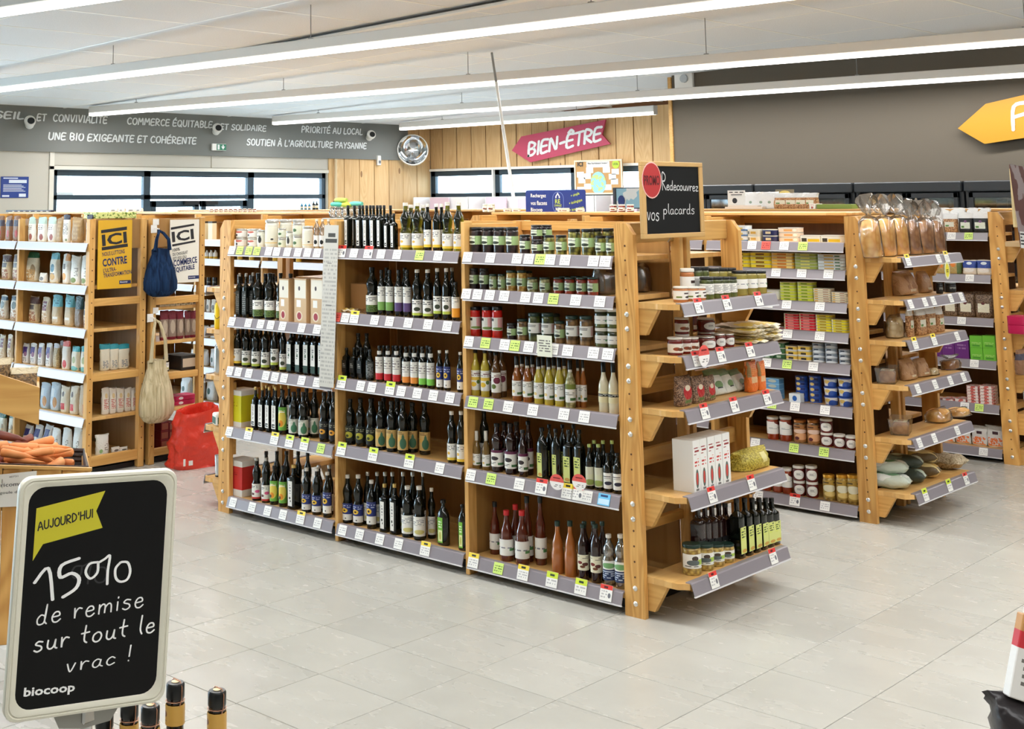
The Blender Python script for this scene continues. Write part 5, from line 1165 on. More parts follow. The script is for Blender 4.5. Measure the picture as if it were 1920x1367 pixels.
for k, look, c, e in (('t_wb', 'white and blue tin', srgb(226, 232, 236), (('band', .0, .3, srgb(90, 130, 180)), mid(srgb(226, 200, 120)))), ('t_cream', 'cream tin', srgb(236, 226, 200), (mid(srgb(226, 180, 90)), ('rect', .08, .2, .2, .7, srgb(60, 70, 80)))),
                      ('t_navy', 'navy blue tin', srgb(30, 42, 92), (mid(srgb(226, 210, 170)),)), ('t_pink', 'pale peach tin', srgb(240, 214, 186), (mid(srgb(226, 160, 90)), ('disc', .82, .5, .09, .3, srgb(250, 240, 220)))),
                      ('t_bwy', 'white oval tin with yellow patch', srgb(236, 236, 224), (('rect', .1, .35, .1, .6, srgb(40, 44, 40)), ('rect', .4, .95, .1, .5, srgb(226, 200, 50)))),
                      ('t_yel', 'bright yellow tin', srgb(244, 222, 40), (mid(srgb(120, 70, 30)),)), ('t_oy', 'orange-yellow tin', srgb(240, 186, 60), (mid(srgb(200, 110, 50)), ('rect', .72, .95, .15, .75, srgb(246, 226, 140)))),
                      ('t_grn', 'yellow-green tin', srgb(160, 176, 84), (mid(srgb(226, 220, 120)),)), ('t_ice', 'pale blue fish tin', srgb(214, 226, 228), (mid(srgb(200, 160, 60)), ('rect', .75, .95, .2, .6, srgb(70, 110, 70)))),
                      ('t_lime', 'lime green carton tin', srgb(206, 216, 60), (mid(srgb(120, 150, 40)),)), ('t_crm2', 'cream fish tin with orange mark', srgb(238, 228, 196), (('rect', .1, .3, .2, .7, srgb(220, 170, 70)), ('rect', .6, .9, .3, .6, srgb(150, 90, 70)))),
                      ('t_oval', 'white oval tin lying open-faced', srgb(236, 238, 230), (('disc', .5, .4, .3, .35, srgb(220, 214, 120)), ('disc', .5, .4, .12, .2, srgb(90, 110, 60)))),
                      ('t_olive', 'flat olive green tin', srgb(120, 130, 50), (mid(srgb(226, 214, 160)),)), ('t_crim', 'flat crimson tin', srgb(170, 26, 66), (mid(srgb(236, 200, 190)),)),
                      ('t_red', 'red fish tin', srgb(220, 40, 56), (mid(srgb(240, 150, 140)), ('rect', .0, .14, .0, .8, srgb(240, 220, 150)))), ('t_yel2', 'yellow fish tin', srgb(240, 226, 40), (mid(srgb(170, 140, 60)), ('rect', .0, .14, .0, .8, srgb(250, 244, 190)))),
                      ('t_dgr', 'dark green tin', srgb(60, 110, 70), (mid(srgb(200, 220, 190)),)), ('t_ywh', 'yellow and white tin', srgb(232, 196, 80), (mid(srgb(60, 50, 40)), ('band', -.1, .25, LW)))):
    KIND[k] = S(look, tinm(k, c, *e), dm=.075)
KIND['c_gry'] = S('grey-blue can', pmat('can_grey', srgb(150, 162, 174), (('band', .9, 1.1, srgb(200, 204, 206)), ('rect', .3, .7, .3, .8, srgb(60, 74, 90)), ('disc', .6, .1, .4, .4, srgb(220, 226, 230))), .3), 'can', name='can', cat='can')
KIND['c_blu'] = S('blue tuna can', pmat('can_blue', srgb(46, 84, 170), (('disc', .42, .5, .2, .3, srgb(226, 200, 120)), ('rect', .65, .9, .2, .7, srgb(20, 36, 96))), .3), 'can', name='can', cat='can')
KIND['c_tub'] = S('blue and white tub', pmat('tub_blue', srgb(232, 234, 236), (('disc', .42, .55, .22, .2, srgb(226, 196, 110)), ('disc', .75, .2, .26, .4, srgb(50, 90, 180)), ('band', .86, 1.1, srgb(40, 70, 150)), ('band', -.1, .1, srgb(50, 90, 180))), .3), 'tub', name='tub', cat='tub')
KIND['x_lblue'] = S('pale blue fish box', pmat('box_pale_blue', srgb(104, 164, 210), (('disc', .5, .5, .3, .3, srgb(190, 200, 190)), ('band', .86, 1.1, srgb(150, 200, 230)))), 'box', name='small_box', cat='box', dm=.06)
KIND['x_gift'] = S('small blue and white box at the shelf edge', pmat('box_small_blue', srgb(226, 234, 240), (('disc', .5, .5, .2, .3, srgb(40, 100, 180)),)), 'box', name='small_box', cat='box', dm=.05)
KIND['x_pur'] = S('purple tea box', pmat('box_purple', srgb(104, 46, 120), (('text', .2, .8, .4, .7, 2, 8, srgb(150, 110, 160)),)), 'box', name='tea_box', cat='box', dm=.08)
KIND['x_grn'] = S('green tea box', pmat('box_green', srgb(112, 190, 60), (('text', .15, .9, .3, .5, 2, 8, srgb(170, 210, 120)), ('rect', .2, .8, .1, .25, srgb(80, 150, 50)))), 'box', name='tea_box', cat='box', dm=.08)
KIND['x_meat'] = S('flat pack of pink sliced ham', pmat('pack_ham', srgb(236, 222, 214), (), .3, coat=.5, fab=(18, srgb(206, 110, 100), .52)), 'tin', name='ham_pack', cat='pack', dm=.12)
# ---------------------------------------------------------------- goods: rows measured on the photograph
def A_(b, k): return LA[b][k]+LIPH
W3 = ('left bay', 'middle bay', 'right bay')
def wA(b, k): return f'{ORD[k]} shelf of {W3[b]}'
G1, G2 = 'bottles on the oil gondola', 'jars on the oil gondola'
def rowA(b, k, items): row(FA, A_(b, k), items, wA(b, k), G2 if k == 0 and b == 0 or b == 2 and k < 3 else G1)
rowA(0, 0, [('cocr', [453, 475], 429, 21, 0, {'n': 2}), ('coc', [490], 431, 16, 0), ('cocb', [509], 412, 24, 0), ('cocg', [529], 428, 15, 0, {'n': 2}), ('coc', [543], 433, 13, 0), ('cocg', [558], 418, 17, 0, {'n': 2}), ('cocb', [577], 424, 20, 0),
            ('clearb', [594, 605, 616], 411, 12, 0), ('cocb', [512, 536, 560], 411, 24, 1), ('cocr', [462, 480], 429, 20, 1)])
rowA(0, 1, [('s_grey', [449, 461], 512, 11, 0), ('w_green', [484, 506, 526], 512, 20.5, 0), ('kbox', [546, 577, 608], 522, 30, 0), ('s_grey', [474], 511, 11, 1), ('plain', [498, 512, 545], 513, 18, 1)])
rowA(0, 2, [('r_yel', [446], 612, 16, 0), ('w_lime', [462, 480, 498], 610, 17, 0), ('r_green', [515], 612, 15, 0), ('w_lime', [531], 611, 14, 0), ('s_oil', [546, 562, 577, 591, 605, 619], 614, 13, 0),
            ('plain', [455, 472, 489, 506, 523], 612, 16, 1), ('plaing', [552, 568, 584, 600], 613, 13, 1)])
rowA(0, 3, [('ybox', [454], 729, 38, 0), ('s_gold', [479, 492, 505, 517], 725, 12, 0), ('r_gy', [530], 731, 16, 0), ('w_drop', [551, 569], 735, 19, 0), ('w_drop', [590], 728, 18, 1), ('w_dsun', [608, 626], 735, 18, 0),
            ('plaing', [500, 514, 528, 542], 722, 12, 1), ('plain', [560, 575, 618], 728, 17, 1)])
rowA(0, 4, [('rbox', [455], 860, 40, 0), ('w_pink', [481, 499], 858, 17, 0), ('r_gy', [514, 531], 873, 16, 0), ('s_nar', [551], 871, 20, 0), ('w_blue', [575, 594], 877, 18, 0), ('r_blue', [614], 885, 17, 0),
            ('bbox', [460], .16, 27, 1), ('plain', [499, 519, 537, 559, 577], 846, 16, 1), ('plainw', [598, 618], 872, 16, 1)])
rowA(1, 0, [('s_dop', [653, 675, 688, 701, 714], 385, 12.6, 0), ('s_dop', [727, 739], 400, 11.6, 0), ('w_gold', [761, 783], 380, 21, 0), ('r_yel', [802.5, 819], 382, 15, 0), ('w_gold', [840, 861], 379, 20.5, 0),
            ('s_dop', [665, 681, 695, 708, 721, 733], 385, 12, 1), ('w_gold', [771, 794], 384, 20, 1), ('r_yel', [829], 382, 15, 1)])
rowA(1, 1, [('w_green', [698], 501, 23, 0), ('r_leaf', [716, 731], 506, 15, 0), ('r_pur', [748, 764], 506, 15.5, 0), ('w_wcap', [783, 803], 505, 19.5, 0), ('r_wcap', [821, 838], 503, 16, 0), ('r_amb', [855], 529, 15, 0), ('plainw', [849], 502, 15, 1), ('plain', [725, 760], 502, 16, 1)])
rowA(1, 2, [('s_blk', [650, 664, 678], 652, 13, 0), ('s_tag', [694], 655, 15, 0), ('r_red', [712, 728, 744], 648, 15, 0), ('r_ora', [762, 777.5], 650, 15, 0), ('r_grn', [793, 808], 650, 15, 0), ('r_sblue', [825, 839], 657, 13, 0), ('r_sblue', [864], 660, 13, 0), ('plain', [672, 688], 625, 17, 1), ('plain', [720, 738, 752, 770, 785, 802], 648, 14, 1)])
rowA(1, 3, [('w_dark', [657, 676.5, 696], 748, 18.5, 0), ('w_tan', [714.5, 735, 756], 752, 20.5, 0), ('w_yel', [848, 866], 771, 18, 0), ('w_tan', [774, 797], 755, 21, 1), ('plain', [655, 676, 698, 720, 745], 746, 18, 1)])
rowA(1, 4, [('w_blue', [652, 672], 890, 19.5, 0), ('r_blue', [697], 900, 18.5, 0), ('s_nar', [722, 741], 907, 16.5, 0), ('w_white', [765, 787], 911, 23, 0), ('o_lime', [832], 937, 29, 0), ('o_lime', [868], 946, 20, 0),
            ('plainw', [690, 708, 723, 737, 757, 775, 794], 885, 16, 1), ('w_white', [810], 915, 22, 1)])
rowA(2, 0, [('j_blk', [893, 916, 937, 961], 426, 24, 0), ('j_blks', [985], 440, 21, 0), ('j_blks', [1007], 422, 21, 0, {'n': 2}), ('j_grns', [1030, 1053], 441, 21, 0), ('j_grn', [1078, 1103], 429, 24, 0), ('j_grns', [1127, 1147], 442, 20, 0),
            ('j_blks', [1026], 422, 20, 1, {'n': 2}), ('j_grn', [1120, 1142], 428, 22, 1), ('j_blk', [905, 928, 950], 426, 22, 1)])
rowA(2, 1, [('j_blks', [889, 908], 503, 18, 0), ('j_tap', [925, 941], 514, 14.5, 0), ('j_chk', [959, 979], 507, 18.5, 0), ('j_bean', [999, 1022], 520, 20, 0), ('j_pep', [1048, 1069, 1091, 1112], 520, 20, 0), ('j_chk', [969, 990], 508, 18, 1), ('j_pep', [1058, 1080, 1102], 518, 19, 1)])
rowA(2, 2, [('j_tom', [892, 914, 933], 575, 20, 0), ('j_blks', [960], 606, 18, 0), ('j_mush', [980], 598, 20, 0), ('j_pick', [1003, 1028], 587, 24, 0), ('j_mush', [1050], 602, 20, 0), ('j_picb', [1074, 1100], 592, 25, 0), ('j_white', [1130, 1153], 578, 29, 0, {'n': 2}), ('j_pick', [1015, 1040], 588, 22, 1)])
rowA(2, 3, [('lem', [892.5, 910.5], 656, 17, 0), ('grp', [931], 660, 18, 0), ('drs', [970, 990], 668, 18, 0), ('drw', [1011, 1030.5, 1050], 670, 18, 0), ('drg', [1070.5], 675, 19, 0), ('may', [1133.5, 1152], 679, 20, 0),
            ('grp', [920, 942], 655, 17, 1), ('drs', [980, 1000], 666, 18, 1), ('drw', [1020, 1040, 1060], 668, 18, 1), ('drs', [1085, 1095], 672, 17, 1)])
rowA(2, 4, [('vsw', [894.5, 912], 808, 15, 0), ('vbal', [933, 958.5], 794, 23, 0), ('vbals', [981.5], 806, 18, 0), ('vyg', [1018], 802, 27, 0), ('vyg', [1044], 804, 22, 0), ('vygs', [1068.5, 1088.5], 806, 17, 0), ('vsm', [1107, 1124], 833, 16, 0), ('vsg', [1141, 1159], 850, 17, 0),
            ('plain', [895, 909], 768, 20, 1), ('vbal', [947, 970], 791, 22, 1), ('vbals', [992], 790, 18, 1), ('vyg', [1032, 1057, 1078], 796, 20, 1), ('vsm', [1116, 1133, 1150], 826, 15, 1)])
rowA(2, 5, [('cidr', [951, 980], 957, 27, 0), ('cidk', [929], 941, 21, 1), ('cidp', [1047, 1071], 977, 24, 0), ('vcrm', [1095, 1119], 983, 21, 0), ('pet', [1143.5, 1166], 1002, 24, 0), ('cidr', [968], 946, 24, 1), ('cidk', [990, 1015], 931, 22, 1), ('vcrm', [1098, 1115, 1132], 978, 19, 1)])
# second gondola: stacks of tins
def rowB(k, items): row(FB, LB[k]+LIPH, items, f'{ORD[k]} shelf of second gondola', 'tins and jars on the second gondola')
ST = lambda n, **k: dict(n=n, **k)
rowB(0, [('t_wb', [1394], 423, 28, 0, ST(3)), ('t_cream', [1419], 430, 26, 0, ST(2)), ('t_navy', [1447], 430, 28, 0, ST(2)), ('t_pink', [1484], 427, 44, 0, ST(3)), ('t_bwy', [1524, 1563], 441, 38, 0)])
rowB(1, [('t_yel', [1392], 473, 38, 0, ST(4)), ('t_yel', [1431], 473, 40, 0, ST(4)), ('t_oy', [1472], 474, 40, 0, ST(5)), ('t_grn', [1516], 475, 42, 0, ST(5)), ('t_ice', [1560], 477, 42, 0, ST(5))])
rowB(2, [('t_oval', [1450], 543, 32, 0), ('t_lime', [1482, 1514.5], 529, 27, 0, ST(6)), ('t_crm2', [1546], 541, 30, 0, ST(6)), ('t_crm2', [1578], 548, 26, 0, ST(5))])
rowB(3, [('t_olive', [1407, 1434], 611, 25, 0), ('t_crim', [1461], 613, 26, 0), ('t_red', [1489, 1518.5], 588, 28, 0, ST(6)), ('t_yel2', [1549], 590, 28, 0, ST(6)), ('t_yel2', [1578.5], 599, 27, 0, ST(5))])
rowB(4, [('t_dgr', [1445], 665, 20, 0), ('t_dgr', [1466.5], 641, 20, 0, ST(3)), ('t_ywh', [1489, 1512.5], 648, 22, 0, ST(3)), ('c_gry', [1536, 1560], 643, 23, 0, ST(4)), ('c_gry', [1584.5], 655, 21, 0, ST(3))])
rowB(5, [('x_lblue', [1454], 709, 24, 0, ST(4)), ('c_blu', [1505, 1530.5], 705, 23, 0, ST(5, off=.03)), ('x_gift', [1494], .05, 19, 0, {'off': -.045, 'stk': 1}), ('c_tub', [1559.5, 1586.5], 708, 26, 0, ST(3))])
rowB(6, [('b_sauce', [1450.5, 1474.5], 781, 22, 0), ('b_brn', [1501.5, 1527], 787, 23, 0), ('b_disc', [1551.5], 785, 23, 0, ST(2)), ('b_disc', [1575], 814, 22, 0), ('b_disc', [1597], 817, 20, 0)])
rowB(7, [('b_sauce', [1438, 1459, 1477], 877, 19, 0), ('b_disc', [1500, 1524], 873, 22, 0, ST(2)), ('b_gold', [1556, 1581, 1602], 890, 22, 0)])
# gondola end, nearest
def rowE(k, items, gr='goods on the oil gondola end'): row(EA, ZE[k], items, f'{ORD[k]} end shelf of oil gondola', gr)
rowE(0, [('e_spr', [1276.5, 1297, 1311], 537, .064, 0), ('e_drk', [1326, 1343.5, 1357.5, 1370.5], 519, .062, 0), ('e_yel', [1388, 1407, 1424], 507, .07, 0), ('e_spr', [1290], 503, .064, 1), ('e_drk', [1308, 1320], 500, .06, 1), ('e_yel', [1337, 1353, 1369], 502, .066, 1)])
rowE(1, [('e_fig', [1266.5, 1284, 1298], 632, .066, 0), ('e_jam', [1323.5], 630, .086, 0), ('e_jam', [1347.5, 1364], 625, .062, 0), ('e_fig', [1280], 595, .064, 1, {'n': 2}), ('e_jam', [1325], 596, .08, 1, {'n': 2})])
rowE(4, [('e_cur', [1298, 1321.5, 1341.5, 1360.5], 1018, .079, 0), ('e_oil', [1385, 1400, 1414, 1427, 1439, 1450], 932, .055, 0), ('e_blk', [1312, 1325, 1338, 1351, 1363], 942, .058, 1)])
# ---------------------------------------------------------------- bags, loaves and packets
def loaf(mat, k=.86, kh=.66):
    def f(w, d, h):
        m = M(); n = 14
        for z, a in ((0, .8), (.04, .95), (.4, 1), (.75, .97), (.93, .75), (1, .3)):
            for i in range(n):
                t = 2*math.pi*i/n; c, s = math.cos(t), math.sin(t); q = (abs(c)**3.2+abs(s)**3.2)**(-1/3.2)
                m.v.append((w/2*k*a*c*q*(1+.03*math.sin(z*30)), d/2*k*a*s*q, h*kh*z+.004))
        for kk in range(5):
            for i in range(n): m.quad([kk*n+i, kk*n+(i+1) % n, (kk+1)*n+(i+1) % n, (kk+1)*n+i])
        m.quad(list(range(n))[::-1]); m.quad([5*n+i for i in range(n)])
        return m.mesh('loaf', mat, 60)
    return f
m_bread = speck('sliced_bread_crust', srgb(246, 204, 124), srgb(222, 160, 80), 26, .6, 0); m_brownbr = speck('dark_bread', srgb(196, 146, 96), srgb(150, 100, 60), 30, .7, 0)
m_film = film('crinkled_bag_film', (.96, .95, .93, 1), .35, .16); m_filmb = film('tinted_bag_film', (.95, .9, .82, 1), .45, .2)
m_box = film('clear_tray_plastic', (.92, .92, .92, 1), .4, .08)
tx2 = srgb(120, 116, 110); bw = srgb(232, 228, 218)
def bg(n, look, base, *els, **k):
    KIND[n] = B(look, bagm('bag_'+n, base, *els, fab=k.pop('fab', None)), **k)
winl = lambda c1: ('blob', .12, .88, .05, .42, 30, c1)
bg('f_tall', 'tall white pack with almond picture', srgb(236, 238, 232), ('band', .74, 1.1, srgb(196, 222, 210)), ('disc', .62, .2, .24, .13, srgb(160, 90, 80)), ('text', .2, .8, .5, .66, 2, 8, tx2))
bg('f_kraft', 'kraft pack with grid lines', srgb(170, 138, 92), ('text', .08, .92, .1, .9, 5, 4, srgb(186, 156, 110)), d=.5)
bg('f_lab', 'slim white pack with dark top', bw, ('band', .84, 1.1, srgb(50, 44, 56)), ('text', .15, .9, .3, .7, 7, 8, tx2), ('rect', .5, .85, .06, .14, srgb(110, 120, 60)), d=.4)
bg('f_brn', 'brown paper bag with dark print', srgb(140, 100, 70), ('band', .6, .85, srgb(70, 66, 80)), ('disc', .6, .3, .2, .15, srgb(180, 60, 50)))
bg('f_grn', 'cream bag with dark green top', srgb(224, 218, 196), ('band', .82, 1.1, srgb(30, 96, 66)), ('disc', .7, .4, .2, .2, srgb(150, 130, 100)), winl(srgb(190, 150, 90)))
bg('f_sml', 'small slumped white bag', bw, ('disc', .5, .4, .3, .2, srgb(120, 116, 110)))
bg('f_blue', 'white bag with blue stripe', srgb(234, 230, 214), ('band', .8, 1.1, srgb(120, 196, 216)), ('disc', .5, .5, .26, .14, srgb(60, 120, 140)), ('disc', .5, .22, .34, .12, srgb(206, 160, 80)), ('text', .2, .8, .3, .36, 1, 8, tx2))
bg('f_org', 'white bag with orange corner', bw, ('rect', .5, 1.1, .78, 1.1, srgb(220, 150, 70)), ('rect', .25, .6, .5, .68, srgb(90, 70, 56)), ('disc', .4, .25, .3, .12, srgb(226, 160, 60)))
bg('f_wht', 'large white paper bag', srgb(238, 236, 228), ('disc', .4, .15, .3, .09, srgb(130, 150, 80)), ('text', .5, .9, .3, .6, 6, 6, tx2))
bg('f_seed', 'windowed bag of dried fruit', srgb(206, 186, 150), ('band', .72, .98, srgb(100, 70, 66)), ('rect', .1, .7, .5, .68, srgb(84, 66, 56)), winl(srgb(150, 90, 50)))
bg('f_maro', 'beige bag with maroon print', srgb(222, 206, 178), ('rect', .2, .8, .5, .86, srgb(120, 44, 60)), ('text', .25, .75, .6, .8, 3, 6, bw), winl(srgb(190, 150, 100)))
bg('f_teal', 'kraft bag with turquoise top', srgb(206, 182, 142), ('band', .62, 1.1, srgb(110, 190, 206)), ('text', .2, .8, .68, .84, 2, 8, srgb(40, 110, 130)), ('rect', .2, .75, .2, .28, bw))
bg('f_dteal', 'dark teal topped brown bag', srgb(120, 96, 70), ('band', .6, 1.1, srgb(30, 70, 76)))
bg('f_grey', 'cream bag with grey landscape print', srgb(216, 206, 188), ('band', .8, .96, srgb(70, 90, 110)), ('disc', .5, .6, .3, .16, srgb(84, 96, 84)), winl(srgb(170, 130, 90)))
bg('f_pur', 'white bag with purple panel', srgb(232, 230, 228), ('rect', .15, .85, .5, .84, srgb(70, 48, 130)), ('disc', .6, .48, .25, .12, srgb(150, 110, 140)), ('text', .2, .8, .12, .32, 3, 7, tx2))
bg('f_oat', 'clear bag of oats', srgb(196, 172, 124), ('band', .84, 1.1, srgb(190, 190, 196)), fab=(60, srgb(150, 124, 80)))
bg('f_redt', 'white bag with red top and strawberries', srgb(236, 226, 214), ('band', .82, 1.1, srgb(226, 90, 70)), ('disc', .5, .2, .3, .14, srgb(200, 50, 50)))
bg('f_tlt', 'cream bag, turquoise top and foot', srgb(230, 222, 200), ('band', .8, 1.1, srgb(60, 176, 190)), ('disc', .5, .1, .5, .1, srgb(110, 190, 190)), ('disc', .5, .45, .24, .14, srgb(170, 176, 120)))
bg('f_bclr', 'pale blue translucent bag', srgb(196, 214, 230), ('disc', .6, .3, .24, .2, srgb(206, 150, 90)), ('rect', .1, .5, .5, .8, srgb(226, 234, 240)))
bg('f_rblk', 'cream bag with red square', srgb(228, 214, 188), ('rect', .1, .6, .12, .36, srgb(206, 50, 46)), ('disc', .36, .7, .16, .1, srgb(90, 60, 40)))
bg('f_tan', 'plain tan bag', srgb(204, 180, 146), ('rect', .6, .9, .1, .4, srgb(190, 60, 50)))
bg('f_navy', 'white bag with navy panel, lying back', srgb(232, 234, 236), ('rect', .15, .85, .4, .8, srgb(46, 50, 120)), ('disc', .5, .3, .3, .12, bw), tilt=(-.2, 0))
bg('f_wflr', 'plump white flour bag', srgb(240, 240, 234), ('disc', .3, .2, .14, .1, srgb(150, 190, 130)), ('text', .6, .9, .2, .6, 7, 5, tx2))
bg('f_ends', 'cream bag with teal top, back panel', srgb(226, 220, 200), ('band', .82, 1.1, srgb(40, 150, 166)), ('text', .2, .8, .1, .4, 6, 8, srgb(90, 110, 130)))
bg('f_rends', 'white bag with red printed lines', srgb(236, 228, 216), ('text', .15, .85, .2, .6, 6, 6, srgb(200, 90, 76)), ('disc', .5, .7, .2, .1, srgb(226, 200, 150)))
bg('f_wrap', 'grey net bag with crimson top', srgb(150, 130, 116), ('band', .72, 1.1, srgb(120, 20, 46)), ('band', -.1, .1, srgb(120, 20, 46)), ('disc', .5, .45, .3, .24, srgb(196, 180, 160)))
bg('p_blk', 'black pouch with white top and label', srgb(30, 30, 32), ('band', .72, 1.1, srgb(240, 240, 238)), ('rect', .15, .8, .2, .52, srgb(228, 232, 214)), ('rect', .2, .4, .24, .34, srgb(90, 140, 60)), ('disc', .5, .56, .1, .06, srgb(110, 60, 110)))
bg('p_tan', 'clear pouch of tan biscuits', srgb(206, 160, 110), ('band', .72, 1.1, srgb(240, 240, 238)), ('rect', .15, .8, .3, .56, srgb(228, 226, 206)), ('rect', .2, .45, .32, .4, srgb(90, 140, 60)), fab=(40, srgb(150, 100, 60)))
bg('p_wht', 'plain white pouch', srgb(242, 242, 240), ('disc', .5, .4, .1, .08, srgb(150, 170, 150)))
bg('p_blue', 'white tray pack with blue sleeve', srgb(226, 216, 196), ('band', .45, .95, srgb(40, 70, 150)), ('disc', .5, .78, .2, .1, srgb(220, 230, 236)), ('disc', .5, .3, .36, .14, bw))
bg('p_org', 'pointed pouch with orange pattern', srgb(176, 150, 90), ('disc', .4, .6, .2, .16, srgb(226, 130, 40)), ('rect', .7, 1.1, 0, 1, srgb(90, 110, 60)))
bg('p_mush', 'clear pouch of dried mushrooms', srgb(130, 106, 80), ('rect', .2, .85, .2, .55, srgb(226, 222, 196)), ('disc', .5, .55, .1, .05, srgb(96, 40, 40)), fab=(40, srgb(80, 60, 44)))
bg('p_fish', 'white tray with orange salmon slices', srgb(214, 212, 206), ('blob', .08, .92, .05, .45, 30, srgb(232, 120, 60)), ('rect', .35, .7, .6, .74, srgb(60, 30, 40)), ('rect', .08, .92, .05, .1, srgb(226, 150, 90)), d=.25)
bg('e_seed', 'seed bag with red round label', srgb(170, 138, 112), ('disc', .55, .46, .32, .24, srgb(196, 36, 44)), ('disc', .55, .6, .18, .1, srgb(236, 226, 200)), ('rect', .3, .8, .1, .2, srgb(90, 120, 60)), fab=(50, srgb(96, 70, 56)))
bg('e_grn', 'green and white bag lying back', srgb(232, 236, 226), ('band', .72, 1.1, srgb(130, 160, 120)), ('disc', .5, .35, .3, .14, srgb(110, 150, 90)), ('text', .3, .7, .2, .3, 1, 4, srgb(30, 40, 30)), tilt=(-.45, 0))
bg('e_org', 'tall orange pack of noodles', srgb(232, 120, 44), ('rect', .2, .8, .3, .5, srgb(232, 190, 140)), ('text', .1, .9, .55, .9, 6, 4, srgb(240, 160, 90)), ('rect', 0, .25, .5, 1, srgb(150, 120, 70)))
bg('e_pasta', 'clear bag of green-yellow pasta', srgb(206, 190, 80), ('rect', .6, .8, .3, .8, srgb(226, 216, 150)), fab=(46, srgb(150, 134, 40)), d=.5)
bg('n_wht', 'distant white carrier-style bag', srgb(236, 238, 238), ('disc', .4, .4, .16, .14, srgb(60, 90, 80)))
for k, look, inn, flm, nz, tl in (('l_gold', 'tied clear bag with golden sliced loaf', m_bread, m_film, .74, (-.06, 0)), ('l_brn', 'tied clear bag with brown loaf', m_brownbr, m_film, .76, (-.06, 0)), ('l_long', 'long brown loaf in leaning film bag', m_brownbr, m_filmb, None, (-.22, 0)), ('l_crisp', 'clear bag of pale crispbread', speck('crispbread', srgb(226, 212, 172), srgb(190, 160, 110), 30, .6, 0), m_film, None, (0, 0)),
                                  ('l_roll', 'round bread rolls in film', m_bread, m_film, None, (0, 0))):
    KIND[k] = dict(fn=f_bag, look=look, mat=flm, inner=loaf(inn, .88, .66 if nz else .9), iname='loaf', neckz=nz, tilt=tl, wob=.07, name='bagged_bread', cat='bread', d=.62)
def rowL(k, items, face=FL, wh='flour shelf', gr='bags on the flour shelving'): row(face, LL[k]+LIPH, items, f'{ORD[k]} {wh}', gr)
rowL(0, [('f_tall', [60, 79, 98], 408, 17, 0), ('f_kraft', [113], 410, 14, 0), ('f_lab', [125], 404, 16, 0), ('f_kraft', [146], 408, 22, 0), ('f_lab', [168], 404, 15, 0), ('f_brn', [1, 17, 32], 406, 15, 0)])
rowL(1, [('f_grn', [62], 474, 25, 0), ('f_sml', [82], 512, 18, 0), ('f_blue', [103], 475, 22, 0), ('f_org', [125], 477, 18, 0), ('f_wht', [143, 162], 480, 20, 0), ('f_seed', [13, 33], 478, 20, 0)])
rowL(2, [('f_seed', [65], 556, 22, 0), ('f_maro', [87], 558, 20, 0), ('f_teal', [108, 131], 554, 21, 0), ('f_dteal', [149], 557, 18, 0), ('f_seed', [163], 566, 14, 0), ('f_grey', [8, 29], 554, 19, 0)])
rowL(3, [('f_pur', [49, 63, 77, 92], 644, 14, 0), ('f_oat', [106], 645, 14, 0), ('f_redt', [124], 640, 16, 0), ('f_tlt', [142, 160], 650, 18, 0), ('f_maro', [5, 19, 33], 628, 13, 0), ('f_oat', [117], 640, 14, 1)])
rowL(4, [('f_bclr', [86, 105], 718, 20, 0), ('f_rblk', [123, 140], 724, 18, 0), ('f_tan', [157], 724, 16, 0)])
rowL(5, [('f_navy', [50, 68, 86], 797, 18, 0), ('f_wflr', [106, 126, 146], 803, 20, 0), ('f_grn', [5, 23], 775, 16, 0)])
EL = Face('X', XE-.0)
rowL(3, [('f_ends', [196, 213, 231], 646, .07, 0, dict(off=.03))], EL, 'flour shelf, open end')
rowL(4, [('f_rends', [197, 211, 225, 239, 252], 728, .058, 0, dict(off=.03))], EL, 'flour shelf, open end')
rowL(5, [('f_wflr', [191], 815, .07, 0, dict(off=.03)), ('f_sml', [216, 231], 838, .08, 0, dict(off=.03))], EL, 'flour shelf, open end')
def rowM(t, items): row(EL, t+.046, items, 'white poster shelving end', 'goods on the white poster shelving')
KIND['x_kraft'] = S('flat kraft carton', pmat('flat_kraft', srgb(206, 176, 130), (('rect', .1, .9, .3, .7, srgb(226, 208, 170)),)), 'box', name='flat_carton', cat='box', dm=.12)
KIND['x_tiny'] = S('tiny white carton', pmat('tiny_carton', srgb(226, 216, 190), (('rect', .2, .8, .3, .55, srgb(60, 56, 50)),)), 'box', name='small_carton', cat='box', dm=.06)
KIND['x_gift2'] = S('black framed flat gift box', pmat('gift_box', srgb(40, 36, 34), (('rect', .08, .92, .2, .8, srgb(206, 186, 160)),)), 'box', name='gift_box', cat='box', dm=.2)
KIND['x_dred'] = S('dark red carton', pmat('dark_red_carton', srgb(110, 22, 30), (('rect', .1, .9, .15, .85, srgb(150, 90, 70)),)), 'box', name='carton', cat='box', dm=.1)
KIND['x_mag'] = S('magenta lying packet', pmat('magenta_packet', srgb(190, 24, 80), (('disc', .3, .5, .1, .3, srgb(236, 226, 226)),)), 'tin', name='packet', cat='packet', dm=.12)
KIND['k_can'] = V('small black coffee tin', 'jarlow', cap_b, cap_b, L_blk, (.2, .7))
rowM(1.33, [('x_kraft', [303, 314], 432, .05, 0, ST(3, off=.03))]); rowM(.99, [('x_tiny', [299, 309, 319, 329, 339, 349, 359], 562, .036, 0, dict(off=.03))])
rowM(.757, [('f_wrap', [307, 322, 337, 351, 362], 584, .058, 0, dict(off=.03))]); rowM(.545, [('x_gift2', [340], 664, .14, 0, dict(off=.03)), ('plainw', [311], 655, .04, 0, dict(off=.03))])
rowM(.30, [('x_mag', [338], 740, .17, 0, ST(2, off=.03))]); rowM(.035, [('x_dred', [301, 316, 331], 790, .055, 0, ST(3, off=.03))])
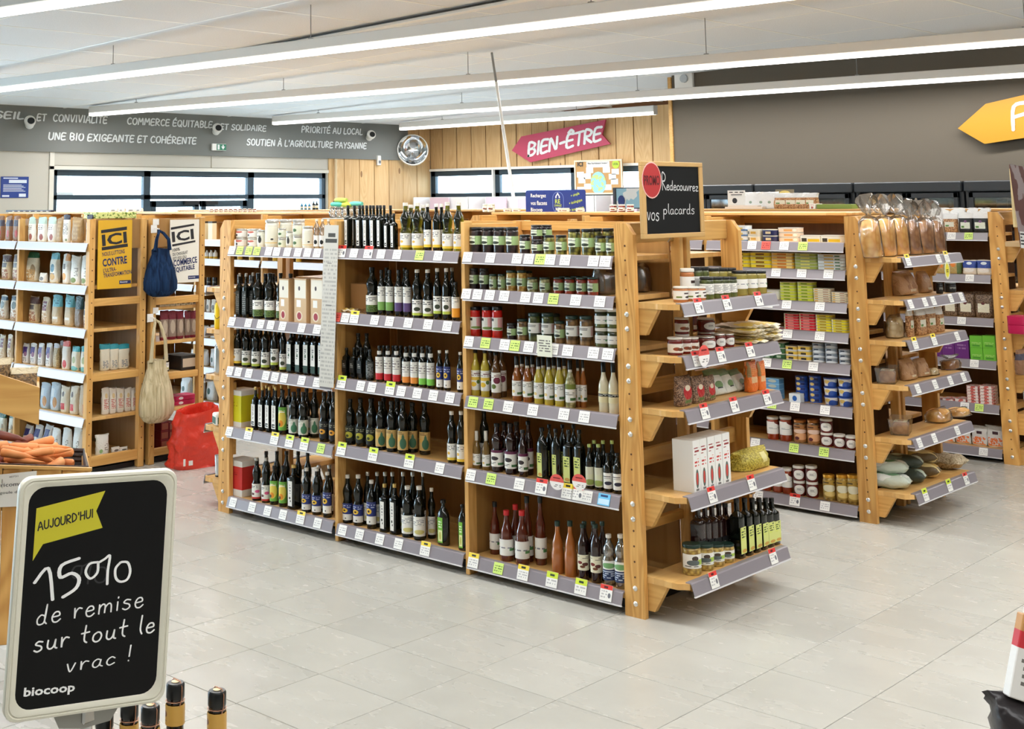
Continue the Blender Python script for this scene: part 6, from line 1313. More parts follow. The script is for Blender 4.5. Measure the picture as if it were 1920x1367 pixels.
# nearest gondola end: shelves three and four
rowE(2, [('e_seed', [1281, 1307, 1328], 705, .082, 0), ('e_grn', [1349, 1370, 1391], 690, .1, 0, dict(off=.03)), ('e_org', [1409, 1427], 678, .066, 0)])
KIND['x_oat'] = S('white drink carton with red print', pmat('drink_carton', srgb(238, 236, 230), (('text', .15, .85, .72, .86, 2, 5, srgb(150, 40, 36)), ('text', .2, .8, .5, .64, 2, 6, srgb(206, 60, 50)), ('disc', .5, .26, .22, .18, srgb(84, 100, 90)), ('disc', .5, .26, .13, .12, srgb(206, 60, 50)), ('rect', .3, .7, .03, .07, tx2))), 'box', name='drink_carton', cat='carton', dm=.1)
rowE(3, [('x_oat', [1289, 1303, 1317, 1331, 1345], .215, .062, 0, dict(off=.0))])
x, y, _ = EA.xy(1404, .12, ZE[3]); me = bag_mesh(.26, .12, .085, KIND['e_pasta']['mat'], 5); put('bag', me, [], (x, y, ZE[3]+.001), math.pi/2, 'clear bag of green-yellow pasta lying down', 'fourth end shelf of oil gondola', 'bag', 'goods on the oil gondola end')
m_sach = pmat('paper_sachet', srgb(206, 188, 150), (('rect', .1, .9, .1, .5, srgb(226, 196, 90)),), .5, crinkle=30, fab=(9, srgb(236, 226, 200)))
def pillow(w, d, h, mat, name='sachet'):
    m = M(); nx, ny = 16, 10; ix = {}
    for s_ in (1, -1):
        for i in range(nx+1):
            for j in range(ny+1):
                a, b = i/nx*2-1, j/ny*2-1; k = max(0, (1-a**4)*(1-b**4))**.6
                if s_ < 0 and (i in (0, nx) or j in (0, ny)): ix[(s_, i, j)] = ix[(1, i, j)]; continue
                ix[(s_, i, j)] = len(m.v); m.v.append((a*w/2, b*d/2, h/2+s_*h/2*k+.004*math.sin(a*7+b*5)))
    for s_ in (1, -1):
        for i in range(nx):
            for j in range(ny):
                q = [ix[(s_, i, j)], ix[(s_, i+1, j)], ix[(s_, i+1, j+1)], ix[(s_, i, j+1)]]
                uvq = ((i/nx, j/ny), ((i+1)/nx, j/ny), ((i+1)/nx, (j+1)/ny), (i/nx, (j+1)/ny))
                m.quad(q if s_ > 0 else q[::-1], uvq if s_ > 0 else uvq[::-1])
    return m.mesh(name, mat, 60)
pw = pillow(.15, .2, .017, m_sach)
for i in range(10):
    x, y, _ = EA.xy(1392+(i % 2)*28-(i//6)*4, .09+.01*(i % 3), ZE[1]+.02)
    put('sachet', pw, [], (x, y, ZE[1]+.002+.0165*(i//2)), math.pi/2+random.uniform(-.35, .35), 'flat cream sachet in pile, '+ORD[i//2]+' up', 'second end shelf of oil gondola', 'sachet', 'pile of flat sachets', i)
KIND['l_long'] = B('long kraft paper bag with loaf', bagm('bag_kraft_long', srgb(178, 136, 94), ('blob', .2, .8, .2, .8, 8, srgb(150, 104, 66)), ('rect', .3, .7, .1, .2, srgb(206, 190, 160))), name='bread_bag', cat='bread', tilt=(-.22, 0), d=.55)
# second gondola end: bread
def rowEB(k, items): row(EB, ZB[k], items, f'{ORD[k]} bread end shelf', 'bread on the second gondola end')
EBF = EB
rowEB(0, [('l_gold', [1637, 1664, 1690], 375, .118, 0, dict(off=.01)), ('l_brn', [1714, 1737, 1759], 385, .105, 0), ('l_brn', [1668, 1695, 1720, 1745], 383, .08, 1)])
rowEB(1, [('l_long', [1700, 1737], 508, .14, 0, dict(off=.03)), ('k_can', [1762, 1782], 530, .065, 0)])
rowEB(2, [('l_crisp', [1679], 590, .14, 0), ('p_tan', [1707, 1726, 1744, 1761], 576, .08, 0)])
rowEB(3, [('l_long', [1705, 1730], 672, .1, 0), ('l_crisp', [1750], 690, .07, 0), ('l_brn', [1783], 667, .12, 0)])
rowEB(4, [('l_roll', [1760, 1796], 765, .15, 0)])
def tray(u, k, off, lookn):
    x, y, _ = EB.xy(u, off, ZB[k]); m = M(); w, d, h = .11, .19, .085
    b0 = [(-w*.42, -d*.44), (w*.42, -d*.44), (w*.42, d*.44), (-w*.42, d*.44)]; t0 = [(-w/2, -d/2), (w/2, -d/2), (w/2, d/2), (-w/2, d/2)]
    m.v = [(a, b, .001) for a, b in b0]+[(a, b, h) for a, b in t0]+[(a*1.06, b*1.06, h) for a, b in t0]
    m.quad((3, 2, 1, 0))
    for i in range(4):
        j = (i+1) % 4; m.quad((i, j, 4+j, 4+i)); m.quad((4+i, 4+j, 8+j, 8+i))
    lf = loaf(m_brownbr, .8, .75)(w, d, h); lb = M().box(-w*.3, w*.3, -d*.2, d*.25, h*.78, h*.79).mesh('label', L_mayo, 0)
    put('bread_tray', m.mesh('bread_tray', m_box), [('loaf', lf), ('label', lb)], (x, y, ZB[k]+.001), .3, 'brown loaf in an open clear tray', lookn, 'bread', 'bread on the second gondola end')
tray(1665, 3, .14, 'fourth bread end shelf'); tray(1690, 4, .12, 'fifth bread end shelf')
m_bag1 = pmat('long_bag_white', srgb(232, 234, 226), (('disc', .5, .3, .3, .12, srgb(110, 150, 110)),), .35, crinkle=24, fab=(8, srgb(196, 206, 190)))
m_bag2 = pmat('long_bag_green', srgb(110, 120, 100), (('band', .4, .7, srgb(200, 210, 190)),), .35, crinkle=24, fab=(8, srgb(60, 70, 60)))
m_bag3 = pmat('long_bag_yellow', srgb(206, 170, 90), (('band', .1, .4, srgb(230, 210, 150)),), .35, crinkle=24, fab=(8, srgb(110, 90, 60)))
m_straw = pmat('straw_pack', srgb(200, 184, 150), (), .5, crinkle=50, fab=(30, srgb(150, 130, 96)))
for i, (u, mt, lk, hh, tl) in enumerate(((1672, m_bag1, 'long white bag of baguettes with green sprig', .0, 0), (1700, m_bag2, 'long grey-green bread bag', .0, .0), (1728, m_bag3, 'long yellow and brown bread bag', .0, 0), (1775, m_straw, 'wide flat pack of straw-coloured crispbread', 0, 0))):
    x, y, _ = EB.xy(u, .15, ZB[5]+.02); w = .1 if i < 3 else .2
    me = pillow(.24, w, .075, mt, 'bread_bag'); put('bread_bag', me, [], (x-.02, y, ZB[5]+.004), .25 if i < 3 else .1, lk, 'lowest bread end shelf', 'bread', 'bread on the second gondola end', tilt=(0, .0))
    if i < 3:
        me = pillow(.26, w, .07, mt, 'bread_bag'); put('bread_bag', me, [], (x-.05, y+.02, ZB[5]+.075), .35, lk+' on top', 'lowest bread end shelf', 'bread', 'bread on the second gondola end')
# third gondola
LCb = [1.458, 1.176, .889, .61, .322, .038]
def rowC(k, items): row(FC, LCb[k]+LIPH, items, f'{ORD[k]} shelf of third gondola', 'goods on the third gondola')
rowC(0, [('p_blk', [1813, 1842], 399, 26, 0), ('p_tan', [1784], 401, 24, 0), ('p_wht', [1757], 392, 24, 0), ('p_wht', [1770, 1798, 1826, 1848], 391, 24, 1), ('p_tan', [1735], 400, 22, 0)])
rowC(1, [('p_blue', [1820, 1847], 488, 25, 0), ('p_org', [1792], 485, 24, 0), ('p_org', [1768], 490, 20, 0), ('p_blue', [1740], 488, 20, 0)])
rowC(2, [('p_mush', [1783, 1814, 1848], 548, 28, 0), ('p_mush', [1755], 552, 24, 0)])
rowC(3, [('x_pur', [1758, 1783, 1808], 632, 24, 0), ('x_grn', [1836, 1860], 629, 23, 0, ST(2))])
rowC(4, [('x_meat', [1830, 1855], 723, 24, 0, ST(6)), ('x_meat', [1759, 1783, 1806], 746, 22, 0, ST(1))])
rowC(5, [('p_fish', [1807, 1838, 1868], 799, 26, 0), ('p_fish', [1778], 802, 22, 0)])
EC = Face('X', -3.09)
row(EC, 1.45, [('x_kraft', [1908, 1925], 462, .1, 0, ST(4))], 'first end shelf of third gondola', 'goods on the third gondola end')
row(EC, .86, [('x_mag', [1913], 592, .12, 0, ST(2))], 'third end shelf of third gondola', 'goods on the third gondola end')
row(EC, .6, [('f_brn', [1917], 655, .1, 0)], 'fourth end shelf of third gondola', 'goods on the third gondola end')
# distant goods glimpsed between the ends
FN = Face('Y', 7.1)
LN = [1.384, 1.22, .99, .765, .546, .305, .02]
def rowN(k, items): row(FN, LN[k]+LIPH, items, f'{ORD[k]} shelf of distant gondola', 'distant goods')
KIND['n_yel'] = V('small white bottle with yellow foot', 'round', flat('white_bottle_plastic', srgb(232, 230, 220), .3), cap_b, lab('yellow_foot', ('band', -.1, .4, srgb(236, 190, 60))), (.05, .6), arc=200)
KIND['n_box'] = S('small cream cosmetics box', pmat('cosmetic_box', srgb(236, 224, 190), (('band', .9, 1.1, srgb(60, 50, 40)),)), 'box', name='small_box', cat='box', dm=.05)
rowN(0, [('n_box', [382, 398], 415, 11, 0)]); rowN(1, [('n_yel', [380, 388, 396, 404], 468, 8, 0)]); rowN(2, [('k_can', [381, 392, 403], 520, 9, 0)]); rowN(3, [('f_sml', [381, 391, 401], 562, 9, 0)])
rowN(4, [('n_wht', [384, 402], 610, 16, 0)]); rowN(5, [('n_wht', [366, 384, 402], 655, 16, 0)]); rowN(6, [('n_wht', [350, 375, 398], 708, 22, 0)])
rowN(0, [('n_box', [230, 242, 254], 418, 10, 0)])
for k in (0, 1, 2): rowN(k, [('k_can' if k == 2 else 'n_yel', [450+22*i for i in range(6)], .11, 10, 0)])
# left end shelves of the nearest gondola
xl = -6.235
def lath(name, prof, mat, loc, label, cat, n=18, group=None, rz=0): return tag(ob(name, M().lathe(prof, n).mesh(name, mat, 35), None, loc, rz), label, cat, group)
o = lath('pump_bottle', [(.026, 0), (.03, .01), (.03, .13), (.022, .15), (.012, .155)], flat('yellow_bottle', srgb(246, 206, 20), .35), (xl, 4.945, 1.011), 'yellow pump bottle with a smile, left end shelf of the oil gondola', 'bottle')
part('pump', M().lathe([(.013, .155), (.013, .175), (.005, .178), (.005, .2), (.012, .2), (.012, .212)], 12).cbox(0, .04, -.005, .005, .202, .211, .002), cap_w, o, 35)
part('smile', M().tube([(.0305*math.cos(a), .0305*math.sin(a), .06+.02*(a+1.2)**2*2) for a in [-1.9+.14*k for k in range(10)]], .0016, 5), t_dark, o)
o = lath('steel_bottle', [(.03, 0), (.033, .006), (.033, .15), (.026, .17), (.014, .18), (.014, .19)], m_chrome, (xl, 4.95, .746), 'brushed steel flask standing on the left end shelf, oil gondola', 'bottle')
part('cap', M().lathe([(.016, .185), (.016, .205), (.01, .21)], 14), cap_b, o, 35)
o = tag(ob('refill_tub', M().cbox(-.045, .045, -.04, .04, 0, .07, .008).mesh('refill_tub', m_white), None, (xl, 4.96, .456), -.4), 'white tub with dark green label on the oil gondola left end', 'tub')
part('label', M().box(-.035, .035, -.0415, -.0402, .012, .05).box(.0452, .0465, -.03, .03, .012, .05), flat('deep_green', srgb(20, 84, 60), .4), o)
o = lath('steel_cup', [(.02, 0), (.024, .0), (.03, .12), (.028, .12)], m_chrome, (xl, 4.955, .166), 'tall steel cup on the lowest left end shelf, oil gondola', 'cup')
part('foot_ring', M().lathe([(.027, 0), (.027, .008)], 14), cap_b, o)
# hanging info strip
q = onY(608, 422, YA-.035); q2 = onY(598, 724, YA-.035); q1 = onY(632, 422, YA-.035)
sw = q1.x-q.x+.012; sh_ = q.z-q2.z
m = M(); m.v = [(q.x, q.y, q.z), (q.x+sw, q.y, q.z), (q2.x+sw, q2.y, q2.z), (q2.x, q2.y, q2.z)]; m.v += [(a, b+.002, c) for a, b, c in m.v]
m.quad((0, 3, 2, 1), ((0, 1), (0, 0), (1, 0), (1, 1)));
for f in ((4, 5, 6, 7), (0, 1, 5, 4), (1, 2, 6, 5), (2, 3, 7, 6), (3, 0, 4, 7)): m.quad(f, ((0, 0),)*4)
tag(ob('info_strip', m.mesh('info_strip', pmat('info_strip_print', srgb(206, 202, 192), (('text', .05, .95, .02, .86, 34, 12, srgb(176, 172, 164)), ('rect', .3, .8, .925, .95, srgb(60, 52, 40)), ('rect', .12, .92, .89, .915, srgb(60, 52, 40)), ('rect', .3, .6, .76, .765, tx2), ('rect', .3, .7, .5, .505, tx2))))), 'long hanging paper strip of printed charts before the first upright', 'paper strip')
# cups and rolled packs above it
a = onY(607, 420, 4.93)
o = tag(ob('display_tray', M().cbox(0, .26, 0, .14, 0, .006, .002).mesh('display_tray', flat('clear_tray', srgb(206, 210, 206), .1)), None, (a.x-.015, 4.93, 1.655)), 'clear little tray fixed on top of the first upright', 'tray')
part('tray_arm', M().cbox(.17, .19, .05, .07, -.04, 0, .002), m_post, o)
m_cup = film('clear_cup', (.9, .92, .92, 1), .7, .06)
for i in range(5):
    o = tag(ob('clear_pouch', M().lathe([(.012, 0), (.021, .008), (.023, .03), (.015, .045), (.02, .055), (.01, .06)], 12).mesh('clear_pouch', m_cup, 50), None, (a.x+.015+.05*i, 4.985, 1.662)), 'clear plastic spouted cup on the little tray, '+ORD[i]+' of 5', 'cup', 'clear cups on the tray')
for i, (c, x, z) in enumerate(((srgb(90, 200, 170), .05, 1.735), (srgb(210, 220, 70), .12, 1.733), (srgb(110, 206, 180), .2, 1.737), (srgb(190, 214, 90), .08, 1.757))):
    o = tag(ob('rolled_pack', M().tube([(-.045, 0, 0), (-.02, .003, .001), (.02, -.003, 0), (.045, 0, 0)], [.011, .014, .014, .011], 10).mesh('rolled_pack', flat('rolled_pack_%d' % i, c, .3), 40), None, (a.x+x, 4.985, z)), 'rolled foil pack lying on the clear cups, '+('green leftmost', 'yellow', 'green rightmost', 'lime topmost')[i], 'packet', 'rolled foil packs')
# promo discs and card on the rails
def disc(par_name, loc, rx, rz_, rot, mats, label, extra=None):
    m = M().prism([(rx*math.cos(a*.314159), rz_*math.sin(a*.314159)) for a in range(20)], -.001, .001, 'Y')
    me = recalc(m.mesh(par_name, mats, 0, planar=(-rx, rx, -rz_, rz_))); return tag(ob(par_name, me, None, loc, rot), label, 'promo disc', 'promo discs')
m_pr = pmat('promo_disc_red', srgb(244, 240, 236), (('band', .52, 1.1, srgb(224, 88, 80)), ('text', .25, .75, .62, .8, 1, 5, srgb(120, 20, 20)), ('text', .3, .8, .15, .35, 2, 6, tx2)))
for u, lk in ((1044, 'left red and white percent disc on the balsamic shelf rail'), (1086, 'right red and white percent disc on the balsamic shelf rail')):
    p = onY(u, 904, YA-.035); disc('promo_disc', tuple(p), .038, .034, 0, m_pr, lk)
p = onX(1320, 667, -3.045); disc('promo_disc', tuple(p), .043, .045, math.pi/2, m_pr, 'oval red and white tag standing on the jam end shelf')
p = onX(1776, 507, -3.045); disc('promo_disc', tuple(p), .035, .05, math.pi/2, pmat('promo_disc_yellow', srgb(220, 222, 190), (('disc', .5, .5, .38, .38, srgb(226, 214, 60)), ('text', .3, .7, .4, .6, 2, 5, t_dark.node_tree.nodes['Principled BSDF'].inputs[0].default_value[:] ))), 'oval yellow-edged tag on the top bread shelf rail')
p = onY(1021, 650, YA-.03); tag(ob('shelf_card', M().cbox(-.042, .042, -.001, .001, -.045, .05, .0005).mesh('shelf_card', pmat('cream_card', srgb(232, 234, 214), (('text', .1, .9, .2, .8, 5, 8, tx2),)), 0, planar=(-.042, .042, -.045, .05)), None, tuple(p)), 'larger cream card raised on the pickle jar shelf rail', 'card')
# boxes at the back of the middle bay
put('cardboard_carton', carton(.15, .2, .15, flat('cardboard', srgb(176, 130, 80), .8)), [], (-5.057, 5.06, A_(1, 1)+.001), 0, 'brown cardboard carton beside the upright', 'second shelf of middle bay', 'carton', G1)
for i, u in enumerate((658, 683)):
    x, y, _ = FA.xy(u, .07, A_(1, 1)); put('sachet', pillow(.09, .07, .02, m_sach if i == 0 else MATS['crinkled_bag_film'], 'sachet'), [], (x, y, A_(1, 1)+.001), .3, 'small '+('brown paper', 'clear film')+(' sachet',)[0] if 0 else ('small brown paper sachet lying flat', 'small clear film packet lying flat')[i], 'second shelf of middle bay', 'sachet', G1)
# ================================================================ signs and hanging things
class Pl:
    """a plane of the place with its own right / up axes; pixel measurements are carried onto it"""
    def __init__(s, c, ex, ey): s.c = Vector(c); s.ex = Vector(ex).normalized(); s.ey = Vector(ey).normalized(); s.n = s.ex.cross(s.ey).normalized()
    def ab(s, u, v): d = ray(u, v); t = (s.c-CC).dot(s.n)/d.dot(s.n); p = CC+d*t-s.c; return p.dot(s.ex), p.dot(s.ey)
    def mat(s): return Matrix(((s.ex.x, s.ey.x, s.n.x, s.c.x), (s.ex.y, s.ey.y, s.n.y, s.c.y), (s.ex.z, s.ey.z, s.n.z, s.c.z), (0, 0, 0, 1)))
    def text(s, me, par, ll, lr, hp, z=.002, name='lettering', up=None):
        a0, b0 = s.ab(*ll); a1, b1 = s.ab(*lr); a2, b2 = s.ab(ll[0], ll[1]-hp)
        ex = Vector((a1-a0, b1-b0, 0)); ey = Vector((-ex.y, ex.x, 0)) if up is None else Vector(up)
        for v in me.vertices: v.co.z *= .01
        return place_text(me, par, (a0, b0, z), ex, ey, ex.length, abs(b2-b0), name)
def rrect(w, h, r, k=6):
    P = []
    for cx_, cy_, a0 in ((w/2-r, -h/2+r, -90), (w/2-r, h/2-r, 0), (-w/2+r, h/2-r, 90), (-w/2+r, -h/2+r, 180)):
        for i in range(k+1): a = math.radians(a0+90*i/k); P.append((cx_+r*math.cos(a), cy_+r*math.sin(a)))
    return P
def rings(m, loops):
    b = len(m.v); n = len(loops[0][0])
    for P, z in loops: m.v += [(x, y, z) for x, y in P]
    for k in range(len(loops)-1):
        for i in range(n): m.quad([b+k*n+i, b+k*n+(i+1) % n, b+(k+1)*n+(i+1) % n, b+(k+1)*n+i])
# chalk sign in the foreground
S1 = Pl((-2.309, 1.52, .991), (.096, .305, -.014), (.016, .013, .452)); SW, SHH = .32, .4525
fm = M(); rr = lambda d, r: rrect(SW-2*d, SHH-2*d, r)
rings(fm, [(rr(.003, .026), -.012), (rr(0, .026), -.009), (rr(0, .026), .004), (rr(.0015, .025), .008), (rr(.006, .024), .009), (rr(.0075, .023), .0065), (rr(.0085, .022), .0065), (rr(.010, .022), .0085), (rr(.0135, .022), .008), (rr(.022, .034), .003)])
fm.quad(list(range(28))[::-1])
sign = tag(ob('chalk_sign', recalc(fm.mesh('chalk_sign', flat('ivory_plastic', srgb(226, 222, 204), .3), 40))), 'ivory-framed black slate sign reading 15% de remise, in front', 'sign')
sign.matrix_world = S1.mat()
part('slate', M().prism(rrect(SW-.035, SHH-.038, .036), -.004, .0042, 'Z'), flat('slate_black', srgb(7, 7, 8), .5, spec=.25), sign, fix=True)
px = lambda *a: [S1.ab(x/2.6956, 860+y/2.6956) for x, y in a]
part('flag', M().prism(px((183, 250), (530, 160), (484, 262), (516, 346), (215, 430), (163, 515)), .0042, .0048, 'Z'), flat('flag_yellow', srgb(206, 196, 44), .5), sign, fix=True)
m_chalk = flat('chalk_white', srgb(248, 248, 246), .8); zp = lambda x, y: (x/2.6956, 860+y/2.6956)
S1.text(strokes("AUJOURD'HUI", flat('brush_ink', srgb(28, 28, 30), .6), .17, .12, True, .12, .03, .2), sign, zp(187, 366), zp(472, 296), 19, .0052)
S1.text(strokes('1', m_chalk, .085), sign, zp(163, 735), zp(272, 715), 66, .0048)
S1.text(strokes('5', m_chalk, .09), sign, zp(292, 710), zp(414, 682), 72, .0048)
S1.text(strokes('%', m_chalk, .075), sign, zp(428, 668), zp(664, 612), 60, .0048)
S1.text(strokes('de remise', m_chalk, .075, .1, True, .14, .02), sign, zp(180, 848), zp(722, 748), 40, .0048)
S1.text(strokes('sur tout le', m_chalk, .085, .1, True, .13, .02), sign, zp(164, 982), zp(778, 878), 40, .0048)
S1.text(strokes('vrac !', m_chalk, .075, .1, True, .15, .02), sign, zp(332, 1082), zp(660, 1022), 33, .0048)
S1.text(font_mesh('biocoop', m_chalk, 0, .028), sign, zp(113, 1216), zp(372, 1186), 22, .0048)
S1.text(strokes('%', flat('rubbed_chalk', srgb(52, 53, 54), .9), .07), sign, zp(352, 650), zp(540, 622), 46, .0046)
q = [S1.ab(*zp(*a)) for a in ((272, 1306), (612, 1242), (560, 1330), (420, 1372), (300, 1372))]
part('clamp_plate', M().prism(q, -.013, -.006, 'Z'), flat('grey_metal', srgb(150, 148, 142), .35, .6), sign, fix=True)
wp = S1.c-S1.n*.03
o = tag(ob('sign_stand', M().tube([(wp.x, wp.y, .03), (wp.x, wp.y, .82)], .012, 12).mesh('sign_stand', m_chrome)), 'steel pole stand carrying the ivory slate sign', 'stand')
part('base_plate', M().lathe([(.12, 0), (.12, .012), (.02, .03)], 28, cx=wp.x, cy=wp.y), m_chrome, o)
part('clamp', M().cbox(wp.x-.02, wp.x+.02, wp.y-.02, wp.y+.02, .74, .83, .004), m_chrome, o)
# swing-top bottles in front
m_neck = pmat('gold_neck_label', srgb(206, 160, 76), (('disc', .3, .55, .08, .16, srgb(120, 70, 36)), ('text', .2, .5, .2, .3, 1, 8, srgb(150, 104, 50))), .4)
m_wine = flat('brown_beer_glass', srgb(22, 10, 8), .06, coat=.5)
m_brass = flat('swing_wire', srgb(206, 150, 120), .3, .8)
FGB = [(329, 1279, 2.9, 'beside the sign edge'), (407, 1294, 2.9, 'standing apart on the right'), (282, 1322, 2.83, 'under the sign corner'), (243, 1316, 2.95, 'half behind the steel clamp'), (196, 1336, 2.95, 'behind the steel clamp, partly hidden')]
for i, (u, v, dd, w) in enumerate(FGB):
    p = CC+ray(u, v)*dd; H_ = .30; z0 = .372
    H_ = p.z-z0; f = H_
    o = tag(ob('swing_top_bottle', M().lathe([(.034, 0), (.038, .01), (.038, f*.5), (.032, f*.58), (.0195, f*.66), (.0178, f-.045), (.019, f-.038), (.019, f-.03)], 20).mesh('swing_top_bottle', m_wine, 40), None, (p.x, p.y, z0)), 'dark swing-top bottle with gold neck label, '+w, 'bottle', 'swing-top bottles in the foreground')
    part('cap', M().lathe([(.0195, f-.032), (.0205, f-.028), (.0205, f-.004), (.018, f), (.006, f+.001)], 20), cap_b, o, 40)
    part('cap_mark', M().lathe([(.009, f+.001), (.009, f+.0022)], 12), flat('cap_mark', srgb(236, 214, 170), .4), o)
    part('wire', M().tube([(.0215, -.004, f-.045), (.0235, 0, f-.03), (.0215, .002, f-.006), (.012, .004, f+.004), (-.012, .004, f+.004), (-.0215, .002, f-.006), (-.022, 0, f-.03)], .0011, 6).tube([(.021*math.cos(a*.5236), .021*math.sin(a*.5236), f-.037) for a in range(13)], .0009, 5), m_brass, o)
    lp = label_patch(.0208, 1, f-.086, f-.044, 330, 0, 'neck_label', m_neck); ob('neck_label', lp, o, None, math.radians(35))
o = tag(ob('display_block', M().cbox(-2.85, -2.3, 1.71, 2.12, 0, .37, .006).mesh('display_block', m_railX)), 'low wooden block carrying the swing-top bottles', 'plinth')
part('plank_joint', M().box(-2.851, -2.299, 1.709, 2.121, .18, .186), m_hole, o)
# chalkboard on the oil gondola end
S2 = Pl((-3.215, 5.11, 1.747), (0, 1, 0), (0, 0, 1)); cw2, ch2 = .5, .335
bp = M(); XX = -3.255
board = tag(ob('chalk_board', recalc(M().prism(rrect(cw2-.04, ch2-.04, .002, 1), -.008, .0, 'Z').mesh('chalk_board', flat('chalkboard_black', srgb(14, 14, 14), .7, spec=.2)))), 'wood-framed blackboard reading Redecouvrez vos placards with red PROMO disc', 'sign')
board.matrix_world = S2.mat()
for a in ((-cw2/2, cw2/2, ch2/2-.02, ch2/2), (-cw2/2, cw2/2, -ch2/2, -ch2/2+.02), (-cw2/2, -cw2/2+.03, -ch2/2+.02, ch2/2-.02), (cw2/2-.03, cw2/2, -ch2/2+.02, ch2/2-.02)):
    part('frame_bar', M().cbox(a[0], a[1], a[2], a[3], -.012, .006, .002), flat('frame_oak', srgb(200, 160, 100), .5), board)
zc = lambda x, y: (1130+x/6.833, 280+y/6.833)
for t_, a, b, hp in (('Redecouvrez', (762, 528), (1225, 545), 36), ('vos', (565, 915), (720, 925), 17), ('placards', (775, 900), (1175, 890), 30)):
    if t_ == 'Redecouvrez':
        S2.text(strokes('R', flat('chalk_grey', srgb(206, 206, 204), .8), .09, 0), board, zc(758, 528), zc(812, 528), 36, .0015)
        S2.text(strokes('edecouvrez', MATS['chalk_grey'], .1, 0, True, .05), board, zc(815, 528), zc(1222, 545), 20, .0015)
    else: S2.text(strokes(t_, MATS['chalk_grey'], .08, 0, True, .06), board, zc(*a), zc(*b), hp, .0015)
a0, b0 = S2.ab(*zc(612, 395)); rx = abs(S2.ab(*zc(735, 395))[0]-a0); rz_ = abs(S2.ab(*zc(612, 160))[1]-b0)
for nm, k, mt, z in (('promo_ring', 1.0, flat('promo_pale', srgb(240, 190, 180), .5), .0065), ('promo_disc', .93, flat('promo_red', srgb(176, 40, 40), .5), .0075)):
    part(nm, M().prism([(a0+rx*k*math.cos(i*.2618), b0+rz_*k*math.sin(i*.2618)) for i in range(24)], .006, z, 'Z'), mt, board, fix=True)
S2.text(font_mesh('PROMO', flat('promo_ink', srgb(90, 18, 20), .5), 0, .02), board, zc(512, 462), zc(712, 462), 19, .0085)
part('hook', M().tube([(0, -ch2/2+.01, -.01), (0, -ch2/2-.02, -.035)], .002, 5).tube([(0, ch2/2-.01, -.01), (0, .02, -.05)], .002, 5), m_wire, board)
# two posters on the ladder ends
S3 = Pl((XE+.012, 5.066, 1.412), (0, 1, 0), (0, 0, 1)); m_pink_ = None
def poster(pl, w, h, mat, label, els):
    o = tag(ob('poster', M().cbox(-w/2, w/2, -h/2, h/2, -.006, 0, .001).mesh('poster', mat)), label, 'poster'); o.matrix_world = pl.mat(); return o
zq = lambda x, y: (x/5.257, 380+y/5.257)
po = poster(S3, .268, .452, flat('poster_mustard', srgb(222, 172, 34), .5), 'mustard yellow poster headed ICI, NOUS LUTTONS CONTRE, on shelving end', 0)
for a in (((995, 272), (1250, 235), (1250, 268), (997, 302)), ((1003, 440), (1258, 402), (1260, 434), (1005, 472))): part('bar', M().prism([S3.ab(*zq(*q)) for q in a], 0, .0012, 'Z'), t_dark, po, fix=True)
def lines(pl, par, L, zz=.0015, boldf=.03):
    for txt, ll, lr, hp, mt in L: pl.text(font_mesh(txt, mt, 0, boldf if hp > 10 else boldf*.4, 1.02), par, ll, lr, hp, zz)
lines(S3, po, [('ICI', zq(1008, 432), zq(1252, 396), 22, t_dark), ('NOUS LUTTONS', zq(1008, 532), zq(1230, 498), 8, t_navy), ('CONTRE', zq(1012, 635), zq(1252, 598), 15, t_navy), ("L'ULTRA-", zq(1018, 692), zq(1148, 672), 8, t_navy), ('TRANSFORMATION', zq(1020, 742), zq(1296, 700), 8, t_navy)])
part('logo_box', M().prism([S3.ab(*zq(*q)) for q in ((1175, 768), (1288, 762), (1290, 796), (1176, 804))], 0, .001, 'Z'), t_navy, po, fix=True)
lines(S3, po, [('biocoop', zq(1184, 795), zq(1255, 790), 4, m_white)], .0014, .01)
S4 = Pl((XE+.012, 5.642, 1.415), (0, 1, 0), (0, 0, 1)); zr = lambda x, y: (240+x/6.833, 420+y/6.833)
po = poster(S4, .252, .435, flat('poster_white', srgb(236, 232, 218), .5), 'white poster headed ICI, COMMERCE EQUITABLE, on right ladder shelving end', 0)
for a in (((548, 45), (845, -5), (848, 20), (550, 75)), ((566, 262), (862, 208), (862, 232), (568, 290))): part('bar', M().prism([S4.ab(*zr(*q)) for q in a], 0, .0012, 'Z'), t_dark, po, fix=True)
lines(S4, po, [('ICI', zr(566, 238), zr(845, 192), 20, t_dark), ('100%', zr(572, 358), zr(665, 340), 6, t_dark), ('DU CHOCOLAT', zr(574, 412), zr(765, 380), 6, t_dark), ('EST ISSU DU', zr(578, 470), zr(748, 438), 6, t_dark), ('COMMERCE', zr(584, 548), zr(885, 495), 12, t_navy), ('ÉQUITABLE', zr(592, 634), zr(855, 585), 13, t_navy)])
part('logo_box', M().prism([S4.ab(*zr(*q)) for q in ((770, 664), (908, 656), (908, 698), (771, 710))], 0, .001, 'Z'), t_navy, po, fix=True)
lines(S4, po, [('biocoop', zr(780, 700), zr(860, 692), 4, m_white)], .0014, .01)
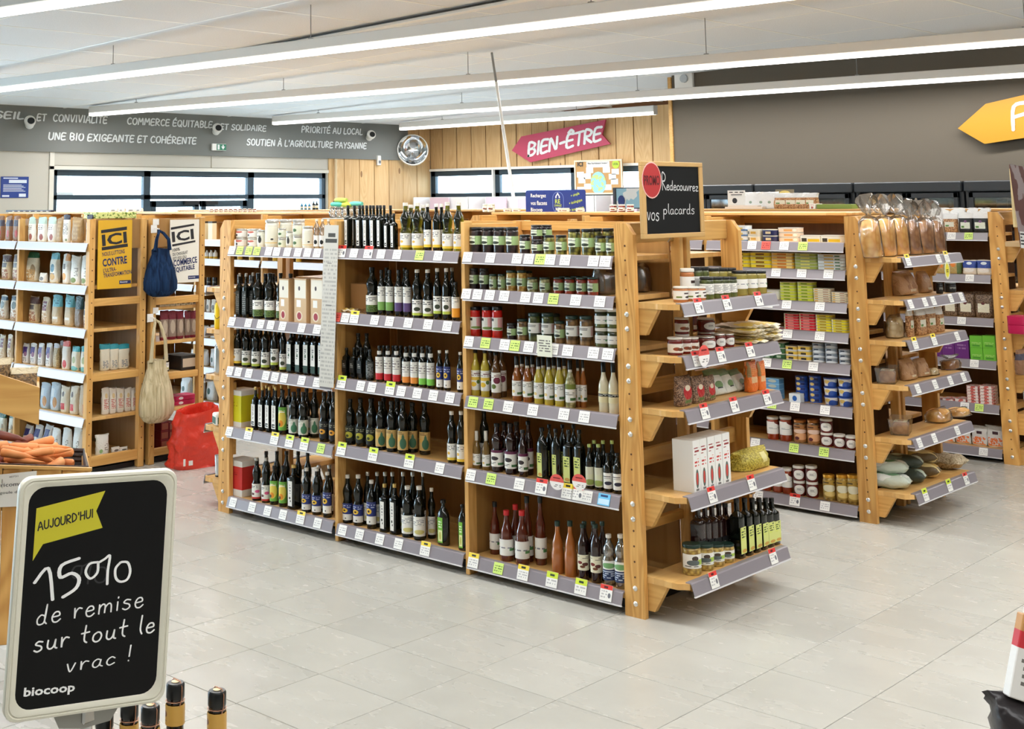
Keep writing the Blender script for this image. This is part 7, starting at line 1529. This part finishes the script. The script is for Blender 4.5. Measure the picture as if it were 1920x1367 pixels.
# net bags hung on the ladder ends
def cloth_mat(n, c1, c2):
    k = N(n, .9, .1); tc = k.add('ShaderNodeTexCoord'); v = k.mapping(tc.outputs['Object'], (60, 60, 3)); f = k.noise(v, 1, 3, .5)
    k.col(k.ramp(f, [(.3, c2), (.65, c1)])); k.bump(f, .9, .02); return k.m
def net_bag(name, mat, top, ztop, zbot, yc, w, hz, label):
    m = M(); n = 28; L = [(0, .5, .4), (.04, .78, .7), (.14, .98, 1), (.3, 1, 1), (.55, .86, .85), (.75, .68, .6), (.9, .55, .42), (1, .56, .4)]
    for z, a, b in L:
        for i in range(n):
            t = 2*math.pi*i/n; fold = 1+.05*math.sin(9*t)*(z > .1)+.03*math.sin(5*t+z*3)
            m.v.append((.075*b*math.sin(t)*fold, w/2*a*math.cos(t)*fold, zbot+(ztop-zbot)*z+.006*math.sin(3*t)*(z > .8)))
    for k in range(len(L)-1):
        for i in range(n): m.quad([k*n+i, k*n+(i+1) % n, (k+1)*n+(i+1) % n, (k+1)*n+i])
    m.quad(list(range(n))[::-1]); L_ = (len(L)-1)*n; m.quad([L_+i for i in range(n)])
    o = tag(ob(name, m.mesh(name, mat, 80), None, (XE+.085, yc, 0)), label, 'bag', 'net bags hung on the shelving ends')
    for s_ in (-1, 1):
        part('strap', M().tube([(.02, s_*w*.24, ztop-.01), (.02, s_*w*.2, (ztop+hz)/2), (.0, s_*.02, hz-.02), (-.03, 0, hz)], [.014, .012, .01, .008], 8), mat, o, 60)
    hk = M().tube([(-.085, 0, hz+.012), (-.04, 0, hz+.012), (-.03, 0, hz-.008), (-.022, 0, hz+.012)], .004, 6).cbox(-.086, -.08, -.025, .025, hz-.02, hz+.035, .002)
    part('hook', hk, m_white, o); return o
net_bag('net_bag', cloth_mat('navy_netting', srgb(34, 58, 92), srgb(14, 26, 48)), 0, 1.44, 1.12, 5.385, .25, 1.565, 'navy blue net bag hanging between the two posters')
net_bag('net_bag', cloth_mat('cream_netting', srgb(226, 212, 176), srgb(180, 162, 122)), 0, .70, .29, 5.365, .26, .965, 'cream net bag hanging low on the ladder shelving end')
tag(ob('price_ticket', M().cbox(0, .004, 0, .05, 0, .04, .0005).mesh('price_ticket', m_white), None, (XE+.002, 5.375, 1.60)), 'white ticket above the navy net bag', 'ticket')
tag(ob('price_ticket', M().cbox(0, .004, 0, .045, 0, .04, .0005).mesh('price_ticket', m_white), None, (XE+.002, 5.385, 1.0)), 'white ticket above the cream net bag', 'ticket')
# red bag on the floor
from mathutils import noise as mnoise
rb = M(); n = 56; K_ = 34
for k in range(K_+9):
    ins = k > K_; z = k/K_ if not ins else 1-(k-K_)*.05; a = (1.02-.26*z**1.6) if not ins else .70-.01*(k-K_); b = a*(1.0 if z < .5 else 1-.12*(z-.5))
    for i in range(n):
        t = 2*math.pi*i/n; c, s_ = math.cos(t), math.sin(t); q = (abs(c)**4.5+abs(s_)**4.5)**(-1/4.5)
        f = mnoise.ridged_multi_fractal(Vector((c*1.6, s_*1.6, z*2.6)), 1, 2.1, 4, 1, 2)
        wob = 1+(.07*(f-1.1) if .02 < z else 0)*2.2
        rb.v.append((.125*b*s_*q*wob+.03*z, .175*a*c*q*wob, .375*z*(1+.06*math.cos(t+.6)*(z > .75))+.001))
for k in range(K_+8):
    for i in range(n): rb.quad([k*n+i, k*n+(i+1) % n, (k+1)*n+(i+1) % n, (k+1)*n+i])
rb.quad(list(range(n))[::-1]); L_ = (K_+8)*n; rb.quad([L_+i for i in range(n)])
m_rbag = pmat('red_woven_bag', srgb(222, 62, 44), (), .32, crinkle=26)
o = tag(ob('shopping_bag', recalc(rb.mesh('shopping_bag', m_rbag, 55)), None, (-7.3, 5.585, .0), -.12), 'large crumpled red shopping bag on the floor by the ladder shelving', 'bag')
part('seam_label', M().box(.131, .134, -.12, -.09, .03, .06).box(.130, .133, -.16, -.145, .03, .075), m_white, o)
# blue refill sign behind
S5 = Pl((-5.74, 7.58, 1.735), (1, 0, 0), (0, 0, 1)); zb = lambda x, y: (860+x/5.333, 340+y/5.333)
o = tag(ob('refill_sign', recalc(M().prism(rrect(.53, .172, .015), -.004, 0, 'Z').mesh('refill_sign', flat('sign_navy', srgb(26, 44, 120), .4)))), 'navy blue sign reading Rechargez vos flacons on the second gondola top', 'sign'); o.matrix_world = S5.mat()
part('sign_foot', M().cbox(-.2, .2, -.094, -.086, -.03, .03, .002), m_white, o)
m_lg = flat('lime_ink', srgb(190, 206, 70), .5)
lines(S5, o, [('Rechargez', zb(722, 172), zb(874, 172), 9, m_white), ('vos flacons', zb(722, 238), zb(884, 238), 8, m_white), ('Biocoop', zb(724, 312), zb(840, 312), 9, m_white), ('RE', zb(966, 222), zb(1016, 222), 8, m_lg), ('CHARGEZ', zb(958, 252), zb(1030, 252), 4, m_lg), ('MOI', zb(972, 298), zb(1022, 298), 7, m_white),
               ('+ simple', zb(1128, 168), zb(1212, 140), 7, m_lg), ('+ écologique', zb(1110, 244), zb(1240, 205), 7, m_lg), ('+ économique', zb(1116, 312), zb(1255, 280), 7, m_lg)])
a0, b0 = S5.ab(*zb(995, 210)); om = M(); rings(om, [(rrect(.098, .15, .048), .0004), (rrect(.092, .144, .045), .0004)]); om.v = [(x+a0, y+b0, z+.0004) for x, y, z in om.v]
part('oval_outline', om, flat('outline_pale', srgb(120, 140, 200), .5), o)
part('drop_symbol', M().prism([S5.ab(*zb(x, y)) for x, y in ((990, 112), (1012, 150), (1012, 168), (1002, 168), (1002, 152), (990, 130), (978, 152), (978, 168), (968, 168), (968, 150))], .0005, .001, 'Z'), m_white, o, fix=True)
# boards and goods on top of the gondolas behind
def top_board(x0, x1, y, name='top_board', lab='', z=1.6475):
    o = tag(ob(name, M().cbox(x0, x1, y, y+.56, z, z+.018, .003).mesh(name, m_shelfX)), lab, 'board'); return o
top_board(-6.1, -3.45, 7.3, lab='pine top board lying along the second gondola'); top_board(-6.1, -3.45, 9.45, lab='pine top board lying along the third gondola')
top_board(-12.85, -7.6, 7.3, lab='pine top board on the distant gondola by the entrance'); top_board(-12.8, -7.7, 9.5, lab='pine top board in the farthest row near the entrance')
def on_top(kind, us, y, z, h, w, where, gr, n=1):
    K = KIND[kind]; F = Face('Y', y)
    for u in us:
        x, yy, v = F.xy(u, 0, z); K['fn'](x, yy, z, random.uniform(-.2, .2), w/2, h, K, where, gr, x, {'n': n})
ZT = 1.666
KIND['u_jar'] = V('small cream jar', 'jarlow', c_may, cap_w, L_fig, (.2, .7)); KIND['u_red'] = V('little red-brown jar', 'jarlow', c_jam, cap_w, L_fig, (.15, .6))
KIND['u_bot'] = V('little dark bottle', 'round', blk, cap_b, L_white, (.2, .5)); KIND['u_blue'] = V('little blue bottle', 'round', flat('blue_glass', srgb(60, 130, 170), .1), cap_w, L_white, (.2, .5))
on_top('u_jar', [912, 921], 7.36, ZT, .06, .055, 'top of second gondola left of navy sign', 'goods on the gondola tops'); on_top('u_jar', [952, 968, 1054, 1060, 1088], 7.36, ZT-.0, .028, .06, 'top of second gondola before navy sign', 'goods on the gondola tops')
on_top('u_red', [1150, 1166, 1182], 7.5, ZT, .05, .05, 'top of second gondola near blackboard', 'goods on the gondola tops')
on_top('u_red', [396, 405, 414, 423, 432, 441, 450, 459, 468, 477], 7.4, ZT, .03, .035, 'top of distant gondola', 'goods on the gondola tops')
on_top('u_bot', [626, 633, 640, 588, 594], 9.6, ZT, .09, .035, 'farthest row top', 'goods on the gondola tops'); on_top('u_blue', [566, 573, 580], 9.6, ZT, .07, .035, 'farthest row top', 'goods on the gondola tops')
on_top('f_sml', [215, 230, 248, 262], 7.5, ZT, .035, .1, 'top of distant gondola', 'goods on the gondola tops')
on_top('p_wht', [1412, 1430, 1446], 9.6, ZT, .13, .13, 'top of third gondola', 'goods on the gondola tops'); on_top('p_tan', [1466, 1486, 1505, 1521], 9.6, ZT, .12, .12, 'top of third gondola', 'goods on the gondola tops')
on_top('x_oat', [1530], 9.6, ZT, .04, .05, 'lying on the third gondola top', 'goods on the gondola tops')
tag(ob('green_box', M().cbox(0, .28, 0, .12, 0, .035, .003).mesh('green_box', flat('green_card', srgb(120, 144, 60), .5)), None, (-4.75, 9.56, ZT)), 'flat green box lying on the third gondola top', 'box')
tag(ob('book_stack', M().cbox(0, .32, 0, .2, 0, .018, .002).cbox(.02, .28, .01, .19, .018, .03, .002).mesh('book_stack', flat('booklet_paper', srgb(236, 222, 206), .7)), None, (-5.5, 9.5, ZT)), 'pale leaflet pile under the white menu card', 'leaflets')
a, b = onY(1366, 400, 9.62), onY(1397, 357, 9.62)
o = tag(ob('menu_card', M().cbox(0, b.x-a.x, -.003, 0, 0, b.z-ZT-.03, .0005).mesh('menu_card', m_white), None, (a.x, 9.62, ZT+.031)), 'white card with small printed pictures standing on the third gondola', 'card')
cw3, ch3 = b.x-a.x, b.z-ZT-.03
nm = M()
for q in ((.1, .3, .84, .9), (.42, .6, .84, .9), (.7, .92, .84, .9), (.2, .82, .68, .73), (.2, .82, .62, .63)): nm.box(cw3*q[0], cw3*q[1], -.0045, -.003, ch3*q[2], ch3*q[3])
nm.prism([(cw3*.4+.022*math.cos(i*.5236), ch3*.3+.022*math.sin(i*.5236)) for i in range(12)], -.0045, -.003, 'Y'); part('print', nm, t_dark, o)
a, b = onY(1456, 400, 9.85), onY(1489, 355, 9.85)
o = tag(ob('menu_card', M().cbox(0, b.x-a.x, -.003, 0, 0, b.z-ZT, .0005).mesh('menu_card', flat('bronze_card', srgb(120, 114, 92), .5)), None, (a.x, 9.85, ZT)), 'bronze card with golden oval behind the white bags', 'card')
part('oval', M().prism([((b.x-a.x)*.5+.05*math.cos(i*.5236), (b.z-ZT)*.78+.025*math.sin(i*.5236)) for i in range(12)], -.0045, -.003, 'Y'), flat('gold_print', srgb(206, 190, 110), .5), o, fix=True)
a, b = onY(1150, 402, 9.9), onY(1200, 351, 9.9)
o = tag(ob('advert_frame', M().cbox(0, .03, 0, .03, 0, b.z-ZT, .002).cbox(.03, b.x-a.x+.05, .01, .02, 0, b.z-ZT, .002).mesh('advert_frame', flat('dark_frame', srgb(60, 66, 74), .4)), None, (a.x, 9.9, ZT)), 'dark-edged advertising panel with pale blue picture left of blackboard', 'sign')
part('picture', M().box(.035, b.x-a.x+.045, .005, .0095, .01, b.z-ZT-.01), pmat('advert_picture', srgb(226, 232, 232), (), planar if False else .5, fab=(6, srgb(150, 196, 216), .5)), o)
tg = M().prism([(.09+.035*math.cos(i*.5236), .07+.05*math.sin(i*.5236)) for i in range(12)], -.002, .004, 'Y'); part('round_tag', tg, flat('tag_navy', srgb(24, 50, 120), .5), o, fix=True)
# right edge: blackboard and meat poster on the third gondola end
S6 = Pl((-3.2, 9.44, 1.735), (0, 1, 0), (0, 0, 1))
o = tag(ob('price_board', recalc(M().prism(rrect(.36, .38, .002, 1), -.008, 0, 'Z').mesh('price_board', MATS['chalkboard_black']))), 'narrow blackboard with yellow disc at the right edge', 'sign'); o.matrix_world = S6.mat()
part('frame_bar', M().cbox(-.2, -.17, -.19, .2, -.01, .008, .002).cbox(-.17, .18, .18, .2, -.01, .008, .002), flat('frame_pine', srgb(236, 216, 160), .5), o)
part('yellow_disc', M().prism([(-.03+.13*math.cos(i*.2618), .07+.12*math.sin(i*.2618)) for i in range(24)], .008, .0095, 'Z'), flat('disc_yellow', srgb(236, 222, 60), .5), o, fix=True)
for t_, y_ in (('PRIX', .075), ('JUSTE', .02)): place_text(font_mesh(t_, t_dark, 0, .02), o, (-.1, y_, .0105), (1, 0, 0), (0, 1, 0), .15, .04)
m_meat = pmat('meat_poster', srgb(150, 136, 136), (('rect', .2, 1.1, .0, .2, srgb(230, 230, 226)), ('text', .22, .95, .02, .18, 4, 6, t_dark.node_tree.nodes['Principled BSDF'].inputs[0].default_value[:])), .4, fab=(9, srgb(96, 60, 56), .5))
a = onX(1893, 308, -3.05)
m = M(); m.v = [(0, 0, 0), (0, .42, -.02), (0, .42, -.55), (0, .1, -.53)]; m.v += [(x-.004, y, z) for x, y, z in m.v]
m.quad((0, 3, 2, 1), ((0, 1), (.2, 0), (1, 0), (1, 1)));
for f in ((4, 5, 6, 7), (0, 1, 5, 4), (1, 2, 6, 5), (2, 3, 7, 6), (3, 0, 4, 7)): m.quad(f, ((0, 0),)*4)
tag(ob('picture_poster', m.mesh('picture_poster', m_meat), None, (-3.05, a.y, a.z)), 'glossy picture poster tilting at the extreme right edge', 'poster')
# ================================================================ vegetable stand on the left
dv = Vector((.51, .86, 0)); nv = Vector((.86, -.51, 0)); R_ = math.atan2(dv.y, dv.x); TLT = .085
cpt = CC+ray(171, 883)*4.6; corner = Vector((cpt.x, cpt.y, 0)); ZR = cpt.z
stand = tag(ob('vegetable_stand', None, None, tuple(corner), R_), 'wooden plank produce stand behind the slate sign', 'stand')
for i in range(9):
    part('plank', M().cbox(-.1*(i+1)+.001, -.1*i-.001, 0, .02, .26, ZR+TLT*.1*(i+.5), .003), m_postX, stand)
part('side_plank', M().cbox(-.02, 0, .021, .42, .26, ZR-.01, .003), m_railY, stand); part('floor_board', M().box(-.9, -.02, .02, .42, ZR-.12, ZR-.11), m_panel, stand)
part('top_edge', M().prism([(-.9, ZR+TLT*.9), (.003, ZR), (.003, ZR+.01), (-.9, ZR+TLT*.9+.01)], -.004, .012, 'Y'), m_railX, stand, fix=True)
for x in (-.86, -.06): part('leg', M().cbox(x, x+.04, .03, .07, 0, .26, .003), m_post, stand); part('leg', M().cbox(x, x+.04, .36, .40, 0, .26, .003), m_post, stand)
wk = speck('wicker_dark', srgb(70, 44, 30), srgb(28, 16, 12), 90, .6, 0)
bk = tag(ob('basket', M().box(-.84, 0, 0, .34, 0, .008).mesh('basket', wk), None, tuple(corner+dv*(-.02)-nv*.03+Vector((0, 0, ZR-.075))), (0, math.atan(TLT), R_)), 'dark wicker tray holding the carrots', 'basket')
for k in range(5): part('wicker_band', M().tube([(-.84, 0, .012+k*.017), (-.6, -.004, .012+k*.017), (-.4, .004, .012+k*.017), (-.2, -.004, .012+k*.017), (0, 0, .012+k*.017), (0, .34, .012+k*.017), (-.84, .34, .012+k*.017), (-.84, 0, .012+k*.017)], .009, 6), wk, bk, 50)
carr = speck('carrot_skin', srgb(248, 178, 118), srgb(238, 146, 78), 14, .55, 0); carr2 = speck('purple_carrot_skin', srgb(150, 84, 62), srgb(104, 50, 40), 14, .55, 0)
CM = []
rnd = random.Random(11)
for i in range(6):
    L_ = rnd.uniform(.12, .17); r0 = rnd.uniform(.013, .018); b1 = rnd.uniform(-.012, .012)
    CM.append([M().tube([(-L_/2, 0, 0), (-L_/2+.006, 0, 0), (-L_/4, b1*.5, 0), (L_/6, b1, 0), (L_/2-.02, b1*.6, 0), (L_/2, 0, 0)], [r0*.5, r0, r0*.95, r0*.7, r0*.32, .001], 9).mesh('carrot', mt, 60) for mt in (carr, carr2)])
placed = []
for i in range(150):
    a = rnd.uniform(.06, .62); b = rnd.uniform(.04, .31); dark = a > .2 and rnd.random() < .5
    z = ZR-.045+TLT*a
    for (pa, pb, pz) in placed:
        if math.hypot(pa-a, (pb-b)*1.5) < .05: z = max(z, pz+.02)
    if z > ZR+TLT*a+.035+.09*min(b, .62-a+.05): continue
    placed.append((a, b, z)); p = corner+dv*(-.03-a)-nv*(.04+b); yaw = rnd.uniform(-.7, .7)
    o = ob('carrot', CM[i % 6][dark], None, (p.x, p.y, z), (rnd.uniform(-.1, .1), TLT+rnd.uniform(-.16, .16), R_+yaw+(math.pi if rnd.random() < .5 else 0)))
    o['category'] = 'carrot'; o['group'] = 'carrots heaped in the wicker tray'
    REG.append((('purple-brown' if dark else 'orange')+(' short', ' slim', ' curved', ' thick', ' long', ' stout')[i % 6]+' carrot', 'in wicker tray'+(' near its front' if b < .12 else ' near its back' if b > .22 else ''), -a, o))
# card on the stand
S7 = Pl(tuple(corner+dv*-.3+nv*.012+Vector((0, 0, ZR-.07))), tuple(dv), (0, 0, 1))
qa = [S7.ab(u, v) for u, v in ((-60, 896), (69, 883), (66, 948), (-60, 954))]
o = tag(ob('price_card', recalc(M().prism(qa, -.002, 0, 'Z').mesh('price_card', m_white))), 'white printed card fixed on the produce stand planks', 'card'); o.matrix_world = S7.mat()
lines(S7, o, [('pricompo', (-6, 916), (50, 912), 9, t_dark)], .0012, .012); lines(S7, o, [("à goule d'", (-8, 929), (34, 926), 7, t_dark)], .0012, 0); lines(S7, o, [('40731', (17, 896), (34, 894), 3, t_dark)], .0012, 0)
part('hook', M().tube([(0, .03, -.002), (0, .05, .004), (0, .07, -.006)], .002, 5), m_chrome, o)
# upper crate with paper packs
c1 = CC+ray(74.6, 727)*4.15; d2 = dv; n2 = -nv; R2 = R_; SL = .366
cr_ = tag(ob('wooden_crate', None, None, tuple(c1), R2), 'tilted wooden crate raised above the carrots at the left edge', 'crate')
bd = lambda y0, y1, nm: part(nm, M().prism([(-.8, .8*SL-.115), (0, -.115), (0, 0), (-.8, .8*SL)], y0, y1, 'Y'), m_railX, cr_, fix=True)
bd(0, .014, 'front_board'); bd(.25, .264, 'back_board')
part('end_board', M().cbox(-.014, 0, .0145, .2495, -.115, -.01, .003), m_railY, cr_)
part('bottom_board', M().prism([(-.8, .8*SL-.115), (-.015, -.11), (-.015, -.1), (-.8, .8*SL-.105)], .0145, .2495, 'Y'), m_panel, cr_, fix=True)
part('crate_post', M().cbox(-.78, -.75, .27, .3, -c1.z, .1, .003), m_post, cr_)
KIND['f_nut'] = B('brown packet with cream folded top', bagm('bag_nut', srgb(150, 120, 80), ('band', .86, 1.1, srgb(232, 216, 180)), fab=(40, srgb(96, 76, 50))))
for i in range(6):
    p = c1+d2*(-.05-.085*i)+n2*.12; KIND['f_nut']['fn'](p.x, p.y, c1.z-.095+SL*(.05+.085*i), R2+.1, .042, .125, KIND['f_nut'], 'in the raised crate', 'brown packets in the raised crate', p.x, {})
# right edge display
o = tag(ob('display_block', M().cbox(-1.02, -.5, 2.8, 3.3, 0, .60, .006).mesh('display_block', m_railX)), 'wooden block at the right edge carrying a packet and black bag', 'plinth')
part('plank_joint', M().box(-1.021, -.499, 2.799, 3.301, .3, .306), m_hole, o)
PKT = CC+ray(1942, 1322)*2.6
o = tag(ob('printed_packet', carton(.12, .03, .16, pmat('red_white_pack', srgb(240, 238, 234), (('band', .6, .8, srgb(206, 50, 60)), ('band', .8, 1.1, srgb(206, 150, 90)), ('text', .1, .9, .15, .5, 4, 8, tx2)))), None, tuple(PKT), (-.12, .3, .72)), 'red, white and brown printed packet at the lower right edge', 'packet')
part('fold', M().cbox(-.05, .05, -.014, .014, .16, .175, .002), m_white, o)
me = bag_mesh(.17, .15, PKT.z-.585, pmat('black_bag', srgb(34, 28, 30), (), .35, crinkle=14), 4); tag(ob('black_bag', me, None, (PKT.x-.005, PKT.y+.02, .601), .7), 'black bag under the printed packet, lower right corner', 'bag')
# things glimpsed inside the open end of the nearest gondola
me = bag_mesh(.16, .09, .13, m_filmb, 9); nb = speck('dried_pods', srgb(90, 66, 50), srgb(24, 16, 12), 22, .5, .3)
for i, (x, y) in enumerate(((-3.52, 5.02), (-3.50, 5.14), (-3.49, 5.25))):
    put('bag', me, [('contents', loaf(nb, .9, .85)(.16, .09, .13))], (x, y, A_(2, 1)+.001), math.pi/2+.2*i, 'dark film bag of dried pods', 'inside the open end of oil gondola', 'bag', 'film bags inside the gondola end', i)
vk = vessel('jar', .115, .034, c_olk, cap_b, L_oj, .32, .66, 200)
put('jar', vk[0], vk[1], (-3.44, 5.08, A_(2, 0)+.001), 1.2, 'lone black olive jar at the back', 'inside the open end of oil gondola', 'jar', G2)
vk = vessel('jar', .1, .04, c_jam, cap_dg, L_pick, .1, .3, 200)
for i in range(3): put('jar', vk[0], vk[1], (-3.46-.1*i, 5.56, 1.493), 1.0, 'dark red jar', 'rear top shelf of oil gondola', 'jar', 'jars on the rear of the oil gondola', -i)
for k, z in enumerate((1.123, .823, .473)):
    for i in range(8): put('jar', vk[0], vk[1], (-3.45-.11*i, 5.6, z), 2.6, 'dark red jar', ('upper', 'middle', 'lower')[k]+' rear shelf of oil gondola', 'jar', 'jars on the rear of the oil gondola', -i)
a, b = onY(12, 406, 7.34), onY(97, 394, 7.34)
o = tag(ob('tag_rack', M().cbox(a.x, b.x, 7.33, 7.37, ZT, b.z, .003).mesh('tag_rack', flat('rack_navy', srgb(26, 26, 50), .5))), 'dark navy rack with a row of white tags on the distant gondola top', 'rack')
for i in range(7):
    x = a.x+(b.x-a.x)*(.18+.125*i); part('tag', M().box(x-.02, x+.02, 7.326, 7.3295, ZT+.005, b.z-.01), m_white, o)
o = tag(ob('leaf_print_pack', M().cbox(-7.72, -7.56, 4.95, 5.27, 1.648, 1.69, .003).mesh('leaf_print_pack', pmat('leaf_print', srgb(226, 232, 150), (), fab=(24, srgb(110, 140, 50), .55)))), 'flat yellow-green printed pack on top of the yellow poster shelving', 'packet')
finish_labels()
